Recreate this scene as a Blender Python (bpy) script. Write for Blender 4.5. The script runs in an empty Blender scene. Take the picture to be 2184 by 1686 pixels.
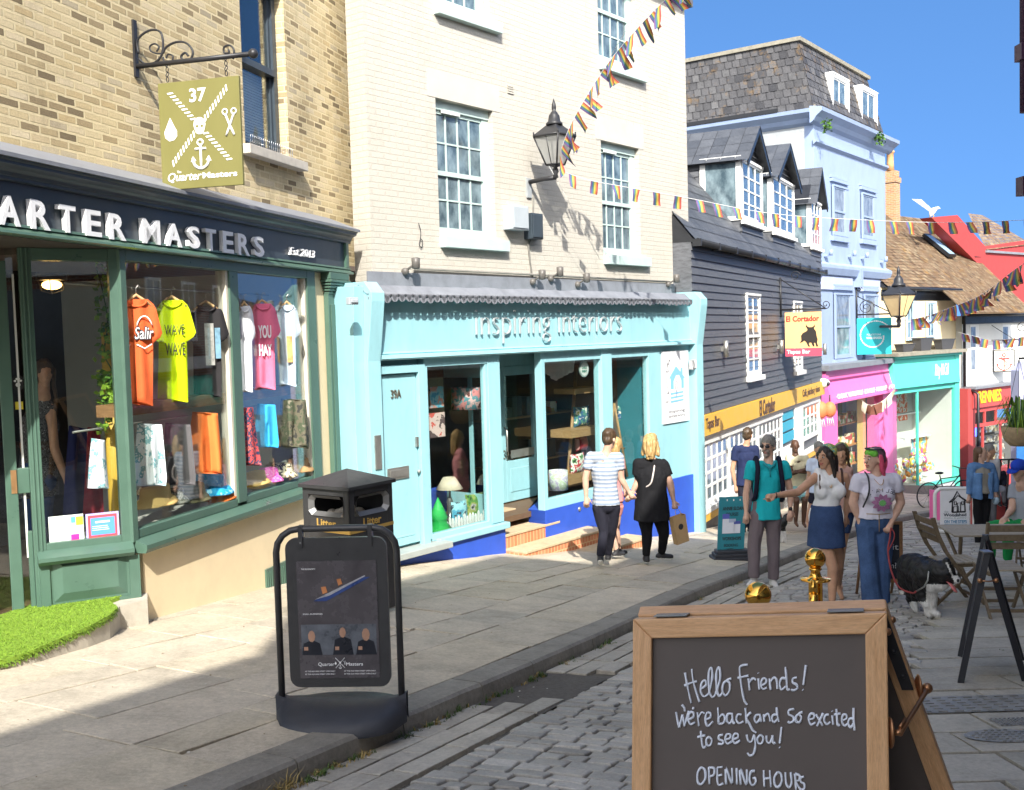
import bpy,bmesh,math,random
from math import sin,cos,pi,radians,sqrt,atan2
from mathutils import Vector as V,Matrix,noise
random.seed(7)
SC=bpy.context.scene
COL=SC.collection
EYE,PITCH,ROLL,FD=1.53,radians(3.26),radians(-1.65),2226.5
cam=bpy.data.cameras.new('camera');camo=bpy.data.objects.new('camera',cam);COL.objects.link(camo)
cam.sensor_width=36;cam.lens=36*FD/2184;cam.clip_end=600;cam.clip_start=.05
CM=Matrix.Rotation(pi/2-PITCH,3,'X')@Matrix.Rotation(ROLL,3,'Z')
camo.matrix_world=Matrix.Translation((0,0,EYE))@CM.to_4x4()
SC.camera=camo
SUN_EL=radians(39)
LD=V((-.08*cos(SUN_EL),.997*cos(SUN_EL),-sin(SUN_EL))).normalized()
sl=bpy.data.lights.new('sun','SUN');sl.energy=3.5;sl.angle=radians(.53);sl.color=(1,.955,.87)
so=bpy.data.objects.new('sun',sl);COL.objects.link(so);so.rotation_euler=LD.to_track_quat('-Z','Y').to_euler();so.location=(3,-20,25)
W=bpy.data.worlds.new('World');SC.world=W;W.use_nodes=True
_n=W.node_tree.nodes;_bg=_n['Background']
sky=_n.new('ShaderNodeTexSky');sky.sky_type='NISHITA';sky.sun_disc=False
sky.sun_elevation=SUN_EL;sky.sun_rotation=radians(175);sky.altitude=0;sky.air_density=1.0;sky.dust_density=0.0;sky.ozone_density=5
def _wn(t,**k):
 n=_n.new('ShaderNode'+t)
 for a,v in k.items():setattr(n,a,v)
 return n
def _wl(a,b):W.node_tree.links.new(a,b)
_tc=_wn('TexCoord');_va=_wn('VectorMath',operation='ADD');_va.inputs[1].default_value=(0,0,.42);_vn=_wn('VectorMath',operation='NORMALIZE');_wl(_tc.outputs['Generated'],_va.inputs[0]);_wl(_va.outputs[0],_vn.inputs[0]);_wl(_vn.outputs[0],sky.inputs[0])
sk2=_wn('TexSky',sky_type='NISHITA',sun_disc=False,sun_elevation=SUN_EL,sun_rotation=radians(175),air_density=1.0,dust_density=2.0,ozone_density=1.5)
_h1=_wn('HueSaturation');_h1.inputs['Saturation'].default_value=1.12;_h1.inputs['Value'].default_value=.8;_wl(sky.outputs[0],_h1.inputs['Color'])
_h2=_wn('HueSaturation');_h2.inputs['Saturation'].default_value=.45;_h2.inputs['Value'].default_value=1.1;_wl(sk2.outputs[0],_h2.inputs['Color'])  # sky behind the camera made paler and brighter, added as fill for the shaded street
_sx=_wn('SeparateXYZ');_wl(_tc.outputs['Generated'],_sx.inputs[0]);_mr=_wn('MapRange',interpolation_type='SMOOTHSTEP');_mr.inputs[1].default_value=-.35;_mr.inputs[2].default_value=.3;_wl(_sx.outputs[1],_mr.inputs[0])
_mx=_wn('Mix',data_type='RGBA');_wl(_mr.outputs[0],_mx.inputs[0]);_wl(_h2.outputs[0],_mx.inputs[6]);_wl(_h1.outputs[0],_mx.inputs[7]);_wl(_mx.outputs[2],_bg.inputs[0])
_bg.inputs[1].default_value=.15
SC.view_settings.view_transform='Standard';SC.view_settings.look='None';SC.view_settings.exposure=1.33;SC.view_settings.gamma=1
OE=V((0,0,EYE))
def ray(x,y):return CM@V(((x-1092)/FD,-(y-843)/FD,-1))
def at(x,y,Y):
 d=ray(x,y);return OE+d*(Y/d.y)
def zz(ox,oy,s):return lambda x,y:((ox+x*s)/1.0797,(oy+y*s)/1.0797)
zA=zz(0,380,.20165);zB=zz(440,480,.20165);zC=zz(240,1040,.2198);zD=zz(800,560,.20165);zE=zz(1200,560,.20165)
zF=zz(860,1000,.2198);z1=zz(0,0,.3755);z2=zz(0,560,.3755);z3=zz(0,1160,.3938);z4=zz(780,0,.3755);z5=zz(780,600,.433)
y1=zz(1560,80,.36538);y2=zz(1560,600,.36538);y3=zz(1640,960,.32875);y4=zz(1400,1260,.43864);y5=zz(600,1050,.45662)
w1=zz(0,1040,.2198);w2=zz(1880,560,.21947);w3=zz(1580,860,.2198);w4=zz(1940,860,.19139);w5=zz(2060,1080,.28462);w6=zz(1560,1260,.36538);w7=zz(0,600,.41505)
class Fr:
 """upright frame: x along a wall, y into it, z up"""
 def __init__(s,px,py,Y,yaw,o=None):
  s.o=V(o)if o is not None else at(px,py,Y);a=radians(yaw);s.a=a
  s.t=V((sin(a),cos(a),0));s.n=V((cos(a),-sin(a),0))
  s.m=Matrix(((s.t.x,-s.n.x,0,s.o.x),(s.t.y,-s.n.y,0,s.o.y),(0,0,1,0),(0,0,0,1)))
 def uz(s,p,y=0):
  d=ray(*p);k=((s.o-s.n*y-OE)@s.n if False else(s.o-s.n*y-OE).dot(s.n))/d.dot(s.n);P=OE+d*k
  return((P-s.o).dot(s.t),P.z)
 def rect(s,a,b,y=0):
  u0,za=s.uz(a,y);u1,zb=s.uz(b,y);return min(u0,u1),max(u0,u1),min(za,zb),max(za,zb)
 def P(s,u,y,z):return s.m@V((u,y,z))
def lin(c):
 if isinstance(c,str):c=[int(c[i:i+2],16)/255 for i in(0,2,4)];return tuple(x/12.92 if x<.04045 else((x+.055)/1.055)**2.4 for x in c)
 return tuple(c)
MATS={}
class NT:
 def __init__(s,name):
  s.mat=bpy.data.materials.new(name);s.mat.use_nodes=True;s.t=s.mat.node_tree;s.n=s.t.nodes;s.b=s.n['Principled BSDF'];s.out=s.n['Material Output']
 def new(s,typ,**k):
  n=s.n.new('ShaderNode'+typ)
  for a,v in k.items():
   if hasattr(n,a)and not a in('Scale',):setattr(n,a,v)
  return n
 def l(s,a,b):s.t.links.new(a,b)
 def noise(s,vec,scale,detail=4,rough=.6):
  n=s.new('TexNoise');n.inputs['Scale'].default_value=scale;n.inputs['Detail'].default_value=detail;n.inputs['Roughness'].default_value=rough;s.l(vec,n.inputs['Vector']);return n.outputs['Fac']
 def ramp(s,fac,stops):
  r=s.new('ValToRGB');e=r.color_ramp.elements
  while len(e)<len(stops):e.new(.5)
  for i,(p,c)in enumerate(stops):e[i].position=p;e[i].color=(*lin(c),1)if not isinstance(c,(int,float))else(c,c,c,1)
  s.l(fac,r.inputs['Fac']);return r.outputs['Color']
 def mix(s,fac,a,b,mode='MIX'):
  m=s.new('Mix',data_type='RGBA',blend_type=mode)
  for i,v in((0,fac),(6,a),(7,b)):
   if hasattr(v,'is_linked'):s.l(v,m.inputs[i])
   elif i==0:m.inputs[0].default_value=v
   else:m.inputs[i].default_value=(*lin(v),1)if not isinstance(v,(int,float))else(v,v,v,1)
  return m.outputs[2]
 def math(s,op,a,b=0):
  m=s.new('Math',operation=op)
  for i,v in((0,a),(1,b)):
   if hasattr(v,'is_linked'):s.l(v,m.inputs[i])
   else:m.inputs[i].default_value=v
  return m.outputs[0]
 def bump(s,h,strength,dist=.01):
  b=s.new('Bump');b.inputs['Strength'].default_value=strength;b.inputs['Distance'].default_value=dist;s.l(h,b.inputs['Height']);s.l(b.outputs[0],s.b.inputs['Normal'])
 def coord(s,k='Object'):
  return s.new('TexCoord').outputs[k]
 def mapped(s,vec,sc=(1,1,1),rot=(0,0,0)):
  m=s.new('Mapping');m.inputs['Scale'].default_value=sc;m.inputs['Rotation'].default_value=rot;s.l(vec,m.inputs[0]);return m.outputs[0]
 def fin(s,col=None,rough=.6,metal=0,spec=.5):
  if col is not None:
   if hasattr(col,'is_linked'):s.l(col,s.b.inputs['Base Color'])
   else:s.b.inputs['Base Color'].default_value=(*lin(col),1)
  if hasattr(rough,'is_linked'):s.l(rough,s.b.inputs['Roughness'])
  else:s.b.inputs['Roughness'].default_value=rough
  s.b.inputs['Metallic'].default_value=metal;s.b.inputs['Specular IOR Level'].default_value=spec
  MATS[s.mat.name]=s.mat;return s.mat
def P(name,col,rough=.55,var=.12,scale=6,bump=.15,metal=0,dist=.004,spec=.4,dirt=0,stretch=(1,1,1)):
 """worn solid colour: patchy tone, fine grain and a little relief"""
 if name in MATS:return MATS[name]
 t=NT(name);c=t.mapped(t.coord(),stretch)
 a=t.noise(c,scale,6,.65);col=lin(col)
 k=t.ramp(a,[(.28,tuple(x*(1-var)for x in col)),(.5,col),(.75,tuple(min(1,x*(1+var*.8))for x in col))])
 if dirt:
  d=t.noise(c,scale*2.3,8,.75);k=t.mix(t.math('MULTIPLY',t.ramp(d,[(.5,0.),(.72,1.)]),dirt),k,(col[0]*.35+.01,col[1]*.33+.01,col[2]*.3+.01))
 r=t.ramp(a,[(.3,max(.02,rough-.08)),(.7,min(1.,rough+.1))])
 if bump:t.bump(t.noise(c,scale*9,5,.6),bump,dist)
 return t.fin(k,r,metal,spec)
def brickmat(name,cols,mortar,bw=.225,bh=.075,ms=.01,rough=.85,bump=.6,var=.5,weather=None,squash=1):
 if name in MATS:return MATS[name]
 t=NT(name);uv=t.coord('UV')
 w=t.new('TexBrick');s_=1.0
 nz=t.noise(uv,7,3);wob=t.new('VectorMath',operation='MULTIPLY_ADD')
 t.l(t.mix(1.0,nz,nz),wob.inputs[0]);wob.inputs[1].default_value=(.012,.012,0);t.l(uv,wob.inputs[2])
 t.l(wob.outputs[0],w.inputs['Vector'])
 for k,v in(('Scale',s_),('Mortar Size',ms),('Mortar Smooth',.25),('Bias',0),('Brick Width',bw),('Row Height',bh)):w.inputs[k].default_value=v
 w.inputs['Color1'].default_value=(0,0,0,1);w.inputs['Color2'].default_value=(1,1,1,1);w.inputs['Mortar'].default_value=(.5,.5,.5,1)
 w.offset=.5;w.squash=squash;w.squash_frequency=2
 big=t.noise(uv,.9,4);fine=t.noise(uv,60,6,.7)
 sepc=t.new('SeparateColor');t.l(w.outputs['Color'],sepc.inputs[0])
 f=t.math('ADD',t.math('MULTIPLY',sepc.outputs[0],var),t.math('MULTIPLY',big,1-var))
 n=len(cols);c=t.ramp(f,[(i/(n-1)if n>1 else 0,cols[i])for i in range(n)])
 c=t.mix(.35,c,t.mix(1,c,t.ramp(fine,[(.3,.55),(.7,1.25)]),'MULTIPLY'))
 c=t.mix(w.outputs['Fac'],c,mortar)
 if weather:
  wz=t.noise(t.mapped(uv,(1,.35,1)),2.2,7,.7);c=t.mix(t.ramp(wz,[(.52,0.),(.78,.55)]),c,weather)
 h=t.math('ADD',t.math('MULTIPLY',w.outputs['Fac'],-1),t.math('MULTIPLY',fine,.5))
 t.bump(h,bump,.012)
 return t.fin(c,rough,0,.25)
def islandmat(name,cols,rough=.8,bump=.5,fine=40,spec=.3,stain=None):
 """stone laid in pieces: every piece its own tone"""
 if name in MATS:return MATS[name]
 t=NT(name);g=t.new('NewGeometry');c=t.coord()
 n=len(cols);k=t.ramp(g.outputs['Random Per Island'],[(i/max(1,n-1),cols[i])for i in range(n)])
 a=t.noise(c,3.1,6,.7);k=t.mix(1,k,t.ramp(a,[(.25,.72),(.5,1.),(.8,1.22)]),'MULTIPLY')
 f=t.noise(c,fine,6,.75);k=t.mix(.6,k,t.mix(1,k,t.ramp(f,[(.3,.6),(.7,1.3)]),'MULTIPLY'))
 if stain:k=t.mix(t.ramp(t.noise(c,1.7,7,.75),[(.55,0.),(.75,.6)]),k,stain)
 t.bump(t.math('ADD',f,t.math('MULTIPLY',t.noise(c,9,5),1.5)),bump,.008)
 return t.fin(k,t.ramp(f,[(.3,max(.05,rough-.12)),(.7,min(1.,rough+.08))]),0,spec)
def glass(name='window_glass',tint=(.93,.96,.95),boost=1.0):
 if name in MATS:return MATS[name]
 t=NT(name);t.n.remove(t.b);lw=t.new('LayerWeight');lw.inputs[0].default_value=.5;fs=t.math('MULTIPLY_ADD',t.math('POWER',lw.outputs['Facing'],5),.9);fs.node.inputs[2].default_value=.045
 tr=t.new('BsdfTransparent');tr.inputs[0].default_value=(*tint,1);gl=t.new('BsdfGlossy');gl.inputs['Roughness'].default_value=.01;gl.inputs['Color'].default_value=(1,1,1,1)
 mx=t.new('MixShader');t.l(t.math('MINIMUM',t.math('MULTIPLY',fs,boost),1),mx.inputs[0]);t.l(tr.outputs[0],mx.inputs[1]);t.l(gl.outputs[0],mx.inputs[2]);t.l(mx.outputs[0],t.out.inputs[0])
 MATS[name]=t.mat;return t.mat
def darkpane(name,a,b,sc=3):
 if name in MATS:return MATS[name]
 t=NT(name);c=t.mapped(t.coord('UV'),(1,.6,1));k=t.ramp(t.noise(c,sc,5,.6),[(.35,a),(.68,b)])
 t.b.inputs['Coat Weight'].default_value=.6;t.b.inputs['Coat Roughness'].default_value=.02
 return t.fin(k,.12,0,.6)
def stripes(name,cols,axis='X',rough=.6,wob=0):
 """cloth or print in bands along one UV axis (0-1)"""
 if name in MATS:return MATS[name]
 t=NT(name);sp=t.new('SeparateXYZ');t.l(t.coord('UV'),sp.inputs[0]);v=sp.outputs[axis]
 r=t.new('ValToRGB');r.color_ramp.interpolation='CONSTANT';e=r.color_ramp.elements
 while len(e)<len(cols):e.new(.5)
 for i,c in enumerate(cols):e[i].position=i/len(cols);e[i].color=(*lin(c),1)
 t.l(v,r.inputs[0]);return t.fin(r.outputs['Color'],rough,0,.2)
def pattern(name,cols,scale=9,kind='noise',rough=.75,stretch=(1,1,1),coord='Object',bump=.1,sharp=True):
 """printed cloth: irregular patches of several colours"""
 if name in MATS:return MATS[name]
 t=NT(name);c=t.mapped(t.coord(coord),stretch)
 if kind=='voronoi':
  n=t.new('TexVoronoi');n.inputs['Scale'].default_value=scale;t.l(c,n.inputs['Vector']);sp=t.new('SeparateColor');t.l(n.outputs['Color'],sp.inputs[0]);f=sp.outputs[0]
 elif kind=='leaf':
  w=t.new('TexWave');w.inputs['Scale'].default_value=scale;w.inputs['Distortion'].default_value=9;w.inputs['Detail'].default_value=2;w.inputs['Detail Scale'].default_value=2.2;t.l(c,w.inputs['Vector']);f=w.outputs['Fac']
 else:f=t.noise(c,scale,4,.55)
 r=t.new('ValToRGB');r.color_ramp.interpolation='CONSTANT'if sharp else 'LINEAR';e=r.color_ramp.elements
 while len(e)<len(cols):e.new(.5)
 lo,hi=(.0,1.)if kind=='voronoi'else(.3,.72)
 for i,cc in enumerate(cols):e[i].position=lo+(hi-lo)*i/len(cols);e[i].color=(*lin(cc),1)
 t.l(f,r.inputs[0])
 if bump:t.bump(t.noise(c,scale*4,4),bump,.004)
 return t.fin(r.outputs['Color'],rough,0,.2)
def wood(name,c1,c2,axis=(1,12,12),scale=4,rough=.5,bump=.2):
 if name in MATS:return MATS[name]
 t=NT(name);c=t.mapped(t.coord('UV'),axis);a=t.noise(c,scale,8,.65);b=t.noise(c,scale*6,4,.7)
 k=t.mix(t.ramp(a,[(.3,0.),(.7,1.)]),c1,c2);k=t.mix(1,k,t.ramp(b,[(.3,.78),(.65,1.12)]),'MULTIPLY')
 t.bump(b,bump,.002);return t.fin(k,rough,0,.4)
def frosted(name):
 if name in MATS:return MATS[name]
 t=NT(name);t.n.remove(t.b);a=t.new('BsdfTransparent');d=t.new('BsdfTranslucent');e=t.new('BsdfDiffuse');m=t.new('MixShader');m2=t.new('MixShader');m.inputs[0].default_value=.5;m2.inputs[0].default_value=.62;d.inputs[0].default_value=e.inputs[0].default_value=(.6,.6,.58,1)
 t.l(d.outputs[0],m.inputs[1]);t.l(e.outputs[0],m.inputs[2]);t.l(a.outputs[0],m2.inputs[1]);t.l(m.outputs[0],m2.inputs[2]);t.l(m2.outputs[0],t.out.inputs[0]);MATS[name]=t.mat;return t.mat
def emit(name,col,s):
 if name in MATS:return MATS[name]
 t=NT(name);t.b.inputs['Emission Color'].default_value=(*lin(col),1);t.b.inputs['Emission Strength'].default_value=s;return t.fin(col,.5)
class B:
 def __init__(s,fr=None):s.v=[];s.f=[];s.mi=[];s.uv=[];s.mats=[];s.c=0;s.m=fr.m if hasattr(fr,'m')else(fr or Matrix());s.sm=[]
 def mat(s,m):
  if m not in s.mats:s.mats.append(m)
  s.c=s.mats.index(m);return s
 def face(s,pts,uv=None,idx=None,smooth=False):
  L=[V(p)for p in pts]
  if uv is None:
   n=V((0,0,0))
   for i in range(len(L)):n+=(L[i]-L[0]).cross(L[(i+1)%len(L)]-L[0])
   a=[abs(x)for x in n];k=a.index(max(a));i,j=((1,2),(0,2),(0,1))[k];uv=[(p[i],p[j])for p in L]
  if idx is None:idx=list(range(len(s.v),len(s.v)+len(L)));s.v+=[s.m@p for p in L]
  s.f.append(idx);s.mi.append(s.c);s.uv.append(uv);s.sm.append(smooth);return s
 def box(s,x0,x1,y0,y1,z0,z1,skip=''):
  if x0>x1:x0,x1=x1,x0
  if y0>y1:y0,y1=y1,y0
  if z0>z1:z0,z1=z1,z0
  p=[(x,y,z)for z in(z0,z1)for y in(y0,y1)for x in(x0,x1)];b=len(s.v);s.v+=[s.m@V(q)for q in p]
  for k,q in(('z',(0,2,3,1)),('Z',(4,5,7,6)),('y',(0,1,5,4)),('Y',(2,6,7,3)),('x',(0,4,6,2)),('X',(1,3,7,5))):
   if k in skip:continue
   s.face([p[i]for i in q],None,[b+i for i in q])
  return s
 def prism(s,pts,y0,y1,ax='y',caps=True):
  """flat outline pushed between two depths; pts are (x,z) for ax y, (y,z) for ax x, (x,y) for ax z"""
  g={'y':lambda p,d:(p[0],d,p[1]),'x':lambda p,d:(d,p[0],p[1]),'z':lambda p,d:(p[0],p[1],d)}[ax]
  A=[g(p,y0)for p in pts];C=[g(p,y1)for p in pts];b=len(s.v);n=len(pts);s.v+=[s.m@V(q)for q in A+C]
  if caps:s.face(A,None,list(range(b,b+n)));s.face(C[::-1],None,list(range(b+2*n-1,b+n-1,-1)))
  for i in range(n):
   j=(i+1)%n;s.face([A[j],A[i],C[i],C[j]],None,[b+j,b+i,b+n+i,b+n+j])
  return s
 def grid(s,rows,closed=False,uvs=None,smooth=True,cap=False):
  """rows of equally many points -> shared-vertex sheet"""
  b=len(s.v);n=len(rows[0]);s.v+=[s.m@V(p)for r in rows for p in r];R=len(rows)
  for i in range(R-1):
   for j in range(n if closed else n-1):
    k=(j+1)%n;q=(b+i*n+j,b+i*n+k,b+(i+1)*n+k,b+(i+1)*n+j)
    if uvs=='uv':u=[(j/(n-1),i/(R-1)),((j+1)/(n-1),i/(R-1)),((j+1)/(n-1),(i+1)/(R-1)),(j/(n-1),(i+1)/(R-1))]
    else:u=None
    s.face([rows[i][j],rows[i][k],rows[i+1][k],rows[i+1][j]],u,list(q),smooth)
  if cap:
   s.face(rows[0][::-1],None,[b+j for j in range(n)][::-1]);s.face(rows[-1],None,[b+(R-1)*n+j for j in range(n)])
  return s
 def tube(s,path,r,seg=8,cap=True,closed=False):
  path=[V(p)for p in path];rr=r if isinstance(r,(list,tuple))else[r]*len(path);rows=[];up=None
  for i,p in enumerate(path):
   a=path[max(0,i-1)]if not closed else path[i-1];c=path[min(len(path)-1,i+1)]if not closed else path[(i+1)%len(path)]
   t=(c-a).normalized()
   if up is None:up=V((0,0,1))if abs(t.z)<.9 else V((1,0,0))
   x=up.cross(t).normalized();up=t.cross(x).normalized()
   rows.append([p+(x*cos(2*pi*k/seg)+up*sin(2*pi*k/seg))*rr[i]for k in range(seg)])
  if closed:rows.append(rows[0])
  return s.grid(rows,True,cap=cap and not closed)
 def lathe(s,prof,c=(0,0,0),seg=20,cap=True):
  c=V(c);return s.grid([[c+V((r*cos(2*pi*k/seg),r*sin(2*pi*k/seg),z))for k in range(seg)]for r,z in prof],True,cap=cap)
 def ball(s,c,r,seg=14,rings=8,sc=(1,1,1)):
  c=V(c);return s.grid([[c+V((r*sc[0]*sin(pi*i/rings)*cos(2*pi*k/seg),r*sc[1]*sin(pi*i/rings)*sin(2*pi*k/seg),-r*sc[2]*cos(pi*i/rings)))for k in range(seg)]for i in range(rings+1)],True)
 def text(s,body,box,y,ext=.004,font=None,shear=0,bold=0,keep=False,align='l',spacing=1):
  """raised lettering fitted to box (x0,x1,z0,z1), front at depth y"""
  cu=bpy.data.curves.new('t','FONT');cu.body=body;cu.size=1;cu.extrude=0;cu.shear=shear;cu.offset=bold;cu.resolution_u=3;cu.space_character=spacing
  o=bpy.data.objects.new('t',cu);COL.objects.link(o);dg=bpy.context.evaluated_depsgraph_get();me=o.evaluated_get(dg).to_mesh()
  vs=[v.co.copy()for v in me.vertices];fs=[list(p.vertices)for p in me.polygons];es={}
  for f in fs:
   for i in range(len(f)):es[(f[i],f[(i+1)%len(f)])]=1
  o.evaluated_get(dg).to_mesh_clear();bpy.data.objects.remove(o)
  if not vs:return s
  xa,xb=min(v.x for v in vs),max(v.x for v in vs);ya,yb=min(v.y for v in vs),max(v.y for v in vs);x0,x1,q0,q1=box
  kx=(x1-x0)/(xb-xa);kz=(q1-q0)/(yb-ya)
  if keep:kx=kz=min(kx,kz);x0=x0 if align=='l'else(x0+x1-(xb-xa)*kx)/2
  A=[(x0+(v.x-xa)*kx,y,q0+(v.y-ya)*kz)for v in vs];C=[(a[0],y+ext,a[2])for a in A];b=len(s.v);s.v+=[s.m@V(p)for p in A+C];n=len(A)
  for f in fs:s.face([A[i]for i in f],None,[b+i for i in f])
  if ext:
   for(i,j)in es:
    if(j,i)not in es:s.face([A[j],A[i],C[i],C[j]],None,[b+j,b+i,b+n+i,b+n+j])
  return s
 def stroke(s,pts,y,r,seg=5):return s.tube([(p[0],y,p[1])for p in pts],r,seg)
def smoothpath(pts,k=4,closed=False):
 pts=[V(p)if len(p)==3 else V((p[0],p[1],0))for p in pts];n=len(pts);out=[]
 for i in range(n if closed else n-1):
  a,b,c,d=(pts[(i+j)%n]if closed else pts[min(n-1,max(0,i+j))]for j in(-1,0,1,2))
  for q in range(k):
   t=q/k;out.append(.5*((2*b)+(c-a)*t+(2*a-5*b+4*c-d)*t*t+(3*b-a-3*c+d)*t**3))
 if not closed:out.append(pts[-1])
 return out
def rootloc(p):
 while p is not None and p.parent is not None:p=p.parent
 return V(p.location)if p is not None else V((0,0,0))
def obj(name,b,parent=None,bevel=0,label=None,cat=None,group=None,kind=None,subsurf=0,base=None,solid=0):
 me=bpy.data.meshes.new(name);off=rootloc(parent)
 if parent is None and kind is None and base is None and b.v:
  base=(sum(v.x for v in b.v)/len(b.v),sum(v.y for v in b.v)/len(b.v),min(v.z for v in b.v))
 o=bpy.data.objects.new(name,me)
 if parent is None and base is not None:o.location=base;off=V(base)
 me.from_pydata([v-off for v in b.v],[],b.f)
 for m in b.mats:me.materials.append(m)
 uvl=me.uv_layers.new(name='UVMap');k=0
 me.polygons.foreach_set('material_index',b.mi);me.polygons.foreach_set('use_smooth',b.sm)
 flat=[x for u in b.uv for c in u for x in c];uvl.data.foreach_set('uv',flat);me.update()
 COL.objects.link(o);o.parent=parent
 if bevel:md=o.modifiers.new('bevel','BEVEL');md.width=bevel;md.segments=2;md.limit_method='ANGLE';md.angle_limit=radians(50)
 if solid:md=o.modifiers.new('solid','SOLIDIFY');md.thickness=solid;md.offset=0
 if subsurf:md=o.modifiers.new('sub','SUBSURF');md.levels=md.render_levels=subsurf
 tag(o,label,cat,group,kind);return o
def tag(o,label=None,cat=None,group=None,kind=None):
 for k,v in(('label',label),('category',cat),('group',group),('kind',kind)):
  if v:o[k]=v
 return o
def thing(name,loc,label,cat,group=None):
 o=bpy.data.objects.new(name,None);COL.objects.link(o);o.location=loc;o.empty_display_size=.1;return tag(o,label,cat,group)
_kp=[(-9,-14),(-4.9,-3.5),(-3.35,0),(-2.1,3),(-1.08,5.09),(-.65,5.93),(-.26,6.69),(.1,7.41),(.75,8.73),(1.33,9.97),(2.27,11.91),(3.34,13.84),(4.55,16.14),(6.98,20.55),(8.83,23.56),(11.75,27),(16,31.5),(24,39),(40,53)]
_ks=smoothpath(_kp,12);KERB=[]
def _resample():
 acc=0;last=_ks[0];KERB.append(last.copy())
 for p in _ks[1:]:
  while(p-last).length>=.1:last=last+(p-last).normalized()*.1;KERB.append(last.copy())
_resample()
for _ in range(25):KERB[1:-1]=[(KERB[i-1]+KERB[i]*2+KERB[i+1])/4 for i in range(1,len(KERB)-1)]
def kxy(s_,d):
 """s along the kerb, d to its left"""
 i=max(0,min(len(KERB)-2,int(s_/.1)));f=s_/.1-i;p=KERB[i].lerp(KERB[i+1],f);a=KERB[max(0,i-3)];c=KERB[min(len(KERB)-1,i+4)];t=(c-a).normalized()
 return p.x-t.y*d,p.y+t.x*d
def sdk(x,y):
 best=1e9;bi=0
 for i in range(0,len(KERB),4):
  q=(KERB[i].x-x)**2+(KERB[i].y-y)**2
  if q<best:best,bi=q,i
 for i in range(max(0,bi-4),min(len(KERB),bi+5)):
  q=(KERB[i].x-x)**2+(KERB[i].y-y)**2
  if q<best:best,bi=q,i
 a=KERB[max(0,bi-1)];c=KERB[min(len(KERB)-1,bi+1)];t=(c-a).normalized();d=-(x-KERB[bi].x)*t.y+(y-KERB[bi].y)*t.x
 return bi*.1,d
def lift(d):return 0 if d<=0 else .10+.07*min(d,4.5)
def gz(x,y):return-.125*y+lift(sdk(x,y)[1])
def gpt(px,py,off=0):
 d=ray(px,py);k=(off-EYE)/(d.z+.125*d.y);return OE+d*k
def onground(px,py):
 o=0
 for _ in range(6):
  p=gpt(px,py,o);o=lift(sdk(p.x,p.y)[1])
 return V((p.x,p.y,gz(p.x,p.y)))
# ================================================================== ground
M_joint=P('joint_earth',(.13,.115,.09),.95,.4,14,.6)
M_slab=islandmat('york_stone',[(.46,.4,.3),(.54,.465,.35),(.42,.375,.3),(.56,.48,.37),(.49,.43,.335)],.78,.5,34,.3,(.3,.265,.2))
M_kerb=islandmat('kerb_stone',[(.24,.22,.185),(.3,.275,.23)],.8,.6,30,.3,(.1,.09,.08))
M_sett=islandmat('granite_sett',[(.27,.25,.22),(.4,.375,.33),(.33,.31,.275),(.5,.465,.41),(.36,.335,.295)],.62,1.0,46,.45)
M_pav=islandmat('grey_paving',[(.36,.33,.275),(.44,.4,.335),(.4,.365,.305),(.48,.44,.365)],.75,.5,36,.3,(.22,.2,.16))
M_asph=P('asphalt_patch',(.15,.135,.115),.9,.35,30,1.0,dist=.012)
b=B().mat(P('earth',(.12,.11,.09),.95));R_=[]
for j in range(-60,100,4):R_.append([(x,j*2,max(-.125*j*2,-16.)-.12)for x in(-300,-60,-20,0,20,60,300)])
b.grid(R_);obj('ground',b,kind='structure')
def stone(b,P4,h,inset,drop,rnd=.004,rings=2):
 """one laid stone: four corners (x,y), top lift h over the lie of the land"""
 c=V((sum(p[0]for p in P4)/4,sum(p[1]for p in P4)/4));zc=[gzf(*p)for p in P4];tl=[random.uniform(-rnd,rnd)for _ in P4]
 L=[]
 lv=[(0,-drop),(0,h-inset*.9),(inset*.3,h-inset*.25),(inset,h)]if rings>1 else[(0,-drop),(0,h-.002),(inset,h)]
 for ins,dz in lv:
  r=[]
  for p,z,t in zip(P4,zc,tl):
   q=V(p)+(c-V(p)).normalized()*ins;r.append((q.x,q.y,z+dz+t))
  L.append(r)
 bb=len(b.v);b.v+=[V(p)for r in L for p in r]
 for i in range(len(L)-1):
  for j in range(4):
   k=(j+1)%4;b.face([L[i][j],L[i][k],L[i+1][k],L[i+1][j]],[(0,0)]*4,[bb+i*4+j,bb+i*4+k,bb+(i+1)*4+k,bb+(i+1)*4+j])
 t=L[-1];m=len(L)-1;b.face(t,[(0,0)]*4,[bb+m*4+j for j in range(4)])
gzf=lambda x,y:-.125*y
def cell(s0,s1,d0,d1,gap,jit):
 q=[]
 for s_,d in((s0+gap,d0+gap),(s1-gap,d0+gap),(s1-gap,d1-gap),(s0+gap,d1-gap)):
  q.append(kxy(s_+random.uniform(-jit,jit),d+random.uniform(-jit,jit)))
 return q
b=B().mat(M_joint);b.grid([[(*kxy(s_*.5,d),-.125*kxy(s_*.5,d)[1]-.028)for d in(.02,-.5,-2,-6,-14)]for s_ in range(20,130)])
S0=17.5;S1=50;SB=30.2
b.mat(M_pav);s_=S0
for row,(da,dc)in enumerate(((-.17,-.015),(-.34,-.175),(-.5,-.345))):
 s_=S0+row*.2
 while s_<S1:
  l=random.uniform(.28,.52)
  if not(22.3<s_<23.4 and row<3):stone(b,cell(s_,s_+l,da,dc,.006,.006),0,.012,.03,.004,1)
  s_+=l
b.mat(M_asph);b.grid([[(*kxy(22.28+i*.12,d),-.125*kxy(22.28+i*.12,d)[1]-.012+.008*noise.noise(V((i*.7,d*6,3))))for d in(-.01,-.13,-.25,-.38,-.52)]for i in range(11)])
b.mat(M_sett);s_=S0
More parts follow.
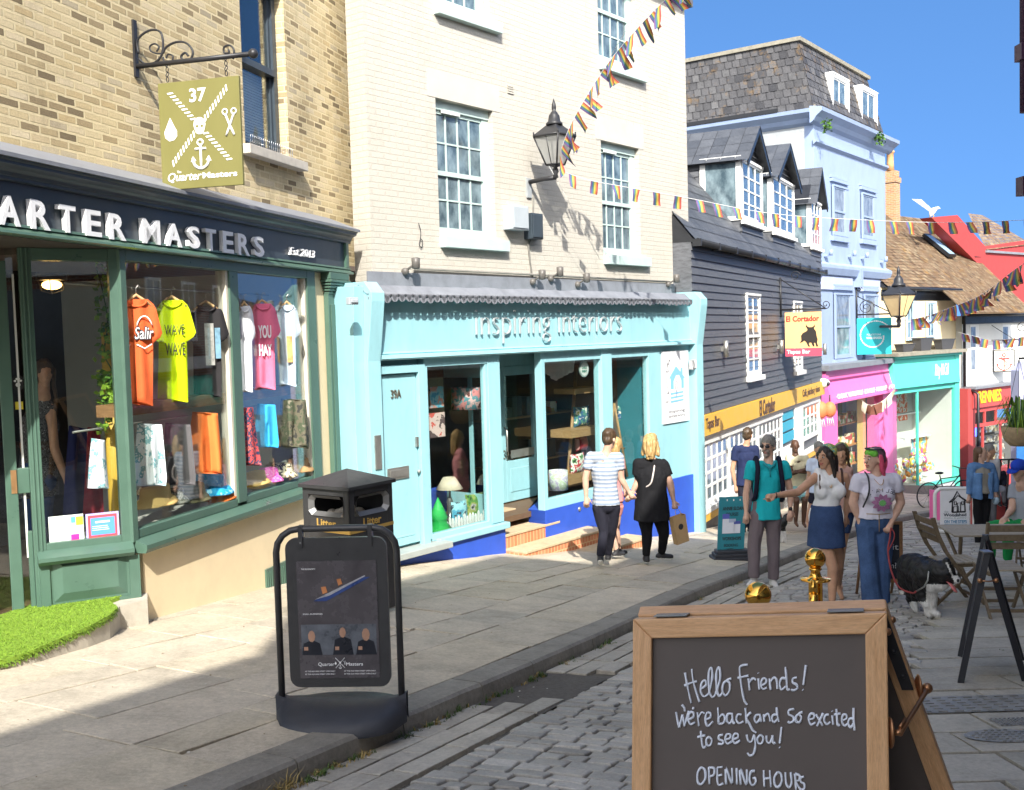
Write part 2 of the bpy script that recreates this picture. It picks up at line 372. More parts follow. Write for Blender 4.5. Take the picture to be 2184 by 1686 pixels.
while s_<SB:
 w=random.uniform(.095,.118);d=-.52-random.uniform(0,.04)
 while d>-2.35:
  l=random.uniform(.13,.24);stone(b,cell(s_+.15*(d+.5)*.3,s_+w+.15*(d+.5)*.3,d-l,d,.006,.006),random.uniform(-.003,.004),.013,.035,.004);d-=l
 s_+=w
while s_<62:
 w=random.uniform(.15,.2);d=-.5
 while d>-11:
  l=random.uniform(.24,.5);stone(b,cell(s_,s_+w,d-l,d,.009,.008),random.uniform(-.004,.004),.022,.03,.006,1);d-=l
 s_+=w
obj('road',b,kind='structure')
b=B().mat(M_pav);y=1.6
while y<15.2:
 h=random.uniform(.26,.47);x0=None
 for i in range(0,200):
  xx=-1+i*.05
  if sdk(xx,y+h/2)[1]<-2.38:x0=xx;break
 x=x0+random.uniform(0,.05);xe=.5*y+2.2
 while x<xe:
  l=random.uniform(.45,1.25);g=random.uniform(.006,.016);k=.03
  stone(b,[(x+g,y+g+k*x*0),(x+l-g,y+g),(x+l-g,y+h-g),(x+g,y+h-g)],random.uniform(-.003,.003),.014,.03,.004,1);x+=l
 y+=h
obj('paving',b,kind='structure')
gzf=gz
b=B().mat(M_joint);b.grid([[(*kxy(s_*.5,d),gz(*kxy(s_*.5,d))-.016)for d in(.1,.5,1,1.5,2,3,4,6)]for s_ in range(12,112)])
b.mat(M_slab);d=.24
for row in range(8):
 w=(.62,.5,.7,.55,.66,.58,.7,.8)[row];s_=12+row*.37
 while s_<50:
  l=random.uniform(.55,1.25)
  if random.random()<.22:
   stone(b,cell(s_,s_+l,d,d+w*.5,.006,.012),0,.007,.03,.004,1);stone(b,cell(s_,s_+l,d+w*.5,d+w,.006,.012),0,.007,.03,.006,1)
  else:stone(b,cell(s_,s_+l,d,d+w,.006,.014),0,.007,.03,.006,1)
  s_+=l
 d+=w
obj('pavement',b,kind='structure')
b=B().mat(M_kerb);s_=10
while s_<58:
 l=random.uniform(.75,1.3);n=4;rows=[]
 for i in range(n+1):
  q=s_+.005+(l-.01)*i/n;z=-.125*kxy(q,0)[1];zl=gz(*kxy(q,.24));j=.008*noise.noise(V((q*2,0,5)))
  rows.append([(*kxy(q,-.012+j),z-.1),(*kxy(q,-.004+j),z+.03),(*kxy(q,.004+j),z+.085),(*kxy(q,.022+j),z+.104),(*kxy(q,.06),z+.107),(*kxy(q,.232),zl+.002),(*kxy(q,.232),zl-.1)])
 b.grid(rows,smooth=False);b.face(rows[0][::-1],[(0,0)]*7);b.face(rows[-1],[(0,0)]*7);s_+=l
obj('kerb',b,kind='structure')
def blades(b,p,n,r,h,lean=.6):
 for _ in range(n):
  a=random.uniform(0,6.28);q=V(p)+V((cos(a),sin(a),0))*random.uniform(0,r);e=random.uniform(0,6.28);hh=h*random.uniform(.4,1);w=random.uniform(.002,.0045)
  dx=V((cos(e),sin(e),0));sd=V((-sin(e),cos(e),0))*w;m=q+dx*hh*.3*lean+V((0,0,hh*.6));t=q+dx*hh*lean+V((0,0,hh*.85))
  b.face([q-sd,q+sd,m+sd*.8,m-sd*.8]);b.face([m-sd*.8,m+sd*.8,t])
g1=P('weed_green',(.07,.12,.025),.7,.5,30,0);g2=P('weed_straw',(.33,.24,.09),.8,.4,30,0)
b=B()
for s_,n in[(19.3,4),(19.6,8),(19.75,8),(19.9,9),(20.15,8),(20.4,7),(20.65,9),(20.8,9),(21.05,6),(21.5,5),(21.9,7),(22.2,5),(22.7,4),(23.2,6),(23.9,5),(24.6,7),(25.4,4),(26.3,5),(27.6,4),(29,4),(30.5,4)]:
 for _ in range(n*2):
  x,y=kxy(s_+random.gauss(0,.1),random.uniform(-.075,-.012));b.mat(g2 if(19.5<s_<20.5 or random.random()<.3)else g1);blades(b,(x,y,-.125*y-.01),9,.03,random.uniform(.03,.085)*(1.35 if s_<20.5 else .7),.75)
for _ in range(70):
 y=random.uniform(5,13);x=.3*y+random.uniform(1.2,2.3);b.mat(g1);blades(b,(x,y,-.125*y-.01),7,.03,random.uniform(.012,.03))
obj('kerb_weeds',b,kind='stuff',label='green and straw coloured weeds growing along the kerb',cat='weeds')
b=B().mat(P('litter_pale',(.5,.47,.4),.9,.3,20,0)).mat(P('litter_brown',(.2,.13,.07),.9,.3,20,0))
for _ in range(260):
 s_=random.uniform(18,32);d=random.choice([random.uniform(-.3,0),random.uniform(0,3.2),random.uniform(0,3.2)]);x,y=kxy(s_,d);z=gz(x,y)+.006;r=random.uniform(.004,.014);a=random.uniform(0,6);b.c=random.randint(0,1)
 b.face([(x+r*cos(a+k)*random.uniform(.6,1),y+r*sin(a+k)*random.uniform(.6,1),z+random.uniform(0,.004))for k in(0,1.6,3.1,4.7)])
obj('pavement_litter',b,kind='stuff',label='scraps of pale paper and dry leaves scattered on the stone pavement',cat='litter')
# ================================================================== houses on the shaded side of the lane (they shade the street and show in the shop glass)
M_rb=brickmat('red_brick',[(.16,.06,.04),(.22,.085,.055),(.28,.11,.07),(.13,.05,.04)],(.3,.27,.23))
M_wht=P('white_paint',(.78,.78,.75),.45,.06,5,.08,dirt=.1)
M_dp=darkpane('dark_pane',(.02,.025,.03),(.07,.085,.1))
M_slate=islandmat('slate',[(.06,.065,.075),(.09,.095,.105)],.5,.4,30)
def right_house(Y0,Y1,H,lab,m):
 yaw=26.2;f=Fr(0,0,1,yaw,(.49*Y0+1.25,Y0,0));L=(Y1-Y0)/cos(radians(yaw));g=-.125*Y0
 t=thing('terraced_house',(f.P(L/2,-3,0).x,f.P(L/2,-3,0).y,g-L*.125-.3),lab,'house','brick terrace on the shaded side of the lane')
 z0=g-L*.14;z1=g+H;b=B(f).mat(m).box(0,L,-5.5,0,z0,z1);obj('wall',b,t)
 b=B(f).mat(M_wht).box(-.05,L+.05,-5.6,.06,z1,z1+.12);b.box(0,L,.005,.1,g+2.6,g+2.95);obj('cornice',b,t)
 n=max(2,int(L/2.1))
 for fl in range(int((H-3.2)/2.6)):
  for i in range(n):
   u=L*(i+.5)/n;w=.48;q=g+3.5+fl*2.6
   fr=obj('window',B(f).mat(M_wht).box(u-w,u+w,.005,.05,q-.1,q).box(u-w,u-w+.08,.005,.04,q,q+1.5).box(u+w-.08,u+w,.005,.04,q,q+1.5).box(u-w,u+w,.005,.041,q+1.5,q+1.58).box(u-w,u+w,.005,.039,q+.72,q+.78).box(u-.02,u+.02,.005,.038,q,q+1.5),t)
   obj('pane',B(f).mat(M_dp).box(u-w+.05,u+w-.05,.004,.02,q,q+1.5),fr)
 b=B(f).mat(M_dp).box(.4,L-.4,.004,.03,z0+.9,g+2.4);obj('shop_window',b,t)
 return f,t
M_rb2=brickmat('brown_brick',[(.12,.07,.05),(.17,.1,.065),(.22,.13,.085)],(.28,.26,.22))
right_house(-13,-4.5,7.1,'dark brick terraced house behind the photographer, lower than its neighbour',M_rb)
right_house(-4.45,-.6,9.6,'tall dark brick terraced house beside the photographer',M_rb2)
right_house(-.55,5.2,7.6,'red brick terraced house beside the chalkboard, just out of view',M_rb)
RHF,RHT=right_house(5.25,14,7.3,'brown brick terraced house on the right with a purple drainpipe on its corner',M_rb2)
right_house(14.1,27,7.0,'red brick terraced house further down the right of the lane',M_rb)
# ================================================================== yellow brick shop (left)
QM=Fr(310,1200,8.5,15.32)
M_yb=brickmat('yellow_stock_brick',[(.1,.08,.055),(.34,.26,.15),(.58,.46,.26),(.64,.53,.33),(.55,.42,.23),(.68,.57,.38),(.2,.165,.12)],(.68,.57,.35),.21,.07,.012,.85,1.2,.85,(.2,.15,.09))
M_gr=P('green_paint',(.075,.14,.105),.34,.1,4,.06,dirt=.1,spec=.5)
M_navy=P('blue_black_paint',(.045,.06,.075),.36,.12,4,.06,dirt=.12)
M_cream=P('cream_render',(.8,.65,.42),.75,.06,3,.12,dirt=.06)
M_lead=P('lead_sheet',(.2,.21,.235),.5,.22,5,.25,dirt=.2)
M_letter=P('white_letter',(.85,.85,.86),.4,.03,6,.02)
M_glass=glass(boost=1.5)
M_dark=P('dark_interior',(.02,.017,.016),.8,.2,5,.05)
qm=thing('brick_shop',QM.P(1.5,.5,-1.2),'yellow stock brick shop with a dark green shopfront and raised white letters on its fascia','shop')
ZW=7.5;WY=.28
a0=QM.uz(z1(1480,300),WY);a1=QM.uz(z1(1748,300),WY);wz=QM.uz(z1(1520,900),WY)[1];wu0,wu1=a0[0],a1[0];wtop=wz+1.85
ue=QM.uz(z4(150,1400),WY)[0];zl=QM.uz(zA(1900,340),WY)[1]
b=B(QM).mat(M_yb);uL=-6
for(x0,x1,q0,q1)in((uL,wu0,zl-.45,ZW),(wu1,ue+.35,zl-.45,ZW),(wu0,wu1,zl-.45,wz),(wu0,wu1,wtop,ZW)):b.box(x0,x1,WY,WY+.3,q0,q1)
b.box(ue+.12,ue+.35,WY,WY+.3,-1.6,zl-.45);obj('wall',b,qm)
wd=obj('window',B(QM).mat(M_navy).box(wu0+.02,wu0+.1,WY+.1,WY+.22,wz,wtop).box(wu1-.1,wu1-.02,WY+.1,WY+.22,wz,wtop).box(wu0+.1,wu1-.1,WY+.1,WY+.2,wz,wz+.09).box(wu0+.1,wu1-.1,WY+.08,WY+.2,wz+.9,wz+.97).box(wu0+.1,wu0+.14,WY+.13,WY+.18,wz+.09,wtop).box(wu1-.14,wu1-.1,WY+.13,WY+.18,wz+.09,wtop),qm)
obj('pane',B(QM).mat(M_glass).box(wu0+.1,wu1-.1,WY+.15,WY+.156,wz+.05,wtop),wd)
b=B(QM).mat(M_wht)
for i in range(26):q=wz+.12+i*.03;b.face([(wu0+.12,WY+.25,q),(wu1-.12,WY+.25,q),(wu1-.12,WY+.235,q+.02),(wu0+.12,WY+.235,q+.02)])
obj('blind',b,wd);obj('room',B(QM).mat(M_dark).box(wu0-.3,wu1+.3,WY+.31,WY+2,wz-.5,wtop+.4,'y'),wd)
su0,su1=QM.uz(z1(1500,915),0)[0],QM.uz(z1(1895,1030),.1)[0]
obj('sill',B(QM).mat(P('stone_sill',(.5,.46,.4),.8,.15,8,.3)).box(wu0-.12,wu1+.22,WY-.12,WY+.1,wz-.1,wz),wd,.006)
b=B(QM).mat(P('steel_wire',(.6,.6,.62),.3,.05,4,0,1))
for i in range(22):
 u=wu0+.02+i*(wu1-wu0-.04)/21
 for q in(-.05,.02,.07):b.tube([(u,WY-.05,wz),(u+q,WY-.05+q*.6,wz+.11)],.0016,3)
obj('bird_spikes',b,wd)
zt=QM.uz(zA(1000,385),0)[1];zb=QM.uz(zA(1000,790),0)[1];zl2=QM.uz(zA(1000,905),-.04)[1];uR=QM.uz(zB(1745,560),0)[0];uRc=QM.uz(zB(1780,760),0)[0]
fa=obj('fascia',B(QM).mat(M_navy).box(-5,uRc,0,.25,zb-.02,zt+.14),qm)
obj('panel_edge',B(QM).mat(M_gr).box(uR,uRc,-.035,0,zb,zt+.03),fa)
prof=[(y*.72,zt+.02+(z-.02)*.5)for y,z in((-.035,.02),(-.05,.03),(-.05,.075),(-.065,.085),(-.075,.13),(-.1,.17),(-.15,.2),(-.165,.21),(-.165,.25),(-.18,.26),(-.19,.29),(0,.29),(0,.02))];ct=zt+.155
obj('cornice',B(QM).mat(M_navy).prism([(p[0],p[1])for p in prof],-5,uRc+.06,'x'),fa)
prof=[(-.0,zb),(-.03,zb),(-.035,zb-.02),(-.02,zb-.025),(-.045,zb-.045),(-.07,zb-.055),(-.075,zl2+.01),(-.06,zl2),(0,zl2)]
obj('ledge',B(QM).mat(M_gr).prism(prof,-5,uRc+.04,'x'),fa)
b=B(QM).mat(M_lead).prism([(-.15,ct+.002),(-.15,ct+.03),(WY-.005,ct+.2),(WY-.005,ct+.17),(-.135,ct+.002)],-5,uRc+.1,'x');obj('lead_flashing',b,qm)
for ch,(xa,xb,yt,yb)in zip('UARTERMASTERS',[(-420,-200,260,590)]+[(0,235,355,695),(360,578,410,742),(685,870,465,775),(985,1160,520,818),(1255,1440,565,860),(1635,1832,625,905),(1905,2080,672,935)]):
 u0,z_=QM.uz(zA(xa,yb),-.04);u1,_=QM.uz(zA(xb,yb),-.04);zt_=QM.uz(zA((xa+xb)/2,yt),-.04)[1];zb_=QM.uz(zA((xa+xb)/2,yb),-.04)[1]
 obj('letter',B(QM).mat(M_letter).text(ch,(u0,u1,zb_,zt_),-.045,.04,bold=.02),fa)
for ch,(xa,xb,yt,yb)in zip('STERS',[(-25,103,208,460),(170,290,240,484),(365,487,268,513),(540,668,298,538),(722,835,325,555)]):
 u0,z_=QM.uz(zB(xa,yb),-.04);u1,_=QM.uz(zB(xb,yb),-.04);zt_=QM.uz(zB((xa+xb)/2,yt),-.04)[1];zb_=QM.uz(zB((xa+xb)/2,yb),-.04)[1]
 obj('letter',B(QM).mat(M_letter).text(ch,(u0,u1,zb_,zt_),-.045,.04,bold=.02),fa)
r=QM.rect(zB(1135,440),zB(1420,570),-.03);obj('lettering',B(QM).mat(M_letter).text('Est 2013',(r[0],r[1],r[2],r[3]),-.03,.03,shear=.15),fa)
pa=QM.uz(z2(755,400));pb=QM.uz(z2(800,900));uP0=-.14;uP1=QM.uz(z2(838,1500))[0]
m0,m1=QM.uz(z2(1440,600))[0],QM.uz(z2(1470,600))[0]
m0=QM.uz(z2(1437,900))[0];m1=QM.uz(z2(1480,900))[0]+.03;e0=QM.uz(z2(1905,800))[0];e1=QM.uz(z2(1955,800))[0]
zs=QM.uz(zC(1400,550))[1];ztop=QM.uz(z2(1200,150))[1]
b=B(QM).mat(M_gr)
b.box(uP0,uP1,-.0,.12,zs-.05,zl2).box(m0,m1,.0,.12,zs,ztop).box(e0,e1,0,.14,zs,zl2)
b.box(uP1,e0,.0,.12,ztop,zl2-.002).box(uP1,m0,.012,.1,zs-.03,zs+.045).box(m1,e0,.012,.1,zs-.03,zs+.045)
b.box(uP1,uP1+.03,.03,.09,zs,ztop).box(m1,m1+.03,.03,.09,zs,ztop)
sf=obj('shopfront_frame',b,qm,.006);obj('white_bead',B(QM).mat(P('ivory_paint',(.62,.58,.48),.5,.06,4,.05)).box(m0-.035,m0-.001,.02,.13,zs+.046,ztop),sf);obj('white_bead',B(QM).mat(P('ivory_paint',0)).box(e0-.035,e0-.001,.02,.13,zs+.046,ztop),sf)
obj('sill',B(QM).mat(M_gr).prism([(-.1,zs-.11),(-.1,zs-.075),(.02,zs-.03),(.1,zs-.03),(.1,zs-.14),(-.085,zs-.14)],uP0+.03,uRc-.15,'x'),sf)
for x0,x1 in((uP1,m0),(m1,e0)):obj('pane',B(QM).mat(M_glass).box(x0,x1,.06,.066,zs,ztop),sf)
p0_,p1_=QM.uz(zB(1560,1300))[0],QM.uz(zB(1725,1300))[0]
obj('end_wall',B(QM).mat(M_cream).box(e1,uRc+.16,.04,.3,-1.7,zl2-.005),qm)
zc0,zc1=QM.uz(zB(1640,985))[1],QM.uz(zB(1660,760))[1];b=B(QM).mat(M_gr).box(p0_,p1_,-.02,.04,-1.5,zc0)
b.box(p0_+.05,p1_-.05,-.03,-.02,-.6,zc0-.12)
for i in range(5):k=i*.018;b.box(p0_-k,p1_+k,-.03-k,.04,zc0+(zc1-zc0)*i/7,zc0+(zc1-zc0)*(i+.85)/7)
b.box(p0_-.06,p1_+.06,-.085,.04,zc0+(zc1-zc0)*5/7,zl2);obj('pilaster',b,qm,.004)
obj('stall_riser',B(QM).mat(M_cream).box(.0,e1+.02,.02,.3,-1.9,zs-.14),qm)
v=QM.rect(zC(1680,1240),zC(2010,1450),.02);b=B(QM).mat(M_gr).box(v[0],v[1]+.1,.0,.019,v[2],v[3])
for i in range(18):u=v[0]+.02+i*(v[1]+.1-v[0])/18;b.box(u,u+.012,-.008,0,v[2]+.02,v[3]-.03)
obj('vent',b,qm)
LB=Fr(0,0,0,61,QM.P(uP0+.01,.02,0))
zp0=LB.uz(w1(1400,920))[1];lz=LB.uz(zA(900,1095))[1];lu0=LB.uz(w7(215,800))[0];lu1=LB.uz(w7(640,800))[0];lz0=LB.uz(w1(900,920))[1]
b=B(LB).mat(M_gr).box(lu0-.09,lu0,0,.1,-1.0,zl2).box(lu1,-.0,0,.1,lz0-.1,zl2).box(lu0,lu1,0,.1,lz,zl2-.002).box(lu0,lu1,0,.09,lz0-.06,lz0)
for k in(0,1):b.box(lu0-.07+k*.03,lu0-.055+k*.03,-.012,0,-.9,zl2)
lf=obj('lobby_window',b,qm,.005);obj('pane',B(LB).mat(M_glass).box(lu0,lu1,.05,.055,lz0,lz),lf)
obj('sill',B(LB).mat(M_gr).prism([(-.1,lz0-.13),(-.1,lz0-.1),(0,lz0-.055),(.06,lz0-.055),(.06,lz0-.16),(-.07,lz0-.16)],lu0-.07,.0,'x'),lf)
r=LB.rect(w1(545,1180),w1(1340,1480));zbm=LB.uz(w1(1000,1530))[1]
b=B(LB).mat(M_gr).box(lu0,.02,.0,.1,zbm-.15,lz0-.16);x0,x1,q0,q1=r
b.box(x0-.09,x0-.02,-.02,0,q0-.1,lz0-.17).box(x1+.02,x1+.1,-.02,0,q0-.1,lz0-.17).box(x0-.02,x1+.02,-.02,0,q0-.1,q0-.02)
b.face([(x0,0,q0),(x1,0,q0),(x1-.07,-.03,q0+.07),(x0+.07,-.03,q0+.07)]);b.face([(x0,0,q0),(x0+.07,-.03,q0+.07),(x0+.07,-.03,q1-.02),(x0,0,q1+.05)]);b.face([(x0+.07,-.03,q0+.07),(x1-.07,-.03,q0+.07),(x1-.07,-.03,q1-.02),(x0+.07,-.03,q1-.02)]);b.face([(x1,0,q0),(x1,0,q1+.05),(x1-.07,-.03,q1-.02),(x1-.07,-.03,q0+.07)])
obj('panel',b,lf)
r=LB.rect(w1(505,690),w1(885,935),.04);b=B(LB).mat(P('notice_white',(.75,.8,.78),.4,.03,5,0)).box(r[0],r[1],.042,.046,r[2],r[3])
def spot(b,m,r,fx0,fx1,fz0,fz1,y):return b.mat(m).box(r[0]+(r[1]-r[0])*fx0,r[0]+(r[1]-r[0])*fx1,y-.001,y,r[2]+(r[3]-r[2])*fz0,r[2]+(r[3]-r[2])*fz1)
pk=P('ink_pink',(.75,.03,.3),.5,.03,5,0);lm=P('ink_lime',(.5,.75,.05),.5,.03,5,0);cy=P('ink_cyan',(.1,.6,.55),.5,.03,5,0);gy=P('ink_grey',(.45,.5,.5),.5,.03,5,0)
spot(b,pk,r,.62,.86,.0,.28,.042);spot(b,lm,r,.78,.99,.6,.92,.042);spot(b,cy,r,.64,.77,.7,.92,.042)
for q in(.55,.48,.2,.13):spot(b,gy,r,.08,.55,q,q+.012,.042)
obj('notice',b,lf)
r=LB.rect(w1(895,660),w1(1255,900),.04);b=B(LB).mat(P('notice_lilac',(.45,.42,.8),.4,.03,5,0)).box(r[0],r[1],.042,.046,r[2],r[3]);spot(b,P('ink_red',(.75,.08,.1),.5,.03,5,0),r,.06,.94,.07,.93,.042);spot(b,P('ink_blue',(.1,.3,.75),.5,.03,5,0),r,.14,.87,.18,.83,.0405);spot(b,M_wht,r,.28,.72,.63,.7,.039)
for q in(.5,.43,.36):spot(b,M_wht,r,.18,.8-q*.3,q,q+.02,.039)
obj('notice',b,lf)
DR=Fr(0,0,0,61,LB.P(lu0-.09,.05,0))
d=[DR.uz(w7(x,1200))[0]for x in(-140,10,60,95,130,160)]
b=B(DR).mat(M_gr).box(d[1]+.02,d[3],-.03,.03,-1.0,zl2-.1).box(d[3]+.05,0,.0,.06,-1.0,DR.uz(w7(200,1500))[1]).box(d[3]-.03,-.0,-.02,.05,DR.uz(w7(150,1290))[1],DR.uz(w7(150,1150))[1]).box(d[0]-.3,d[1]+.02,-.02,.03,-1,-.6).box(d[0]-.3,d[1]+.02,-.02,.03,2.0,zl2)
dr=obj('door',b,qm,.006)
obj('lock_plate',B(DR).mat(P('brass_worn',(.6,.34,.16),.4,.15,12,.1,.8)).box(d[1]+.06,d[1]+.1,-.036,-.03,DR.uz(w7(40,1295))[1],DR.uz(w7(40,1165))[1]),dr)
obj('pane',B(DR).mat(M_glass).box(d[0]-.3,d[1]+.02,.0,.005,-.6,2.0).box(d[3],d[3]+.05,.02,.024,-.7,zl2),dr)
b=B(DR).mat(M_wht);b.box(d[3]+.04,d[3]+.055,.01,.03,DR.uz(w7(160,1650))[1],zl2-.2);obj('door_edge',b,dr)
p=DR.uz(w7(100,680));b=B(DR).mat(P('sticker_black',(.02,.02,.02),.5,.05,4,0));b.prism([(p[0]+.05*cos(k*.5),p[1]+.06*sin(k*.5))for k in range(13)][:12],.012,.014)
b.mat(M_wht)
for qx,qz,rr in((0,-.015,.018),(-.02,.015,.009),(-.007,.03,.009),(.008,.03,.009),(.021,.015,.009)):b.prism([(p[0]+qx+rr*cos(k*.8),p[1]+qz+rr*sin(k*.8))for k in range(8)],.01,.0115)
p=DR.uz(w7(104,785));b.mat(P('sticker_yellow',(.75,.6,.05),.5,.05,4,0)).box(p[0]-.025,p[0]+.03,.011,.013,p[1]-.06,p[1]);obj('sticker',b,dr)
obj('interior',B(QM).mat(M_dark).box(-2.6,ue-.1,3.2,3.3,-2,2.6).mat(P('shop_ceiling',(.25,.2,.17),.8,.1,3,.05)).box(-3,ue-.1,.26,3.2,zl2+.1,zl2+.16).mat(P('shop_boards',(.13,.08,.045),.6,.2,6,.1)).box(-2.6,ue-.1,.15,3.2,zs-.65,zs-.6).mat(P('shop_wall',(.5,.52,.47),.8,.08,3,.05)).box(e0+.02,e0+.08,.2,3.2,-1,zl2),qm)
obj('display_deck',B(QM).mat(P('deck_white',(.55,.52,.48),.6,.1,5,.05)).box(uP1-.1,e0,.13,.95,zs-.22,zs-.1),qm)
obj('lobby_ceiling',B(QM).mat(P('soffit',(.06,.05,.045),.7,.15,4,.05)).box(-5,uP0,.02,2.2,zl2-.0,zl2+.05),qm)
b=B(QM).mat(wood('shelf_timber',(.2,.1,.04),(.34,.18,.08),(2,14,14)))
za_,zb_=QM.uz(z2(1000,1005),.1)[1],0;b.box(uP1-.06,e0-.06,.085,.3,za_-.04,za_+.06);obj('shelf',b,qm)
# ================================================================== white painted brick shop with the turquoise front
II=Fr(790,1100,12.2,38.53)
M_wb=brickmat('painted_brick',[(.47,.44,.385),(.51,.48,.42),(.49,.46,.4)],(.475,.445,.385),.225,.075,.01,.7,.8,.4,(.37,.34,.285))
M_tq=P('turquoise_paint',(.29,.54,.59),.4,.1,3,.12,dirt=.14,stretch=(1,1,.4))
M_tqd=P('turquoise_trim',(.13,.5,.55),.4,.05,3,.05)
M_blue=P('blue_plinth',(.03,.09,.48),.5,.12,4,.12,dirt=.08)
M_mint=P('pale_mint_paint',(.45,.56,.53),.45,.06,4,.08,dirt=.08)
M_gl2=darkpane('upstairs_pane',(.05,.08,.1),(.2,.27,.3),5)
ii=thing('painted_brick_shop',II.P(3.9,.6,-1.9),'white painted brick shop with a turquoise shopfront, blue plinth and scalloped lead canopy','shop')
WY=.35;iu0=II.uz(z4(118,500),.35)[0]+.12;iu1=II.uz(z4(2145,1400),WY)[0];zcan=II.uz(zD(1600,380),WY)[1]
wins=[]
def win_at(tl,br,y=WY+.02):return II.rect(tl,br,y)
W1=win_at(z4(585,600),z4(960,1470));W2=win_at(z4(1600,860),z4(1848,1575));W3=win_at(z4(560,-420),z4(900,120));W4=win_at(z4(1565,-170),z4(1790,430))
W3=(W1[0]+.02,W1[1]-.02,W3[2],W3[2]+1.75);W4=(W2[0],W2[1],W4[2],W4[2]+1.75)
zs_=sorted([W1,W2],key=lambda w:w[0])
ZT=II.uz(z4(2110,60),WY)[1]+.05
b=B(II).mat(M_wb);cols=[iu0,W1[0],W1[1],W2[0],W2[1],iu1]
b.box(cols[0],cols[1],WY,WY+.3,zcan-.6,ZT+.9).box(cols[2],cols[3],WY,WY+.3,zcan-.6,ZT+.9).box(cols[4],cols[5],WY,WY+.3,zcan-.6,ZT)
for wa,wb_ in((W1,W3),(W2,W4)):
 x0,x1=wa[0],wa[1];b.box(x0,x1,WY,WY+.3,zcan-.6,wa[2]).box(x0,x1,WY,WY+.3,wa[3],wb_[2]).box(x0,x1,WY,WY+.3,wb_[3],ZT+.3)
b.box(iu1-.3,iu1,WY+.3,WY+6,-3,ZT)
obj('wall',b,ii)
b=B(II).mat(P('dark_slate_edge',(.1,.1,.11),.6,.2,4,.1)).box(W2[1]-.5,iu1+.1,WY-.12,WY+3,ZT,ZT+.12);obj('eaves',b,ii)
def sash(f,r,y,par,cols,rows,mf,mp,name='window',bar=.022,fr=.07,mid=True,sill=True,head=.12,right=.13):
 """sliding sash set in a deep reveal"""
 x0,x1,q0,q1=r;b=B(f).mat(mf);q1b=q1-head
 b.box(x0,x1,y-.02,y+.06,q1b,q1).box(x0,x0+fr,y,y+.06,q0,q1b).box(x1-right,x1,y,y+.06,q0,q1b).box(x1-right-.012,x1-right,y+.02,y+.06,q0,q1b);xa,xb=x0+fr,x1-right-.012
 b.box(xa,xb,y+.005,y+.05,q0,q0+fr*1.6);m=(q0+q1b)/2
 if mid:b.box(xa,xb,y-.005,y+.05,m-.03,m+.03)
 b.box(xa,xb,y+.012,y+.05,q1b-.05,q1b)
 for i in range(1,cols):u=xa+(xb-xa)*i/cols;b.box(u-bar/2,u+bar/2,y+.015,y+.045,q0+fr,q1b)
 for j in range(1,rows):
  if mid and 2*j==rows:continue
  z=q0+fr*1.5+(q1b-.05-q0-fr*1.5)*j/rows;b.box(xa,xb,y+.016,y+.044,z-bar/2,z+bar/2)
 w=obj(name,b,par);obj('pane',B(f).mat(mp).box(xa,xb,y+.03,y+.034,q0+fr,q1b),w);return w
for r in(W1,W2,W3,W4):
 w=sash(II,r,WY+.1,ii,4,4,M_mint,M_gl2)
 obj('sill',B(II).mat(M_mint).box(r[0]-.0,r[1]+.18,WY-.1,WY+.1,r[2]-.17,r[2]-.02),w,.005)
 obj('vent_strip',B(II).mat(M_wht).box(r[0]+.2,r[0]+.55,WY+.06,WY+.09,r[3]-.16,r[3]-.12),w)
 obj('lintel',B(II).mat(P('white_render',(.49,.46,.4),.75,.08,3,.1)).box(r[0]-.15,r[1]+.15,WY-.006,WY+.01,r[3]+.0,r[3]+.36),w)
zc0=II.uz(zD(1300,600),-.3)[1];c0=II.uz(zD(330,600),-.25)[0];c1=II.uz(zE(1990,640),-.25)[0];zc1_=zcan
b=B(II).mat(M_lead);b.box(iu0-.1,iu1+.02,WY-.03,WY-.004,zcan-.25,zcan)
n=40;rows=[]
for i,(y,z)in enumerate(((WY-.03,zcan-.18),(WY-.1,zcan-.24),(.1,zcan-.33),(-.02,zc0+.12),(-.12,zc0+.03),(-.17,zc0))):
 rows.append([(c0-.06+(c1-c0+.1)*k/n,y+.015*noise.noise(V((k*.6,i,1))),z+.02*noise.noise(V((k*.45,i,7))))for k in range(n+1)])
b.grid(rows,smooth=False)
ns=62
for i in range(ns):
 u0=c0-.06+(c1-c0+.1)*i/ns;u1=c0-.06+(c1-c0+.1)*(i+1)/ns;um=(u0+u1)/2;r_=(u1-u0)/2;j=random.uniform(-.012,.012)
 b.prism([(um+r_*cos(a),zc0+.012-.05+j-(.055)*sin(a)if 0<a<pi else zc0+.012)for a in[0,pi]][::-1]+[(um-r_*cos(a),zc0-.035+j-.055*sin(a))for a in[k*pi/6 for k in range(7)]],-.178,-.168)
for k in range(9):u=c0+.3+(c1-c0)*k/9;b.box(u,u+.05,WY-.055,WY-.03,zcan-.29,zcan-.2)
obj('lead_canopy',b,ii);
zf1=II.uz(zD(1200,700),0)[1]+.02;zf0=II.uz(zD(1200,1215),0)[1];fx0=II.uz(zD(320,1000),0)[0];fx1=II.uz(zE(1950,900),0)[0]
fb=obj('fascia',B(II).mat(M_tq).box(fx0,fx1,0,WY,zf0-.02,zf1+.12).mat(M_tqd).box(fx0,fx1,-.04,0,zf1+.02,zf1+.05),ii)
zm0=II.uz(zD(1200,1305),-.1)[1]
obj('moulding',B(II).mat(M_tq).prism([(0,zf0),(-.03,zf0),(-.04,zf0-.02),(-.02,zf0-.03),(-.02,zm0+.07),(-.09,zm0+.06),(-.1,zm0+.02),(-.08,zm0),(.05,zm0),(.05,zf0)],fx0,fx1-.04,'x').mat(M_tqd).box(fx0+.02,fx1-.07,-.03,-.0205,zm0+.075,zf0-.032),fb)
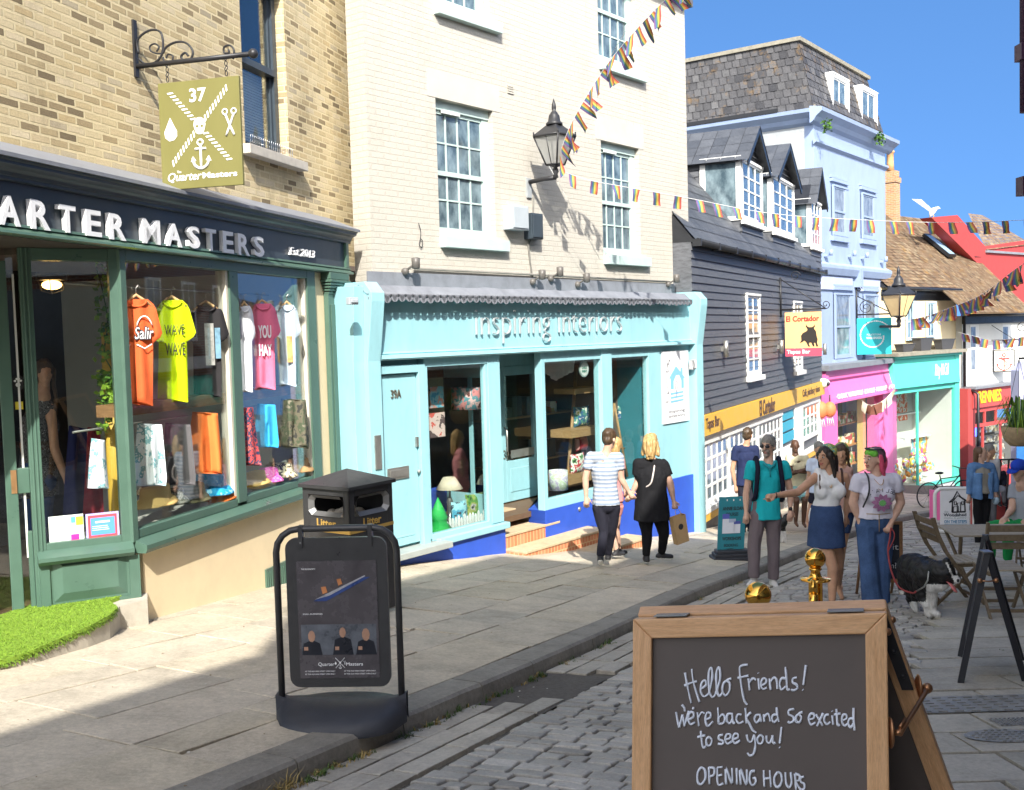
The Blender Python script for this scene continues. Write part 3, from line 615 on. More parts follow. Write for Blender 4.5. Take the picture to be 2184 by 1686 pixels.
M_slet=P('grey_letter',(.5,.53,.54),.4,.08,9,.05,.3)
r=II.rect(zz(1095,707,1)(0,0),zz(1437,785,1)(0,0),-.04);zlo=II.uz(zD(1700,1150),-.05)[1]
u0=II.uz(zD(1480,1080),-.05)[0];u1=II.uz(zE(1160,1050),-.05)[0];zhi=II.uz(zD(1950,765),-.05)[1]
obj('lettering',B(II).mat(M_slet).text('inspiring interiors',(u0,u1,zlo,zhi),-.05,.03,bold=-.028),fb)
for(ua,ub)in((II.uz(zD(150,1365),0)[0],II.uz(zD(300,1365),0)[0]),(II.uz(zE(1935,1300),0)[0],II.uz(zE(2010,1300),0)[0])):
 zt_=zc0+.1;o=-.28
 b=B(II).mat(M_tq).prism([(-.12,-2.6),(-.12,zm0),(-.22,zf1),(-.22,zt_-.08),(-.1,zt_+.05),(WY,zt_+.05),(WY,-2.6)],ua,ub,'x').prism([(-.05,-2.6),(-.05,zm0),(-.1,zt_),(WY,zt_),(WY,-2.6)],ua-.16 if ua<1 else ub,ua if ua<1 else ub+.1,'x')
 obj('pilaster',b,ii,.006)
H0=zm0
dr_=II.rect(zD(325,1520),zF(500,1120));px=lambda p,y=0:II.uz(p,y)
d0=px(z5(190,800))[0];d1=px(z5(420,800))[0];d2=px(z5(462,1000))[0];d3=px(z5(478,800))[0];wE=px(zF(1240,700))[0];wP=px(zF(1370,900))[0];zd0=px(zF(400,1150))[1];zd1=px(zD(700,1500))[1]
b=B(II).mat(M_tq).box(d0-.02,d2,.1,.3,zd0-.1,H0).box(d1+.02,d2+.02,-.02,.1,zd0-.05,zd1+.12).box(d0-.02,d1+.02,-.02,.1,zd1+.02,zd1+.12)
obj('door_surround',b,ii,.005)
b=B(II).mat(M_tq).box(d0,d1,.03,.08,zd0,zd1).box(d0+.1,d1-.1,.024,.03,zd0+.1,zd0+.12);dd=obj('door',b,ii)
M_chr=P('dull_steel',(.45,.44,.41),.35,.15,12,.05,.8)
r=II.rect(z5(265,1110),z5(380,1155),0);obj('letterbox',B(II).mat(M_chr).box(r[0],r[1],.012,.03,r[2],r[3]).box(r[0]+.04,r[1]-.04,.002,.012,r[2]+.03,r[3]-.03),dd,.003)
p=px(z5(420,965));obj('lock',B(II).mat(M_chr).box(p[0]-.02,p[0]+.02,-.0,.03,p[1]-.06,p[1]+.06),dd);p=px(z5(427,1122));b=B(II).mat(M_chr);b.ball((p[0],.0,p[1]),.025,10,6);obj('knob',b,dd)
r=II.rect(z5(278,690),z5(332,730),.02);obj('number',B(II).mat(P('bronze_number',(.2,.18,.14),.4,.1,9,0,.6)).text('39A',r,.015,.015),dd)
p=px(z5(168,1018));obj('entry_phone',B(II).mat(M_chr).box(p[0]-.05,p[0]+.05,-.14,-.118,p[1]-.2,p[1]+.2),ii,.004)
b=B(II).mat(P('grey_doorstep',(.33,.36,.34),.6,.1,6,.1)).box(d0-.25,px(zF(715,1150))[0],-.2,.2,zd0-.12,zd0-.04);obj('doorstep',b,ii,.01)
zw0=px(zF(900,990))[1];zw1=px(zD(1200,1400))[1]
b=B(II).mat(M_tq).box(d2+.02,d3+.0,0,.12,zw0-.05,H0).box(wE,wP,0,.14,zw0-.05,H0).box(d3,wE,0,.12,zw1,H0-.001).box(d3,wE,0,.12,zw0-.08,zw0).box(d3,d3+.02,.02,.1,zw0,zw1).box(wE-.05,wE-.002,.01,.1,zw0,zw1)
lw=obj('display_window',b,ii,.005);obj('pane',B(II).mat(M_glass).box(d3,wE,.05,.056,zw0,zw1),lw)
zsl=px(zF(1000,1080))[1];obj('sill',B(II).mat(M_tq).box(d2+.15,wP+.05,-.07,.1,zsl,zw0-.06),lw,.01)
obj('plinth',B(II).mat(M_blue).box(-.1,wP+.005,-.012,.3,-2.6,zsl-.001),ii)
rd0=wP+.03;q1_=px(z5(1085,900))[0];gx0=px(z5(1105,900))[0];gx1=px(z5(1402,900))[0];gx2=px(z5(1455,900))[0];gx3=px(z5(1655,900))[0];gx4=px(z5(1715,900))[0];pn1=px(z5(1868,900))[0]
REC=1.0;zfl=px(zF(1560,720),.75)[1];zdt_=px(z5(960,560),REC)[1]
b=B(II).mat(M_tq).box(wP-.03,wP,.14,REC,zfl-.1,zfl+.35).box(wP-.03,wP,.14,REC,zdt_-.1,H0).box(wP-.03,wP,.5,.56,zfl+.35,zdt_-.1);lr=obj('lobby_return',b,ii);obj('pane',B(II).mat(M_glass).box(wP-.018,wP-.014,.14,REC,zfl+.35,zdt_-.1),lr)
dA=px(z5(862,900),REC)[0];dB=px(z5(1060,900),REC)[0]
zdt=px(z5(960,560),REC)[1]
f_d=II;y=REC
b=B(II).mat(M_tq).box(dA,dA+.09,y-.02,y+.05,zfl,zdt).box(dB-.12,dB,y-.02,y+.05,zfl,zdt).box(dA+.09,dB-.12,y-.02,y+.05,zdt-.14,zdt).box(dA+.09,dB-.12,y-.02,y+.05,zfl,zfl+.62).box(dA+.17,dB-.2,y-.03,y-.02,zfl+.14,zfl+.5).box(dA-.2,dB+.3,y-.01,y+.05,zdt,H0)
d9=obj('shop_door',b,ii,.006);obj('pane',B(II).mat(M_glass).box(dA+.08,dB-.12,y+.01,y+.016,zfl+.6,zdt-.1),d9)
obj('letterbox',B(II).mat(M_chr).box(dA+.2,dB-.15,y-.03,y-.02,zfl+.66,zfl+.78),d9);r=(dA+.02,dA+.14,zfl+.66,zfl+.8);obj('number',B(II).mat(P('bronze_number',0)).text('39',r,y-.03,.008),d9)
b=B(II).mat(M_chr);b.tube([(dA+.02,y-.05,zfl+.75),(dA+.0,y-.12,zfl+.8),(dA+.0,y-.12,zfl+1.1),(dA+.02,y-.05,zfl+1.15)],.012,6);obj('handle',b,d9)
zb0=px(z5(1250,1240))[1];zb1=px(z5(1300,530))[1];zpl=px(z5(1300,1282))[1]
b=B(II).mat(M_tq).box(q1_,gx0,0,.12,zpl,H0).box(gx1,gx2,-.02,.14,zpl,H0).box(gx3,gx4,-.0,.12,zpl,H0).box(gx4,pn1+.1,.03,.2,zpl-.1,H0).box(gx0,gx1,0,.12,zb1,H0-.001).box(gx2,gx3,0,.12,zb1,H0-.001).box(gx0,gx1,0,.12,zpl,zb0).box(gx2,gx3,0,.12,zpl,zb0)
b.box(gx0,gx0+.02,.02,.1,zb0,zb1).box(gx2,gx2+.02,.02,.1,zb0,zb1)
bw=obj('bay_window',b,ii,.005);obj('pane',B(II).mat(M_glass).box(gx0,gx1,.05,.056,zb0,zb1).box(gx2,gx3,.05,.056,zb0,zb1),bw)
b=B(II).mat(M_tq);b.prism([(dB-.02,REC+.02),(dB+.04,REC+.06),(q1_+.04,.1),(q1_,.02)],zpl,zpl+.3,'z').prism([(dB-.02,REC+.02),(dB+.04,REC+.06),(q1_+.04,.1),(q1_,.02)],zb1,H0,'z')
n=V((q1_-dB,.0-REC));
for k in(0,.45,.97):c=V((dB,REC))+n*k*.98;b.box(c.x-.02,c.x+.05,c.y-.02,c.y+.05,zpl,H0)
sp=obj('splayed_window',b,ii,.004);obj('pane',B(II).mat(M_glass).prism([(dB,REC+.03),(dB+.006,REC+.03),(q1_+.006,.05),(q1_,.05)],zpl+.25,zb1+.02,'z'),sp)
zpe=px(z5(1840,1175))[1]
obj('plinth',B(II).mat(M_blue).box(q1_,pn1+.1,-.012,.3,-2.9,zpl-.001).prism([(q1_,.3),(q1_,0),(dB,REC),(dB+.2,REC)],-2.9,zpl-.002,'z'),ii)
p=px(z5(1275,1322));b=B(II).mat(M_chr);b.lathe([(0,0),(.03,.0),(.035,.01),(.03,.02),(0,.022)],(0,0,0),12);b2=B(II).mat(M_chr).ball((p[0],-.02,p[1]),.035,10,6,(1,.5,1));obj('vent_cap',b2,ii)
r=II.rect(z5(1722,485),z5(1865,850),.0);lb=obj('logo_board',B(II).mat(P('board_white',(.8,.8,.82),.4,.03,4,.02)).box(r[0],r[1],.0,.028,r[2],r[3]),ii)
M_lb=P('logo_blue',(.2,.45,.8),.5,.04,4,0);fx=lambda a,c_:(r[0]+(r[1]-r[0])*a,r[2]+(r[3]-r[2])*c_)
b=B(II).mat(M_lb)
out=[fx(.28,.47),fx(.28,.62),fx(.22,.62),fx(.5,.79),(fx(.68,.7)),fx(.68,.76),fx(.76,.76),fx(.76,.66),fx(.86,.61),fx(.8,.61),fx(.8,.47),fx(.7,.47),fx(.7,.58),fx(.62,.66),fx(.5,.66),fx(.4,.58),fx(.4,.47)]
b.prism(out,-.003,.0)
for q in(.28,.335,.39):b.prism([fx(.28,q),fx(.78,q+.015),fx(.78,q+.04),fx(.28,q+.03)],-.003,0)
b.prism([fx(.5+.13*cos(a),.5+.1*sin(a))for a in[k*.63 for k in range(10)]],-.0035,0)if False else None
b.mat(M_wht);b.mat(P('ink_black',(.03,.03,.035),.5,.05,4,0))
b.text('inspiring',(*[fx(.2,0)[0],fx(.82,0)[0]],fx(0,.13)[1],fx(0,.18)[1]),-.003,.003);b.text('interiors',(fx(.2,0)[0],fx(.82,0)[0],fx(0,.075)[1],fx(0,.115)[1]),-.003,.003)
st=lambda pts,w=.004:b.stroke([fx(*p)for p in smoothpath(pts,4)]if False else[fx(q.x,q.y)for q in smoothpath(pts,4)],-.002,w,4)
st([(.2,.42),(.12,.6),(.2,.72),(.14,.86)]);
for cx,cz in((.18,.42),(.14,.72),(.2,.82),(.26,.87),(.13,.3)):
 for k in range(6):a=k*1.05;st([(cx,cz),(cx+.07*cos(a+.2),cz+.03*sin(a+.2)),(cx+.1*cos(a),cz+.045*sin(a))],.0025)
st([(.5,.43),(.46,.5),(.5,.57),(.56,.53),(.52,.43),(.5,.36)],.005)
obj('logo',b,lb)
zs1=px(zF(1700,800),.2)[1];M_stb=brickmat('step_brick',[(.5,.17,.08),(.58,.22,.11),(.62,.27,.15)],(.62,.42,.22),.075,.3,.008,.8,.5,.6);M_stt=P('step_tread',(.5,.38,.24),.85,.2,9,.5,dirt=.2)
b=B(II);tops=[]
yy=[(.95,.15,zfl),(.45,-.25,px(zF(1700,800),.1)[1]),(-.05,-.6,px(zF(1750,940),-.3)[1]),(-.4,-.95,px(zF(1800,1120),-.6)[1])]
ux=[gx0-.15,gx0+.25,gx0+.95,gx0+1.5]
zz_=[zfl,zfl-.19,zfl-.38,zfl-.56]
fr_=[.55,.0,-.36,-.75]
for i in range(4):
 zt_=zz_[i];b.mat(M_stb).box(wP+.002,ux[i]if i else q1_-.0,fr_[i],fr_[i-1]if i else REC,zt_-.9,zt_-.035)
 b.mat(M_stt).box(wP+.002,(ux[i]if i else q1_)+.005,fr_[i]-.015,fr_[i-1]-.0 if i else REC,zt_-.035,zt_)
obj('doorsteps',b,ii,.006)
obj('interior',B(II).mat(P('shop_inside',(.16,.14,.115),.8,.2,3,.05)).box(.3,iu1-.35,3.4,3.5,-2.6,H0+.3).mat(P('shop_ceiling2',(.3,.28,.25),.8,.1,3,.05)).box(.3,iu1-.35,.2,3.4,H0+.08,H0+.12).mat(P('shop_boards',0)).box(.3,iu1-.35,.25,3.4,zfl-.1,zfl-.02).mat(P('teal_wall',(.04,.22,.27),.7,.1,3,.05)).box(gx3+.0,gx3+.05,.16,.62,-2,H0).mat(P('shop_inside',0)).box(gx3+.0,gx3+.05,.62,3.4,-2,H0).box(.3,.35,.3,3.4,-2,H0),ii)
obj('display_deck',B(II).mat(P('deck_white',0)).box(d3,wE,.13,.9,zw0-.3,zw0-.2).box(gx0,gx3,.13,1.2,zb0-.4,zb0-.22),ii)
# ================================================================== black boarded bar
M_gfar=glass('far_glass',(.95,.97,.96),.45)
M_gfp=darkpane('far_pane',(.12,.14,.17),(.3,.33,.36),4)
M_blk=P('black_boards',(.1,.104,.114),.48,.45,7,.3,dirt=.25,stretch=(1,1,4))
M_blt=P('black_trim',(.02,.021,.024),.35,.15,6,.1)
M_yel=P('yellow_fascia',(.78,.45,.05),.45,.05,4,.05)
M_brn=P('brown_letter',(.09,.05,.03),.5,.1,5,0)
EC=Fr(1478,900,18.4,26.5)
ec=thing('boarded_bar',EC.P(5,.5,-2.8),'black weatherboarded bar with three dormers, a yellow fascia and white small-paned windows','bar')
eu1=EC.uz(y2(903,500))[0];g0=EC.uz(y1(100,1290));g1_=EC.uz(y1(905,1512));zy=EC.uz(y2(500,885))[1];zg=(g0[1]+g1_[1])/2
b=B(EC).mat(M_blk);z=zy-.1;k=0
while z<zg:
 u=0.02
 while u<eu1:
  l=random.uniform(2.2,4.2);e=min(eu1,u+l);j=random.uniform(-.006,.006);b.prism([(-.035+j,z),(-.012+j,z+.145),(.05,z+.145),(.05,z)],u,e-.004,'x');u=e
 z+=.14
b.box(0.02,eu1,.05,5,-4,zg);obj('wall',b,ec)
RT=1.25
b=B(EC).mat(M_slate)
for i in range(14):
 for j in range(30):
  ua=eu1*(j+(i%2)*.5-.5)/29.5;ub=min(eu1+.05,ua+eu1/29.5-.01);ua=max(.02,ua);ya=-.1+i*.2;yb=ya+.22
  b.face([(ua,ya,zg+.05+(ya+.1)*RT),(ub,ya,zg+.05+(ya+.1)*RT),(ub,yb,zg+.035+(yb+.1)*RT),(ua,yb,zg+.035+(yb+.1)*RT)])
b.mat(M_blt).prism([(-.08,zg),(-.08,zg+.02),(2.75,zg+3.5),(2.75,zg)],.02,eu1,'x');obj('roof',b,ec)
b=B(EC).mat(M_blt).tube([(.02,-.14,zg+.0),(eu1+.1,-.14,zg-.03)],.065,8)
for i in range(11):u=i*eu1/10;b.box(u,u+.03,-.21,-.05,zg-.08,zg+.05)
obj('gutter',b,ec)
def dormer(L,Rr,zt,zb,zap):
 y0=.28;u0=EC.uz(L,y0)[0];u1=EC.uz(Rr,y0)[0];zt=EC.uz(zt,y0)[1];zb=EC.uz(zb,y0)[1];za=EC.uz(zap,y0)[1];um=(u0+u1)/2
 d=obj('dormer',B(EC).mat(M_blk).box(u0,u1,y0+.02,2.6,zb-.9,zt),ec)
 b=B(EC).mat(M_blk)
 for i in range(6):b.prism([(y0-.01,zb-.12-i*.13),(y0+.012,zb+.0-i*.13),(y0+.03,zb-.12-i*.13)],u0-.02,u1+.02,'x')
 for i in range(int((zt-zb+.8)/.14)):
  q=zb-.8+i*.14;b.prism([(u0-.03,q),(u0-.008,q+.135),(u0,q)],y0+.02 if q<zb-.1 else y0+.95,2.6)
 b.prism([(u0,zt),(u1,zt),(um,za-.1)],y0+.06,y0+.1)
 for i in range(5):q=zt+i*.14;k=(q-zt)/(za-.1-zt);b.box(u0+(um-u0)*k,u1-(u1-um)*k,y0+.03,y0+.06,q,q+.015)
 obj('cladding',b,d)
 b=B(EC).mat(M_slate);o=.14
 for sgn in(-1,1):
  e=u0-o if sgn<0 else u1+o;ez=zt-o*(za-zt)/(um-u0)*.9
  for i in range(4):
   for j in range(9):
    p=lambda k,y:(um+(e-um)*k,y,za+(ez-za)*k)
    ka,kb=i/4,(i+1)/4;ya=y0-.2+j*.32;b.face([p(ka,ya),p(kb+.02,ya),(p(kb+.02,ya+.31)),p(ka,ya+.31)])
 b.mat(M_blt).prism([(u0-o,zt-o*1.1),(um,za-.012),(u1+o,zt-o*1.1),(u1+o-.03,zt-o*1.1-.1),(um,za-.16),(u0-o+.03,zt-o*1.1-.1)],y0-.19,y0-.16)
 b.prism([(u0-o,zt-o),(um,za-.01),(u1+o,zt-o)],y0+.05,2.7);obj('roof',b,d)
 w=sash(EC,(u0+.02,u1-.02,zb,zt-.02),y0-.02,d,3,4,M_wht,M_gl2,bar=.035,mid=False,head=.06,right=.06)
 b=B(EC).mat(M_wht).box(u0-.03,u0-.0,y0,y0+.12,zb,zt).box(u0-.03,u0,y0+.8,y0+.92,zb,zt).box(u0-.03,u0,y0+.12,y0+.8,zb,zb+.09).box(u0-.03,u0,y0+.12,y0+.8,zt-.08,zt).box(u0-.1,u1+.06,y0-.08,y0+.0,zb-.09,zb)
 sw=obj('window',b,d);obj('pane',B(EC).mat(M_gl2).box(u0-.012,u0-.001,y0+.1,y0+.82,zb+.05,zt-.05),sw)
dormer(y1(405,1000),y1(535,1000),y1(470,800),y1(470,1190),y1(478,590))
dormer(y1(600,1100),y1(735,1100),y1(668,910),y1(668,1262),y1(664,690))
dormer(y1(842,1200),y1(905,1200),y1(875,1050),y1(875,1345),y1(895,858))
fz0,fz1=EC.uz(y2(500,985))[1],zy+.03;b=B(EC).mat(M_yel).box(.02,eu1+.02,-.09,-.0,fz0,fz1);fy=obj('fascia',b,ec)
def lettering(f,txt,a,c,y,m,par,ext=.01,**k):
 r=f.rect(a,c,y);obj('lettering',B(f).mat(m).text(txt,r,y-ext,ext,**k),par)
def lets(f,txt,pa,pc,h,zc,y,m,par,**k):
 u0,z0=f.uz(pa,y);u1,z1=f.uz(pc,y);obj('lettering',B(f).mat(m).text(txt,(u0,u1,zc-h/2,zc+h/2),y-.012,.012,**k),par)
zc=(fz0+fz1)/2
lets(EC,'Tapas Bar',w3(205,500),w3(345,500),.26,zc,-.09,M_brn,fy);lets(EC,'El Cortador',w3(768,360),w3(930,360),.34,zc,-.09,M_brn,fy,bold=.02);lets(EC,'Café, pinchos y vinos',w3(1220,240),w3(1398,240),.24,zc,-.09,M_brn,fy)
gb0=EC.uz(w3(600,1240))[1];gt=fz0-.12;ua_=.03;ub_=EC.uz(w3(1012,700))[0];uc_=EC.uz(w3(1145,700))[0];ud_=EC.uz(w3(1225,700))[0];ue_=EC.uz(w3(1395,600))[0]
gb0=EC.uz(w3(240,1390))[1]
obj('front',B(EC).mat(M_wht).box(ua_,eu1,-.0,.1,gt,fz0+.02).box(ua_,eu1,-.06,.1,gb0-.1,gb0).mat(M_yel).box(ua_,eu1,-.05,.06,gb0-.24,gb0-.101).mat(M_blt).box(.02,eu1,.0,.1,gb0-2.5,gb0-.241),ec)
nw=3
for i in range(nw):
 x0=ua_+(ub_-ua_)*i/nw;x1=ua_+(ub_-ua_)*(i+1)/nw;sash(EC,(x0,x1,gb0,gt),.0,ec,6,4,M_wht,M_gl2,bar=.05,mid=False,head=.06,right=.07)
sash(EC,(ud_,ue_,gb0+.25,gt),.0,ec,4,3,M_wht,M_gl2,bar=.05,mid=False,head=.06,right=.07)
obj('door',B(EC).mat(M_wht).box(uc_,ud_,-.02,.1,gb0-1.2,gt),ec);obj('counter',B(EC).mat(M_wht).box(ub_,uc_,.0,.1,gb0-1.2,gb0+.35),ec);obj('end_panel',B(EC).mat(M_wht).box(ue_,eu1,0,.1,gb0-1.2,gt),ec)
b=B(EC).mat(P('menu_cyan',(.05,.42,.6),.5,.1,4,0));
for q in range(3):b.box(ub_+.1,uc_-.05,.02,.04,gb0+.45+q*.28,gb0+.68+q*.28)
obj('menu_board',b,ec);obj('painted_doorway_shade',B(EC).mat(M_dark).box(ub_,uc_,.25,.29,gb0+.3,gt),ec)  # last part: shade of the bar opening painted as a dark sheet
for a,c in((y2(437,205),y2(528,720)),(y2(735,255),y2(790,690))):
 r=EC.rect(a,c,-.05);w=sash(EC,r,-.06,ec,2,6,M_wht,M_gl2,bar=.03,head=.05,right=.07);obj('sill',B(EC).mat(M_wht).box(r[0]-.05,r[1]+.08,-.13,-.02,r[2]-.1,r[2]),w)
for p in(y2(300,558),y2(650,545),y2(925,560)):
 u,z=EC.uz(p,-.1);b=B(EC).mat(M_chr);b.lathe([(.05,z-.16),(.05,z+.16)],(u,-.12,0),10);b.box(u-.03,u+.03,-.08,-.02,z-.05,z+.05);obj('wall_light',b,ec)
# ================================================================== pale blue house with slate mansard, pink shopfront
M_pb=P('pale_blue_render',(.27,.345,.5),.7,.08,2.5,.2,dirt=.1,stretch=(1,1,.4))
M_pbs=P('weathered_render',(.34,.36,.37),.8,.15,2.5,.2,dirt=.2)
M_pink=P('pink_paint',(.78,.16,.42),.4,.05,3,.05);M_pinkd=P('pink_dark',(.25,.03,.12),.5,.1,3,.05)
M_sl2=islandmat('old_slate',[(.04,.04,.044),(.095,.093,.097),(.065,.064,.067),(.12,.118,.12)],.6,.5,22,.3,(.3,.16,.02))
BH=Fr(*y1(862,800),32.3,36.5);bu1=BH.uz(y1(1308,700))[0];uzb=lambda p,y=0:BH.uz(p,y)
bh=thing('mansard_house',BH.P(2.5,2,-3.7),'pale blue rendered house with a weathered slate mansard roof and a pink shopfront','house')
zm=uzb(y1(1000,560))[1];zcor=uzb(y1(1000,575))[1];zmt=uzb(y1(850,80),.5)[1];zmb=uzb(y1(870,470))[1]
obj('wall',B(BH).mat(M_pb).box(0,bu1,0,.3,uzb(y2(1180,740))[1],zmb).mat(M_pbs).box(0,.3,.3,11,-3,zmb).mat(M_pb).box(bu1-.3,bu1,.3,11,-3,zmb),bh)
def slates(b,Pq,nr,nc):
 """rows of slates over the quad Pq (bl, br, tr, tl)"""
 bl,br,tr,tl=[V(p)for p in Pq];n=(br-bl).cross(tl-bl).normalized()
 for i in range(nr):
  for j in range(-1,nc):
   a=max(0,(j+(i%2)*.5)/nc);c=min(1,(j+1+(i%2)*.5)/nc-.004)
   if c<=a:continue
   f=lambda s_,t:bl.lerp(br,s_).lerp(tl.lerp(tr,s_),t)
   h0=n*random.uniform(.014,.028);b.face([f(a,i/nr)+h0,f(c,i/nr)+h0,f(c,min(1,(i+1.06)/nr))+n*.004,f(a,min(1,(i+1.06)/nr))+n*.004])
ins=.55;b=B(BH).mat(M_sl2)
c=[(0,0,zmb),(bu1,0,zmb),(bu1,11,zmb),(0,11,zmb)];t_=[(ins*.4,ins,zmt),(bu1-ins*.4,ins,zmt),(bu1-ins*.4,11,zmt),(ins*.4,11,zmt)]
slates(b,(c[0],c[1],t_[1],t_[0]),9,18);slates(b,(c[3],c[0],t_[0],t_[3]),9,40);b.face([c[0],c[1],t_[1],t_[0]]);b.face([c[3],c[0],t_[0],t_[3]]);b.face([c[1],c[2],t_[2],t_[1]]);b.face(t_)
rf=obj('roof',b,bh)
b=B(BH).mat(P('mossy_lead',(.25,.23,.18),.8,.3,6,.3)).box(t_[0][0]-.08,t_[1][0]+.08,ins-.1,11,zmt-.02,zmt+.1).box(-.03,.03,-.06,.0,zmb,zmb+.1);obj('roof_edge',b,rf)
prof=[(0,zmb-.5),(-.12,zmb-.42),(-.2,zmb-.3),(-.38,zmb-.16),(-.4,zmb-.05),(0,zmb+.02)]
b=B(BH).mat(M_pb).prism(prof,-.35,bu1+.45,'x');b.prism([(-p[0]*-1,p[1])for p in prof],0,11,'y')if False else b.prism([(p[0],p[1])for p in prof][::-1],0,8);b.mat(M_blt).box(-.42,-.36,1,9,zmb-.04,zmb+.08)
obj('cornice',b,bh)
z_=uzb(y1(1100,765))[1];b=B(BH).mat(M_pb).prism([(0,z_-.08),(-.1,z_),(-.1,z_+.07),(0,z_+.1)],-.08,bu1+.08,'x')
obj('string_course',b,bh);z2_=uzb(y2(1100,75))[1];b=B(BH).mat(M_pb).prism([(0,z2_-.2),(-.12,z2_-.15),(-.2,z2_+.05),(-.2,z2_+.15),(0,z2_+.25)],-.0,bu1+.05,'x');um=bu1*.52;b.box(um-.12,um+.12,-.24,0,z2_-.5,z2_+.1)
for k in(0,1):q=z2_-.62;b.mat(P('blue_panel_paint',(.4,.45,.62),.6,.05,3,.05)).box(bu1*(.06+.5*k),bu1*(.46+.48*k),-.06,0,q,q+.42).mat(M_pb)  # flat boxes in a second blue below the moulding
obj('string_course',b,bh)
for a,c_ in((y1(942,250),y1(1045,540)),(y1(1128,330),y1(1225,605))):
 r=BH.rect(a,c_,.3);w=sash(BH,(r[0],r[1],r[2],r[3]),.12,bh,2,1,M_wht,M_gl2,'window',.03,.1,False,head=.1,right=.22)
 obj('cheek',B(BH).mat(M_wht).prism([(.1,r[2]-.02),(.1,r[3]+.04),(.62,r[3]+.04),(.2,r[2]-.02)],r[0]-.03,r[0],'x').prism([(.1,r[2]-.02),(.1,r[3]+.04),(.62,r[3]+.04),(.2,r[2]-.02)],r[1],r[1]+.05,'x').box(r[0]-.05,r[1]+.07,.08,.6,r[3],r[3]+.05),w)
for a,c_ in((y1(965,945),y1(1062,1280)),(y1(1150,995),y1(1240,1300)),(y2(978,205),y2(1095,610)),(y2(1165,212),y2(1255,600))):
 r=BH.rect(a,c_);w=sash(BH,r,-.1,bh,1,2,M_pb,M_gfp,'window',.03,.08,head=.06,right=.34)
 obj('sill',B(BH).mat(M_pb).box(r[0]-.1,r[1]+.1,-.12,0,r[2]-.18,r[2]-.02),w);obj('hood',B(BH).mat(M_pb).box(r[0]-.08,r[1]+.1,-.1,0,r[3]+.1,r[3]+.2).box(r[0]-.1,r[1]+.12,-.07,0,r[3]+.22,r[3]+.28),w)
for p in(y1(945,1390),y1(1095,1395),y1(1175,1405),y1(1295,1430)):
 u,z=uzb(p,-.1);b=B(BH).mat(M_pb).box(u-.04,u+.04,-.12,0,z-.04,z+.04).lathe([(.06,z-.02),(.06,z+.16)],(u+.03,-.2,0),8);obj('wall_light',b,bh)
b=B(BH).mat(P('rain_pipe',(.1,.1,.11),.4,.1,5,.05)).tube([(-.12,-.1,zg+.1),(-.12,-.1,-4)],.05,8);obj('downpipe',b,bh)
pu0=uzb(y2(912,900),-.5)[0];pu1=uzb(y2(1372,900),-.5)[0];PY=-.55
pt=uzb(y2(1180,665),PY)[1];pbm=uzb(y2(1180,868),PY-.25)[1]
ps=obj('shopfront',B(BH).mat(M_pink).prism([(PY-.02,pt),(PY-.02,pt-.32),(PY-.22,pbm+.06),(PY-.22,pbm),(PY+.1,pbm),(0,pbm),(0,pt)],pu0+.25,pu1-.15,'x').prism([(PY-.08,pt),(PY-.08,pt-.3),(PY-.26,pbm-.02),(PY+.1,pbm-.02),(0,pbm),(0,pt)],pu0,pu0+.25,'x').prism([(PY-.08,pt),(PY-.08,pt-.3),(PY-.26,pbm-.02),(PY+.1,pbm-.02),(0,pbm),(0,pt)],pu1-.15,pu1,'x'),bh)
o0,o1=uzb(y2(1010,1000),PY)[0],uzb(y2(1297,1000),PY)[0]
b=B(BH).mat(M_pink).box(pu0+.05,o0,PY,0,-5,pbm).box(o1,pu1,PY,0,-5,pbm).box(o0,o1,PY+.05,0,-5,uzb(y2(1100,1400),PY)[1]).mat(M_pinkd).box(pu0+.2,pu1-.1,PY-.05,PY-.03,pt-.34,pt-.28);obj('pilaster',b,ps)
obj('flat_roof',B(BH).mat(M_lead).box(pu0-.1,pu1+.08,PY-.2,.02,pt+.002,pt+.16),ps)
obj('lettering',B(BH).mat(M_wht).text('· ORGANIC WHOLEFOODS · ECO HOME · FOR PLANET · ZERO WASTE ·',(pu0+.45,pu1-.35,pbm+.12,pbm+.28),PY-.235,.012),ps)
obj('pane',B(BH).mat(M_gfar).box(o0,o1,PY+.15,PY+.156,-4,pbm),ps)
b=B(BH).mat(P('green_inside',(.03,.1,.07),.7,.3,3,.1)).box(o0-.1,o1+.1,.9,1,-5,pbm+.2);zsh=uzb(y2(1150,1150),0)[1]
b.mat(wood('shelf_pine',(.35,.17,.05),(.5,.26,.09))).box(o0+.1,o1-.5,.1,.6,zsh-.05,zsh).box(o0+.1,o1-.5,.1,.6,zsh+.7,zsh+.74).box(o0+.1,o1-.5,.1,.6,zsh-.7,zsh-.65).mat(P('ochre_blind',(.55,.42,.14),.8,.1,4,.05)).box(o1-.9,o1-.3,.05,.06,zsh-1,pbm-.1).mat(P('peach_blind',(.75,.4,.22),.8,.1,4,.05)).box(o1-.3,o1,.05,.06,zsh-1,pbm);obj('interior',b,ps)
b=B(BH).mat(pattern('goods_mix',[(.7,.5,.2),(.5,.1,.1),(.8,.75,.6),(.2,.3,.1),(.7,.3,.1)],6,'voronoi'))
for q in(-.65,.0,.74):
 u=o0+.15
 while u<o1-.7:w=random.uniform(.12,.3);b.box(u,u+w-.02,.2,.45,zsh+q+.002,zsh+q+random.uniform(.1,.4));u+=w
obj('goods',b,ps)
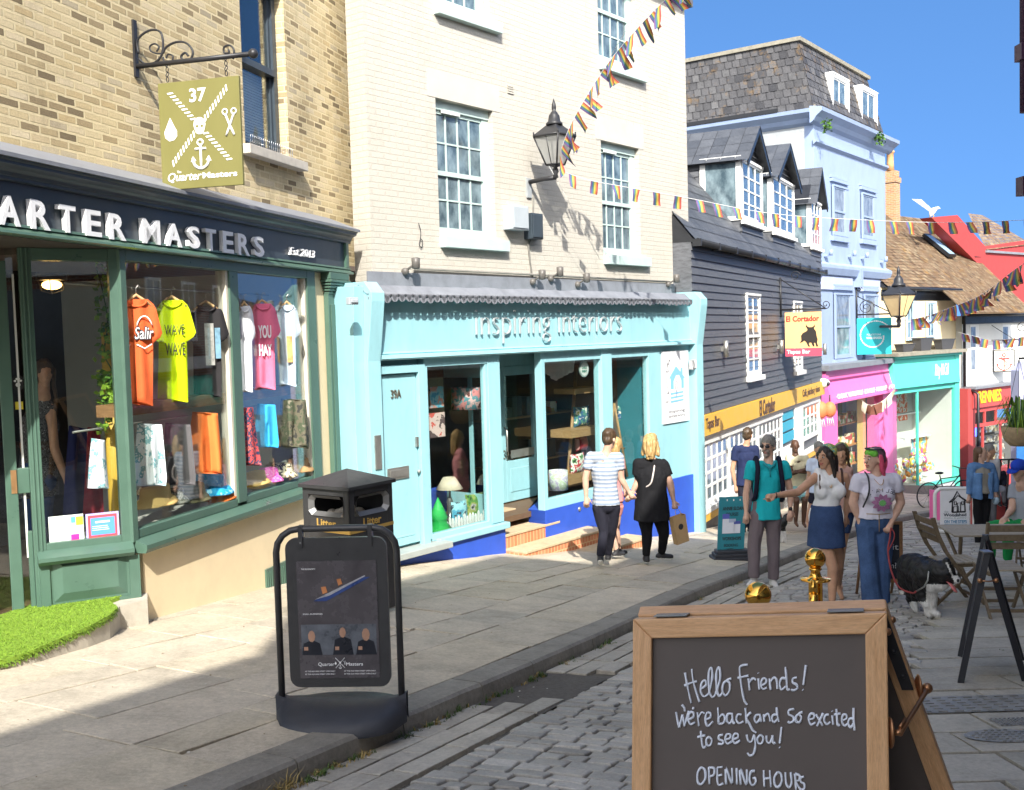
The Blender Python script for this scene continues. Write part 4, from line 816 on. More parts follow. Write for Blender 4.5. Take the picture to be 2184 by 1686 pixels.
# ================================================================== chimney behind
cp=at(*y1(1350,1160),45);CF=Fr(0,0,0,40,cp);k=41/FD/1.0797*.36538
cb=thing('chimney_stack',CF.P(0,0,cp.z-4),'brick chimney stack with a clay pot beside the pale blue house','chimney')
M_cb=brickmat('chimney_brick',[(.35,.17,.08),(.5,.27,.12),(.42,.2,.1),(.25,.13,.08)],(.45,.38,.28))
b=B(CF).mat(M_cb).box(-.27,.27,-.27,.27,cp.z-4,cp.z+1.5).box(-.31,.31,-.31,.31,cp.z+1.5,cp.z+1.72).box(-.25,.25,-.25,.25,cp.z+1.72,cp.z+2);obj('stack',b,cb)
b=B(CF).mat(P('clay_pot',(.6,.33,.15),.8,.15,5,.2)).lathe([(r*.55,cp.z+2+(z-5.1)*.46)for r,z in((.3,5.1),(.26,5.9),(.26,6.7),(.33,6.75),(.33,6.9),(.27,6.95),(.27,7.1),(.33,7.15),(.33,7.35))],(-.12,0,0),14);obj('chimney_pot',b,cb)
# ================================================================== cream house with tiled roof and green shopfront; white house with red shopfront
M_cr=P('cream_paint',(.78,.64,.4),.7,.05,3,.1,dirt=.04);M_wp=P('white_wall',(.66,.66,.63),.7,.04,3,.12,dirt=.05)
M_tile=islandmat('clay_tile',[(.11,.068,.042),(.21,.145,.09),(.15,.095,.06),(.25,.19,.12),(.1,.07,.05)],.9,.7,20,.2,(.42,.22,.03))
M_grn=P('jade_paint',(.1,.58,.45),.4,.05,3,.05);M_red=P('coral_paint',(.48,.075,.07),.45,.06,3,.06);M_redw=P('red_render',(.36,.045,.045),.7,.08,3,.15)
CH=Fr(*y2(1320,600),37.5,47);cu1=CH.uz(y2(1790,500))[0];cz=lambda p,y=0:CH.uz(p,y)
ch=thing('tiled_cottage',CH.P(3,2,-4.4),'cream cottage with a mossy tiled roof, two skylights and a jade green shopfront','house')
ze=cz(y2(1550,178))[1];zcb=cz(y2(1600,570))[1];cuR=cz(y2(1725,350))[0]
obj('wall',B(CH).mat(M_cr).box(-.6,cuR,0,.3,zcb-.5,ze).box(cuR,cu1+.1,.25,.4,zcb-.5,ze+.15).box(cuR-.3,cu1+2.2,1.2,1.3,zcb,ze+.9),ch)
E0=cz(y2(1325,165),-.25);E1=cz(y2(1775,183),-.25);WU=cz(y2(2184,335),0)[0];zwe=cz(y2(1900,335),-.2)[1];rg=cz(y1(1395,1140),3.6);rg2=cz(y1(1625,1155),3.6)
b=B(CH).mat(M_tile);sl_=(rg[1]-E0[1])/3.85
slates(b,((E0[0],-.25,ze+.03),(E1[0],-.25,ze+.03),(E1[0],3.6,rg[1]),(E0[0],3.6,rg[1])),26,26)
yl=-.25-(ze-zwe)/sl_;
vA,vB=cz(y2(2240,330),yl)[0],cz(y1(1640,1155),3.6)[0];slates(b,((E1[0]-1.9,yl,zwe),(vA,yl,zwe),(vB,3.6,rg[1]-.02),(E1[0]-.7,3.6,rg[1]-.02)),36,44);b.face([(E1[0]-1.9,yl,zwe-.03),(vA,yl,zwe-.03),(vB,3.6,rg[1]-.05),(E1[0]-.7,3.6,rg[1]-.05)])
b.mat(M_blt).prism([(-.2,ze),(3.6,rg[1]-.1),(7.4,ze)],E0[0],E1[0],'x');rr_=obj('roof',b,ch)
b=B(CH).mat(M_blt).tube([(E0[0],-.3,ze-.02),(E1[0]+.1,-.3,ze-.06)],.07,8).box(E0[0],cuR,-.02,.0,ze-.45,ze-.08);obj('gutter',b,ch)
slope=lambda y:ze+.03+(y+.25)*sl_
for a,c_ in((w2(1170,45),w2(1420,290)),(w2(1440,65),w2(1690,310))):
 ua=cz(a,1.9)[0];y_=1.25;L=1.5;nrm=V((0,-sl_,1)).normalized();dn=V((0,1,sl_)).normalized()
 p0=V((ua+.35,y_,slope(y_)))+nrm*.2;X=V((.62,0,0));U=dn*L
 b=B(CH).mat(M_blt)
 for q0,q1,s0,s1 in((0,1,0,.06),(0,1,.9,1),(0,.1,.06,.9),(.9,1,.06,.9)):
  pp=[p0+X*q0+U*s0,p0+X*q1+U*s0,p0+X*q1+U*s1,p0+X*q0+U*s1];lo=[p-nrm*.13 for p in pp];b.face(pp)
  for i in range(4):b.face([lo[i],lo[(i+1)%4],pp[(i+1)%4],pp[i]])
 s_=obj('skylight',b,rr_);obj('pane',B(CH).mat(P('skylight_glass',(.3,.45,.6),.06,.05,3,0,spec=.8)).face([p0+X*.08+U*.05+nrm*.01,p0+X*.92+U*.05+nrm*.01,p0+X*.92+U*.92+nrm*.01,p0+X*.08+U*.92+nrm*.01]),ch)
for a,c_ in((w2(925,610),w2(1020,1020)),(w2(1140,615),w2(1235,1000))):
 r=CH.rect(a,c_);w=sash(CH,r,-.1,ch,2,2,P('pale_blue_frame',(.45,.62,.75),.5,.05,4,.05),M_gl2,head=.06,right=.2,bar=.03)
GY=-.75;gu0=cz(y2(1380,900),GY)[0];gu1=cz(y2(1770,900),GY)[0];gtp=cz(y2(1600,590),GY)[1];gf0=cz(y2(1600,785),GY-.1)[1];gbt=cz(w4(1000,1330),GY)[1]
gs=obj('shopfront',B(CH).mat(M_grn).prism([(GY-.02,gtp-.12),(GY-.12,gf0),(0,gf0),(0,gtp-.12)],gu0-.3,gu1-.1,'x').box(gu1-.35,gu1,GY-.05,0,-6,gtp-.1).box(gu0-.3,gu1,GY-.15,0,gtp-.1,gtp).box(gu0-.2,gu1-.3,GY-.0,GY+.1,gf0-.2,gf0),ch)
obj('flat_roof',B(CH).mat(P('mossy_lead',(.25,.23,.18),.8,.3,6,.3)).box(gu0-.4,gu1+.15,GY-.3,.02,gtp+.002,gtp+.12),gs)
obj('lettering',B(CH).mat(M_wht).text('Kitty McCall',CH.rect(w2(1240,1270),w2(1385,1420),GY-.1),GY-.12,.012,shear=.3),gs)
b=B(CH).mat(M_grn);um=cz(w4(912,700),GY)[0];b.box(um-.04,um+.04,GY,GY+.08,gbt,gf0-.15).box(gu0-.2,gu1-.3,GY-.06,GY+.08,gbt-.12,gbt).mat(brickmat('pale_tile',[(.6,.62,.66),(.66,.68,.7)],(.35,.36,.38),.15,.075,.006)).box(gu0-.2,gu1-.3,GY,0,-6,gbt-.121);obj('window_frame',b,gs)
obj('pane',B(CH).mat(M_gfar).box(gu0-.2,gu1-.3,GY+.02,GY+.026,gbt,gf0-.1),gs)
b=B(CH).mat(P('gallery_wall',(.6,.62,.58),.8,.05,3,.05)).box(gu0-.3,gu1-.3,.9,1,-6,gf0+.2).box(gu1-.4,gu1-.36,GY+.1,.9,-6,gf0).box(gu0-.3,gu1-.3,GY+.08,.9,gbt-.1,gbt-.02);obj('interior',b,gs)
def pic(par,f,a,c_,y,m,fr=None,name='picture'):
 r=f.rect(a,c_,y);b=B(f)
 if fr:b.mat(fr).box(r[0]-.03,r[1]+.03,y,y+.03,r[2]-.03,r[3]+.03)
 b.mat(m).box(r[0],r[1],y-.01,y-.001 if fr else y+.03,r[2],r[3]);return obj(name,b,par)
m1_=pattern('print_coral',[(.6,.12,.06),(.75,.2,.1),(.8,.75,.65),(.1,.1,.1)],5);m2_=pattern('print_sea',[(.2,.35,.4),(.6,.75,.72),(.08,.1,.12),(.3,.6,.6)],5);m3_=pattern('print_bright',[(.8,.78,.7),(.75,.3,.05),(.75,.6,.1),(.2,.45,.5),(.6,.1,.3)],7,'voronoi')
pic(gs,CH,w4(650,250),w4(780,560),.85,m1_);pic(gs,CH,w4(870,230),w4(1150,420),.85,m2_,M_blt);pic(gs,CH,w4(1055,550),w4(1170,710),.3,m3_,M_blt);pic(gs,CH,w4(830,770),w4(1040,940),.3,m3_)
b=B(CH).mat(M_wht);z=cz(w4(1050,720),.3)[1];b.box(um-.4,gu1-.5,.1,.4,z-.05,z);z=cz(w4(1050,435),.6)[1];b.box(um-.2,gu1-.5,.5,.8,z-.05,z);obj('shelf',b,gs)
b=B(CH).mat(m3_)
for i in range(40):u=random.uniform(gu0,gu1-.9);y=random.uniform(-.5,.5);z=gbt+random.choice((0,.3,.6));b.ball((u,y,z+.16),.2,8,5,(1,.6,.8))
obj('cushions',b,gs)
WH=Fr(0,0,0,49,CH.P(cu1+.05,0,0));wz_=lambda p,y=0:WH.uz(p,y);wu1=wz_(y2(2145,500))[0]
wh=thing('white_house',WH.P(2.5,2,-4.7),'white painted house with a coral red shopfront at the bend of the lane','house')
zwt=wz_(y2(1900,345))[1];zwb=wz_(y2(1950,790))[1]
obj('wall',B(WH).mat(M_wp).box(0,wu1+4,0,.3,zwb-.3,zwt-.02),wh);obj('gutter',B(WH).mat(M_blt).tube([(-.1,-.3,zwt+.02),(wu1+4,-.3,zwt)],.08,8).box(0,wu1+4,-.12,-.002,zwt-.35,zwt-.03),wh)
for x in(1868,2070):
 r=WH.rect(y2(x-25,405),y2(x+30,700));obj('window',B(WH).mat(M_wht).box(r[0],r[1],-.02,.02,r[2],r[3]).mat(M_gfp).box(r[0]+.05,r[1]-.3,-.025,-.021,r[2]+.1,(r[2]+r[3])/2-.05).box(r[0]+.05,r[1]-.3,-.025,-.021,(r[2]+r[3])/2+.05,r[3]-.1),wh)
RY=-.35;zr1=zwb-.02;zr0=wz_(y2(1950,920),RY)[1]
rs=obj('shopfront',B(WH).mat(M_red).box(0,wu1,RY-.1,0,zr0,zr1).box(-.35,.25,RY-.05,0,-7,zr0+.8).box(wu1-.45,wu1,RY-.05,0,-7,zr0).box(.25,wu1-.45,RY,0,zr0-.2,zr0).box(.25,wu1-.45,RY,0,-7,wz_(y2(1950,1330),RY)[1]),wh)
obj('lead_strip',B(WH).mat(M_lead).box(-.1,wu1+.1,RY-.25,-.001,zr1+.001,zr1+.1),rs)
obj('lettering',B(WH).mat(P('yellow_letter',(.85,.5,.03),.5,.05,4,0)).text('RENNIES',WH.rect(w4(1630,215),w4(1905,330),RY-.1),RY-.13,.03,bold=.02),rs)
b=B(WH).mat(M_red);zt_=wz_(w4(1700,620),RY)[1];b.box(.25,wu1-.45,RY-.03,RY+.06,zt_-.07,zt_+.07)
for q in(.22,.45,.7):u=.25+(wu1-.7)*q;b.box(u-.05,u+.05,RY-.02,RY+.06,zt_,zr0-.2)
for q in(.18,.55):u=.25+(wu1-.7)*q;b.box(u-.05,u+.05,RY-.02,RY+.06,-7,zt_)
obj('window_frame',b,rs);obj('pane',B(WH).mat(M_gfar).box(.25,wu1-.45,RY+.03,RY+.036,-7,zr0-.2),rs)
b=B(WH).mat(P('dim_inside',(.09,.08,.08),.8,.3,3,.05)).box(.25,wu1-.45,.8,.9,-7,zr0).mat(pattern('shelf_stock',[(.1,.09,.08),(.5,.48,.42),(.2,.25,.3),(.35,.3,.2)],5,'voronoi'))
for k in range(5):b.box(wu1*.55,wu1-.6,.3,.6,zt_-.5-k*.42,zt_-.25-k*.42)
obj('interior',b,rs);p=wz_(w4(1600,700),.4);b=B(WH).mat(emit('blue_neon',(.03,.08,1),4)).ball((p[0],.4,p[1]),.22,8,5,(1.6,.4,1)).ball((p[0]-.7,.4,p[1]+.02),.12,8,5,(1.6,.4,.6));obj('neon_sign',b,rs)
b=B(CH).mat(M_blt).tube([(cu1+.0,-.35,ze-.1),(cu1,-.35,ze-.6),(cu1,-.12,ze-1),(cu1,-.12,zwb)],.06,8).tube([(cu1,-.3,zwb),(cu1,RY-.3,zwb-.2),(cu1,RY-.3,-6)],.06,8);obj('downpipe',b,ch)
RH=Fr(*y1(1630,1150),43,49);rz=lambda p,y=0:RH.uz(p,y)
rh=thing('red_house',RH.P(6,1,-3),'red rendered house with tiled roof standing above the white house','house')
poly=[rz(y1(1600,1152)),rz(y1(1765,1138)),rz(y1(1940,1335)),rz(y1(2260,1290)),rz(y1(2300,1900)),rz(y1(2010,1560))]
obj('wall',B(RH).mat(M_redw).prism(poly,0,.5),rh)
q=[rz(y1(1770,1142)),rz(y1(1940,1360)),rz(y1(2230,1325)),rz(y1(1885,1134),2.5)]
b=B(RH).mat(M_tile);slates(b,((q[1][0],-.05,q[1][1]),(q[2][0],-.05,q[2][1]),(q[3][0]+.6,2.5,q[3][1]),(q[3][0]-.9,2.5,q[3][1])),12,16);b.mat(M_lead).box(q[1][0],q[2][0],-.1,.0,q[1][1]-.1,q[1][1]);obj('roof',b,rh)
LH=Fr(*y2(2153,800),36.0,75);lh=thing('lilac_house',LH.P(1,1,-4.4),'pale lilac rendered house corner at the right edge of the lane','house')
lt=LH.uz(y2(2160,640))[1];obj('wall',B(LH).mat(P('lilac_render',(.36,.37,.52),.7,.06,3,.1)).prism([(0,-6),(0,lt-.3),(.3,lt),(.6,lt-.1),(.7,lt+.3),(4,lt+.3),(4,-6)],0,.4),lh)
b=B(LH).mat(P('poster_blue',(.02,.12,.35),.5,.2,3,0));r=LH.rect(w4(2095,850),w4(2300,1050),-.02);b.box(r[0],r[0]+1.2,-.02,-.001,r[2],r[3]);obj('poster',b,lh)
# ================================================================== hanging signs, lamps, bunting
M_iron=P('black_iron',(.025,.025,.028),.4,.2,9,.15,0,dirt=0);M_gold=NT('polished_brass').fin((.86,.47,.09),.07,1.0);M_olive=P('olive_sign_paint',(.17,.16,.05),.55,.07,3,.08,dirt=.06,stretch=(1,1,.3))
def spiral(cx,cz,r0,r1,a0,turns,n=26):return[(cx+(r0+(r1-r0)*i/n)*cos(a0+turns*6.283*i/n),cz+(r0+(r1-r0)*i/n)*sin(a0+turns*6.283*i/n))for i in range(n+1)]
HS=Fr(0,0,0,105.32,QM.P(QM.uz(z1(828,390),.28)[0],.28,0));h=lambda x,y:HS.uz(z1(x,y))
t=thing('hanging_sign',HS.P(0,0,h(830,400)[1]),'olive green hanging shop sign with white ropes and anchor on a scrolled iron bracket','sign')
b=B(HS).mat(M_iron);c0_=h(830,410);c1_=h(1555,372);b.tube([(0,0,c0_[1]),(c1_[0],0,c0_[1]+.0)],.022,8);b.ball((c1_[0],0,c0_[1]),.042,10,7)
pt_=h(820,125)[1];pb_=h(840,475)[1];b.box(-.02,.02,-.025,.025,pb_,pt_)
def sc(pts,r=.01):b.tube([(p.x,0,p.y)for p in smoothpath([h(*q)for q in pts],4)],r,6)
sc([(850,330),(840,260),(870,215),(930,185),(985,200),(1000,270),(990,340),(950,385),(890,392),(850,360)]);sc([(990,330),(960,330),(925,315),(920,285),(950,270),(975,290),(960,318)],.008)
sc([(1000,330),(1020,290),(1080,260),(1140,265),(1180,310),(1175,355),(1140,380),(1110,350),(1135,325),(1155,345)]);sc([(1000,350),(1010,385),(1050,385),(1060,345),(1030,335),(1020,360)],.008);sc([(1430,365),(1435,310),(1410,280),(1375,290),(1375,325),(1405,325),(1400,305)],.009);obj('bracket',b,t)
q=[h(975,505),h(1470,478),h(1495,1145),h(1000,1160)];sx0,sx1=(q[0][0]+q[3][0])/2,(q[1][0]+q[2][0])/2;sz0,sz1=(q[2][1]+q[3][1])/2,(q[0][1]+q[1][1])/2
bd=obj('board',B(HS).mat(M_olive).box(sx0,sx1,-.014,.014,sz0,sz1),t,.003);b=B(HS).mat(M_iron)
for u in(sx0+.09,sx1-.12):
 for k in range(4):z=sz1+.01+(c0_[1]-sz1)*k/4;b.tube([(u+.012*cos(a),.012*sin(a)*(k%2),z+.02+.022*sin(a))for a in[i*.785 for i in range(8)]],.004,5,closed=True)
obj('chain',b,t)
def crest(b,X,Z,S,y,mw,bg,scale=1):
 """crossed ropes, drop, scissors, anchor, number: the shop's emblem"""
 F=lambda p:(X+p[0]*S,Z+p[1]*S);L=lambda pts,w:b.stroke([F((q.x,q.y))for q in smoothpath(pts,3)],y,w*S,4);b.mat(mw)
 for sx,sz in((1,1),(-1,1),(1,-1),(-1,-1)):
  n=9
  for i in range(n):
   k0=.16+.8*i/n;d=V((sx*.39,sz*.43));a_=d*k0;c_=d*(k0+.8/n*.8);pr=V((-d.y,d.x)).normalized()*.028
   tw=pr*.5+d.normalized()*.02;b.prism([F(a_-pr-d.normalized()*.012),F(a_+pr+d.normalized()*.03),F(c_+pr+d.normalized()*.012),F(c_-pr-d.normalized()*.03)],y,y+.003)
 b.prism([F((.075*cos(a),.02+.08*sin(a)-(.03 if-2.4<a-2*pi<-.7 or 3.9<a<5.5 else 0)))for a in[k*.4488 for k in range(14)]],y,y+.003)
 b.mat(bg)
 for k in(-1,1):b.prism([F((k*.03+.018*cos(a),.0+.018*sin(a)))for a in[i*.785 for i in range(8)]],y-.001,y)
 b.mat(mw);b.prism([F(p)for p in[(-.37,.12),(-.42,.02),(-.45,-.04),(-.44,-.1),(-.39,-.14),(-.33,-.13),(-.29,-.09),(-.29,-.03),(-.33,.04)]],y,y+.003)
 for k in(-1,1):
  L([(.38-k*.05,-.13),(.38+k*.01,.0),(.38+k*.05,.1)],.014);L([(.38+k*.055+.03*cos(a),.13+.03*sin(a))for a in[i*.9 for i in range(8)]],.01)
 L([(0,-.2),(0,-.45)],.016);L([(.035*cos(a),-.18+.03*sin(a))for a in[i*.9 for i in range(8)]],.012);L([(-.07,-.25),(.07,-.25)],.014);L([(-.1,-.35),(-.08,-.43),(0,-.47),(.08,-.43),(.1,-.35)],.018)
 for k in(-1,1):b.prism([F((k*.1,-.33)),F((k*.06,-.38)),F((k*.13,-.39))],y,y+.003)
W_=sx1-sx0;b=B(HS);crest(b,(sx0+sx1)/2,sz0+(sz1-sz0)*.57,W_*.98,-.018,M_letter,M_olive);xm=(sx0+sx1)/2
b.mat(M_letter).text('37',(xm-.085,xm+.075,sz1-.185,sz1-.07),-.018,.003,bold=.02);b.text('Quarter',(sx0+.06,xm-.0,sz0+.055,sz0+.14),-.018,.003,shear=.3,bold=.01);b.text('Masters',(xm+.01,sx1-.05,sz0+.075,sz0+.125),-.018,.003,bold=.02);b.text('The',(sx0+.15,sx0+.19,sz0+.135,sz0+.155),-.018,.003)
obj('emblem',b,bd)
def lantern(f,u,y,zb,k,par,lit=None):
 """square glass lantern, tapering down, with domed cap and finial; k = width across"""
 b=B(f).mat(M_iron);r0,r1=k*.22,k*.5;hz=k*.66;T=lambda r,z:[(u+r*s_,y+r*w,z)for s_,w in((-.707,-.707),(.707,-.707),(.707,.707),(-.707,.707))]
 b.lathe([(.02,zb-k*.32),(k*.07,zb-k*.3),(k*.05,zb-k*.22),(k*.08,zb-k*.16),(k*.05,zb-k*.06),(k*.2,zb)],(u,y,0),10)
 lo,hi=T(r0,zb),T(r1,zb+hz)
 for i in range(4):b.tube([lo[i],hi[i]],k*.022,6);b.tube([lo[i],lo[(i+1)%4]],k*.022,6);b.tube([hi[i],hi[(i+1)%4]],k*.028,6);b.tube([hi[i],V(hi[i])+V((0,0,k*.1))],k*.02,5)
 b.tube([V(lo[0]).lerp(V(lo[1]),.5),V(hi[0]).lerp(V(hi[1]),.5)],k*.012,5)
 rows=[T(r1*1.06,zb+hz+.01),T(r1*.35,zb+hz+k*.28)];b.grid([r+[r[0]]for r in rows],smooth=False)
 b.lathe([(k*.2,zb+hz+k*.26),(k*.2,zb+hz+k*.31),(k*.15,zb+hz+k*.35),(k*.13,zb+hz+k*.48),(k*.08,zb+hz+k*.56),(k*.04,zb+hz+k*.6),(k*.055,zb+hz+k*.66),(k*.05,zb+hz+k*.74),(0,zb+hz+k*.9)],(u,y,0),14)
 o=obj('lantern',b,par);g=B(f).mat(lit or frosted('frosted_glass'))
 for i in range(4):g.face([lo[i],lo[(i+1)%4],hi[(i+1)%4],hi[i]])
 obj('pane',g,o)
LF=Fr(0,0,0,38.53+90,II.P(II.uz(z4(1160,1130),.35)[0],.35,0));l_=lambda x,y:LF.uz(z4(x,y))
t=thing('wall_lantern',LF.P(0,0,l_(1160,1200)[1]),'black four sided street lantern on an arm from the white painted brick wall','street lamp')
lu=l_(1328,1000)[0];lzb=l_(1328,1012)[1];lk=.6
b=B(LF).mat(M_iron).tube([(0,0,l_(1165,1120)[1]),(lu*.6,0,l_(1240,1110)[1]+.02),(lu,0,lzb-lk*.3)],.032,8).mat(P('grey_plate',(.3,.32,.33),.5,.15,8,.1)).box(.0,.03,-.05,.05,l_(1165,1215)[1],l_(1165,1095)[1]);obj('arm',b,t);lantern(LF,lu,0,lzb,lk,t)
def wallbox(nm,f,a,c_,y0,y1,m,lab,cat):
 r=f.rect(a,c_,y0);tag(obj(nm,B(f).mat(m).box(r[0],r[1],y0,y1,r[2],r[3]).box(r[0]+.02,r[1]-.02,y0-.015,y0,r[2]+.02,r[3]-.02),None,.012),lab,cat)
M_gb=P('grey_box',(.38,.42,.45),.5,.06,5,.05);wallbox('meter_box',II,z4(1062,1255),z4(1168,1415),.18,.35,M_gb,'pale grey electrical box on the white brick wall below the lantern','electrical box')
wallbox('meter_box',II,z4(1182,1305),z4(1256,1470),.2,.35,M_navy,'black electrical box beside the pale grey one under the lantern','electrical box')
wallbox('alarm_box',II,zE(1962,1335),zE(2035,1440),-.1,-.02,M_wht,'small white alarm box on the turquoise end pilaster','alarm')
wallbox('junction_box',II,zD(22,620),zD(132,705),-.36,-.3,M_gb,'grey junction box at the left end of the scalloped canopy','electrical box')
b=B(II).mat(P('cable_grey',(.2,.19,.17),.7,.2,8,0));P_=lambda x,y,d=.33:(II.uz(z4(x,y),d)[0],d,II.uz(z4(x,y),d)[1])
b.tube(smoothpath([P_(1195,1200),P_(1192,1300),P_(1180,1450),P_(1165,1520),P_(1180,1650),P_(1190,1700)],4),.012,5);b.tube(smoothpath([P_(1165,1430),P_(1160,1500),P_(1172,1560),P_(1180,1700)],4),.008,5)
b.tube([(II.uz(zD(770,322),.3)[0],.31,zcan+.06),(II.uz(zE(1700,465),.3)[0],.31,zcan+.03)],.018,6);tag(obj('cable_run',b),'grey cables and conduit running down and along the white brick wall','cable')
M_sp=P('spot_grey',(.12,.11,.1),.45,.2,8,.05)
for p,lab in((zD(755,240),'twin grey floodlight at the left of the lead canopy'),(zE(215,370),'grey floodlight on the canopy below the electrical boxes'),(zE(420,335),'round grey floodlight with dangling cable on the canopy'),(zE(725,405),'small grey floodlight right of the round one on the canopy'),(zE(1752,412),'twin grey floodlight at the right end of the lead canopy')):
 u,z=II.uz(p,.2);b=B(II).mat(M_sp);b.lathe([(.0,z-.07),(.05,z-.06),(.055,z+.07),(.03,z+.08)],(u,.16,0),10);b.tube([(u,.17,z),(u-.04,.3,z-.08)],.015,6);b.ball((u-.05,.3,z-.09),.05,8,6);tag(obj('floodlight',b),lab,'floodlight','floodlights along the lead canopy')
b=B(II).mat(M_wb);r=II.rect(z4(1035,515),z4(1072,580),.34)
for k in range(4):q=r[2]+(r[3]-r[2])*k/4;b.box(r[0],r[1],.335,.349,q,q+(r[3]-r[2])*.16)
obj('air_vent',b,ii);b=B(II).mat(M_iron).tube(smoothpath([P_(490,1370),P_(503,1420),P_(500,1470),P_(494,1500),P_(508,1520),P_(514,1480),P_(500,1465)],4),.006,4);obj('wire_hook',b,ii)
M_flag=stripes('rainbow_cloth',[(.16,.08,.2),(.06,.12,.25),(.09,.2,.1),(.5,.38,.08),(.46,.18,.06),(.33,.06,.06)],'X',.7)
M_flag.use_backface_culling=False
M_cord=P('cord_white',(.7,.7,.68),.8,.05,8,0)
def bunting(path,n,w,hh,lab,wind=(0,0,0),twist=.4,skip0=.03,vary=.25,fm=None):
 pts=smoothpath(path,12);t=thing('bunting',pts[len(pts)//2],lab,'bunting','strings of bunting across the lane');obj('cord',B().mat(M_cord).tube(pts,.004,4),t)
 L=[0]
 for a,c_ in zip(pts,pts[1:]):L.append(L[-1]+(c_-a).length)
 def ev(s_):
  s_=max(0,min(L[-1]-1e-4,s_))
  for i in range(len(L)-1):
   if L[i+1]>=s_:return pts[i].lerp(pts[i+1],(s_-L[i])/(L[i+1]-L[i]))
 for i in range(n):
  s_=L[-1]*(skip0+(1-skip0)*(i+random.uniform(-.12,.12))/n);a=ev(s_);c_=ev(s_+w);x=(c_-a);nn=x.cross(V((0,0,1))).normalized();dn=(V((0,0,-1))+V(wind)*random.uniform(1-vary*2,1+vary*2)+nn*random.uniform(-twist,twist)).normalized();tw=random.uniform(-twist,twist);ph=random.uniform(0,6)
  sh=V((random.uniform(-.5,.5)*twist,0,0));rows=[]
  for j in range(6):
   v=j/5;r=[]
   for k in range(5):
    q=k/4;xx=x.normalized()*w;p=a+xx*(.5+(q-.5)*(cos(tw*1.6*v)))+nn*(q-.5)*w*sin(tw*1.6*v)+dn*hh*v+nn*.02*sin(ph+v*5+q*3)*v+x.normalized()*sh.x*v*hh;r.append(p)
   rows.append(r)
  obj('flag',B().mat(random.choice(fm)if fm else M_flag).grid(rows,uvs='uv'),t)
lt_=LF.P(lu,0,lzb-.05)
bunting([lt_,at(1218,265,lt_.y-.3),at(1290,145,lt_.y-.7),at(1365,55,lt_.y-1.2),at(1440,-20,lt_.y-1.7),at(1560,-130,lt_.y-2.6)],30,.1,.27,'rainbow flag bunting climbing from the lantern to the top of the picture',(.42,0,.15),.6)
bunting([lt_,at(1250,383,lt_.y+.05),at(1322,397,lt_.y+.1),at(1468,423,lt_.y+.3),at(1640,455,lt_.y+.5),at(1830,469,lt_.y+.8),at(2040,475,lt_.y+1),at(2260,466,lt_.y+1.2)],25,.11,.19,'rainbow flag bunting crossing the lane from the lantern towards the right',(.05,0,0),.45)
bunting([at(*y2(1425,378),34),at(*y2(1560,355),33),at(*y2(1700,305),31.5),at(*y2(1860,245),29.5),at(*y2(1985,170),27.5),at(*y2(2090,85),26),at(*y2(2240,-20),24)],26,.3,.38,'faded bunting far down the lane rising across the tiled roof',(.1,0,0),.7)
bunting([at(*y2(1770,455),34.5),at(*y2(1870,478),34),at(*y2(1990,505),33.5),at(*y2(2200,480),32)],7,.25,.3,'short string of small flags above the anchor sign',(.1,0,0),.7)
bunting([at(*w3(1840,285),30.2),at(*w3(1930,335),30),at(*w3(2060,290),30),at(*w3(2170,180),30)],12,.2,.3,'cream and brown bunting hung across the pink shop doorway',(0,0,0),.5,fm=[P('cream_cloth',(.62,.56,.42),.8,.1,9,0),P('brown_cloth',(.16,.06,.04),.8,.1,9,0)])
b=B().mat(M_cord).tube([at(*z4(1290,1020),14.9),at(*z4(1600,1590),16.0)],.004,4).tube([at(*z4(1660,360),14.2),at(*z4(1880,-10),12.9)],.004,4);tag(obj('stay_wire',b),'thin pale wires strung beside the bunting on the white wall','wire')
SG=Fr(0,0,0,26.5+90-4,EC.P(EC.uz(y2(640,400))[0],-.05,0));sg=lambda x,y:SG.uz(y2(x,y))
t=thing('hanging_sign',SG.P(0,0,sg(650,320)[1]),'peach and red hanging sign with a black bull on the black boarded bar','sign')
q0,q1=sg(677,330),sg(910,602);X0,X1,Z0,Z1=q0[0],q1[0],q1[1],q0[1];SQ=lambda p:(X0+(p[0]-677)/233*(X1-X0),Z1-(p[1]-330)/272*(Z1-Z0))
b=B(SG).mat(M_iron).tube([(0,0,Z1+.07),(X1+.1,0,Z1+.07)],.025,6).tube([(0,0,sg(640,120)[1]),(X1+.1,0,Z1+.07)],.014,5).tube([(0,0,sg(640,110)[1]),(0,0,Z1-.1)],.025,6)
b.tube([(p[0],0,p[1])for p in spiral(X1+.1,Z1+.16,.1,.02,-1.57,1.3)],.01,5);b.tube([(p[0],0,p[1])for p in spiral(X0+.25,Z1+.85,.12,.03,0,1.4)],.01,5);obj('bracket',b,t)
bd=obj('board',B(SG).mat(P('peach_paint',(.85,.48,.2),.5,.04,3,.05)).box(X0,X1,-.02,.02,SQ((0,552))[1],Z1).mat(P('red_band',(.6,.07,.12),.5,.04,3,.05)).box(X0,X1,-.02,.02,Z0,SQ((0,553))[1]),t)
b=B(SG).mat(P('maroon_letter',(.35,.03,.03),.5,.04,3,0)).text('El Cortador',(*[SQ((685,0))[0],SQ((897,0))[0]],SQ((0,388))[1],SQ((0,352))[1]),-.028,.008,bold=.03).mat(M_wht).text('Tapas Bar',(SQ((687,0))[0],SQ((838,0))[0],SQ((0,592))[1],SQ((0,562))[1]),-.028,.008,bold=.03)
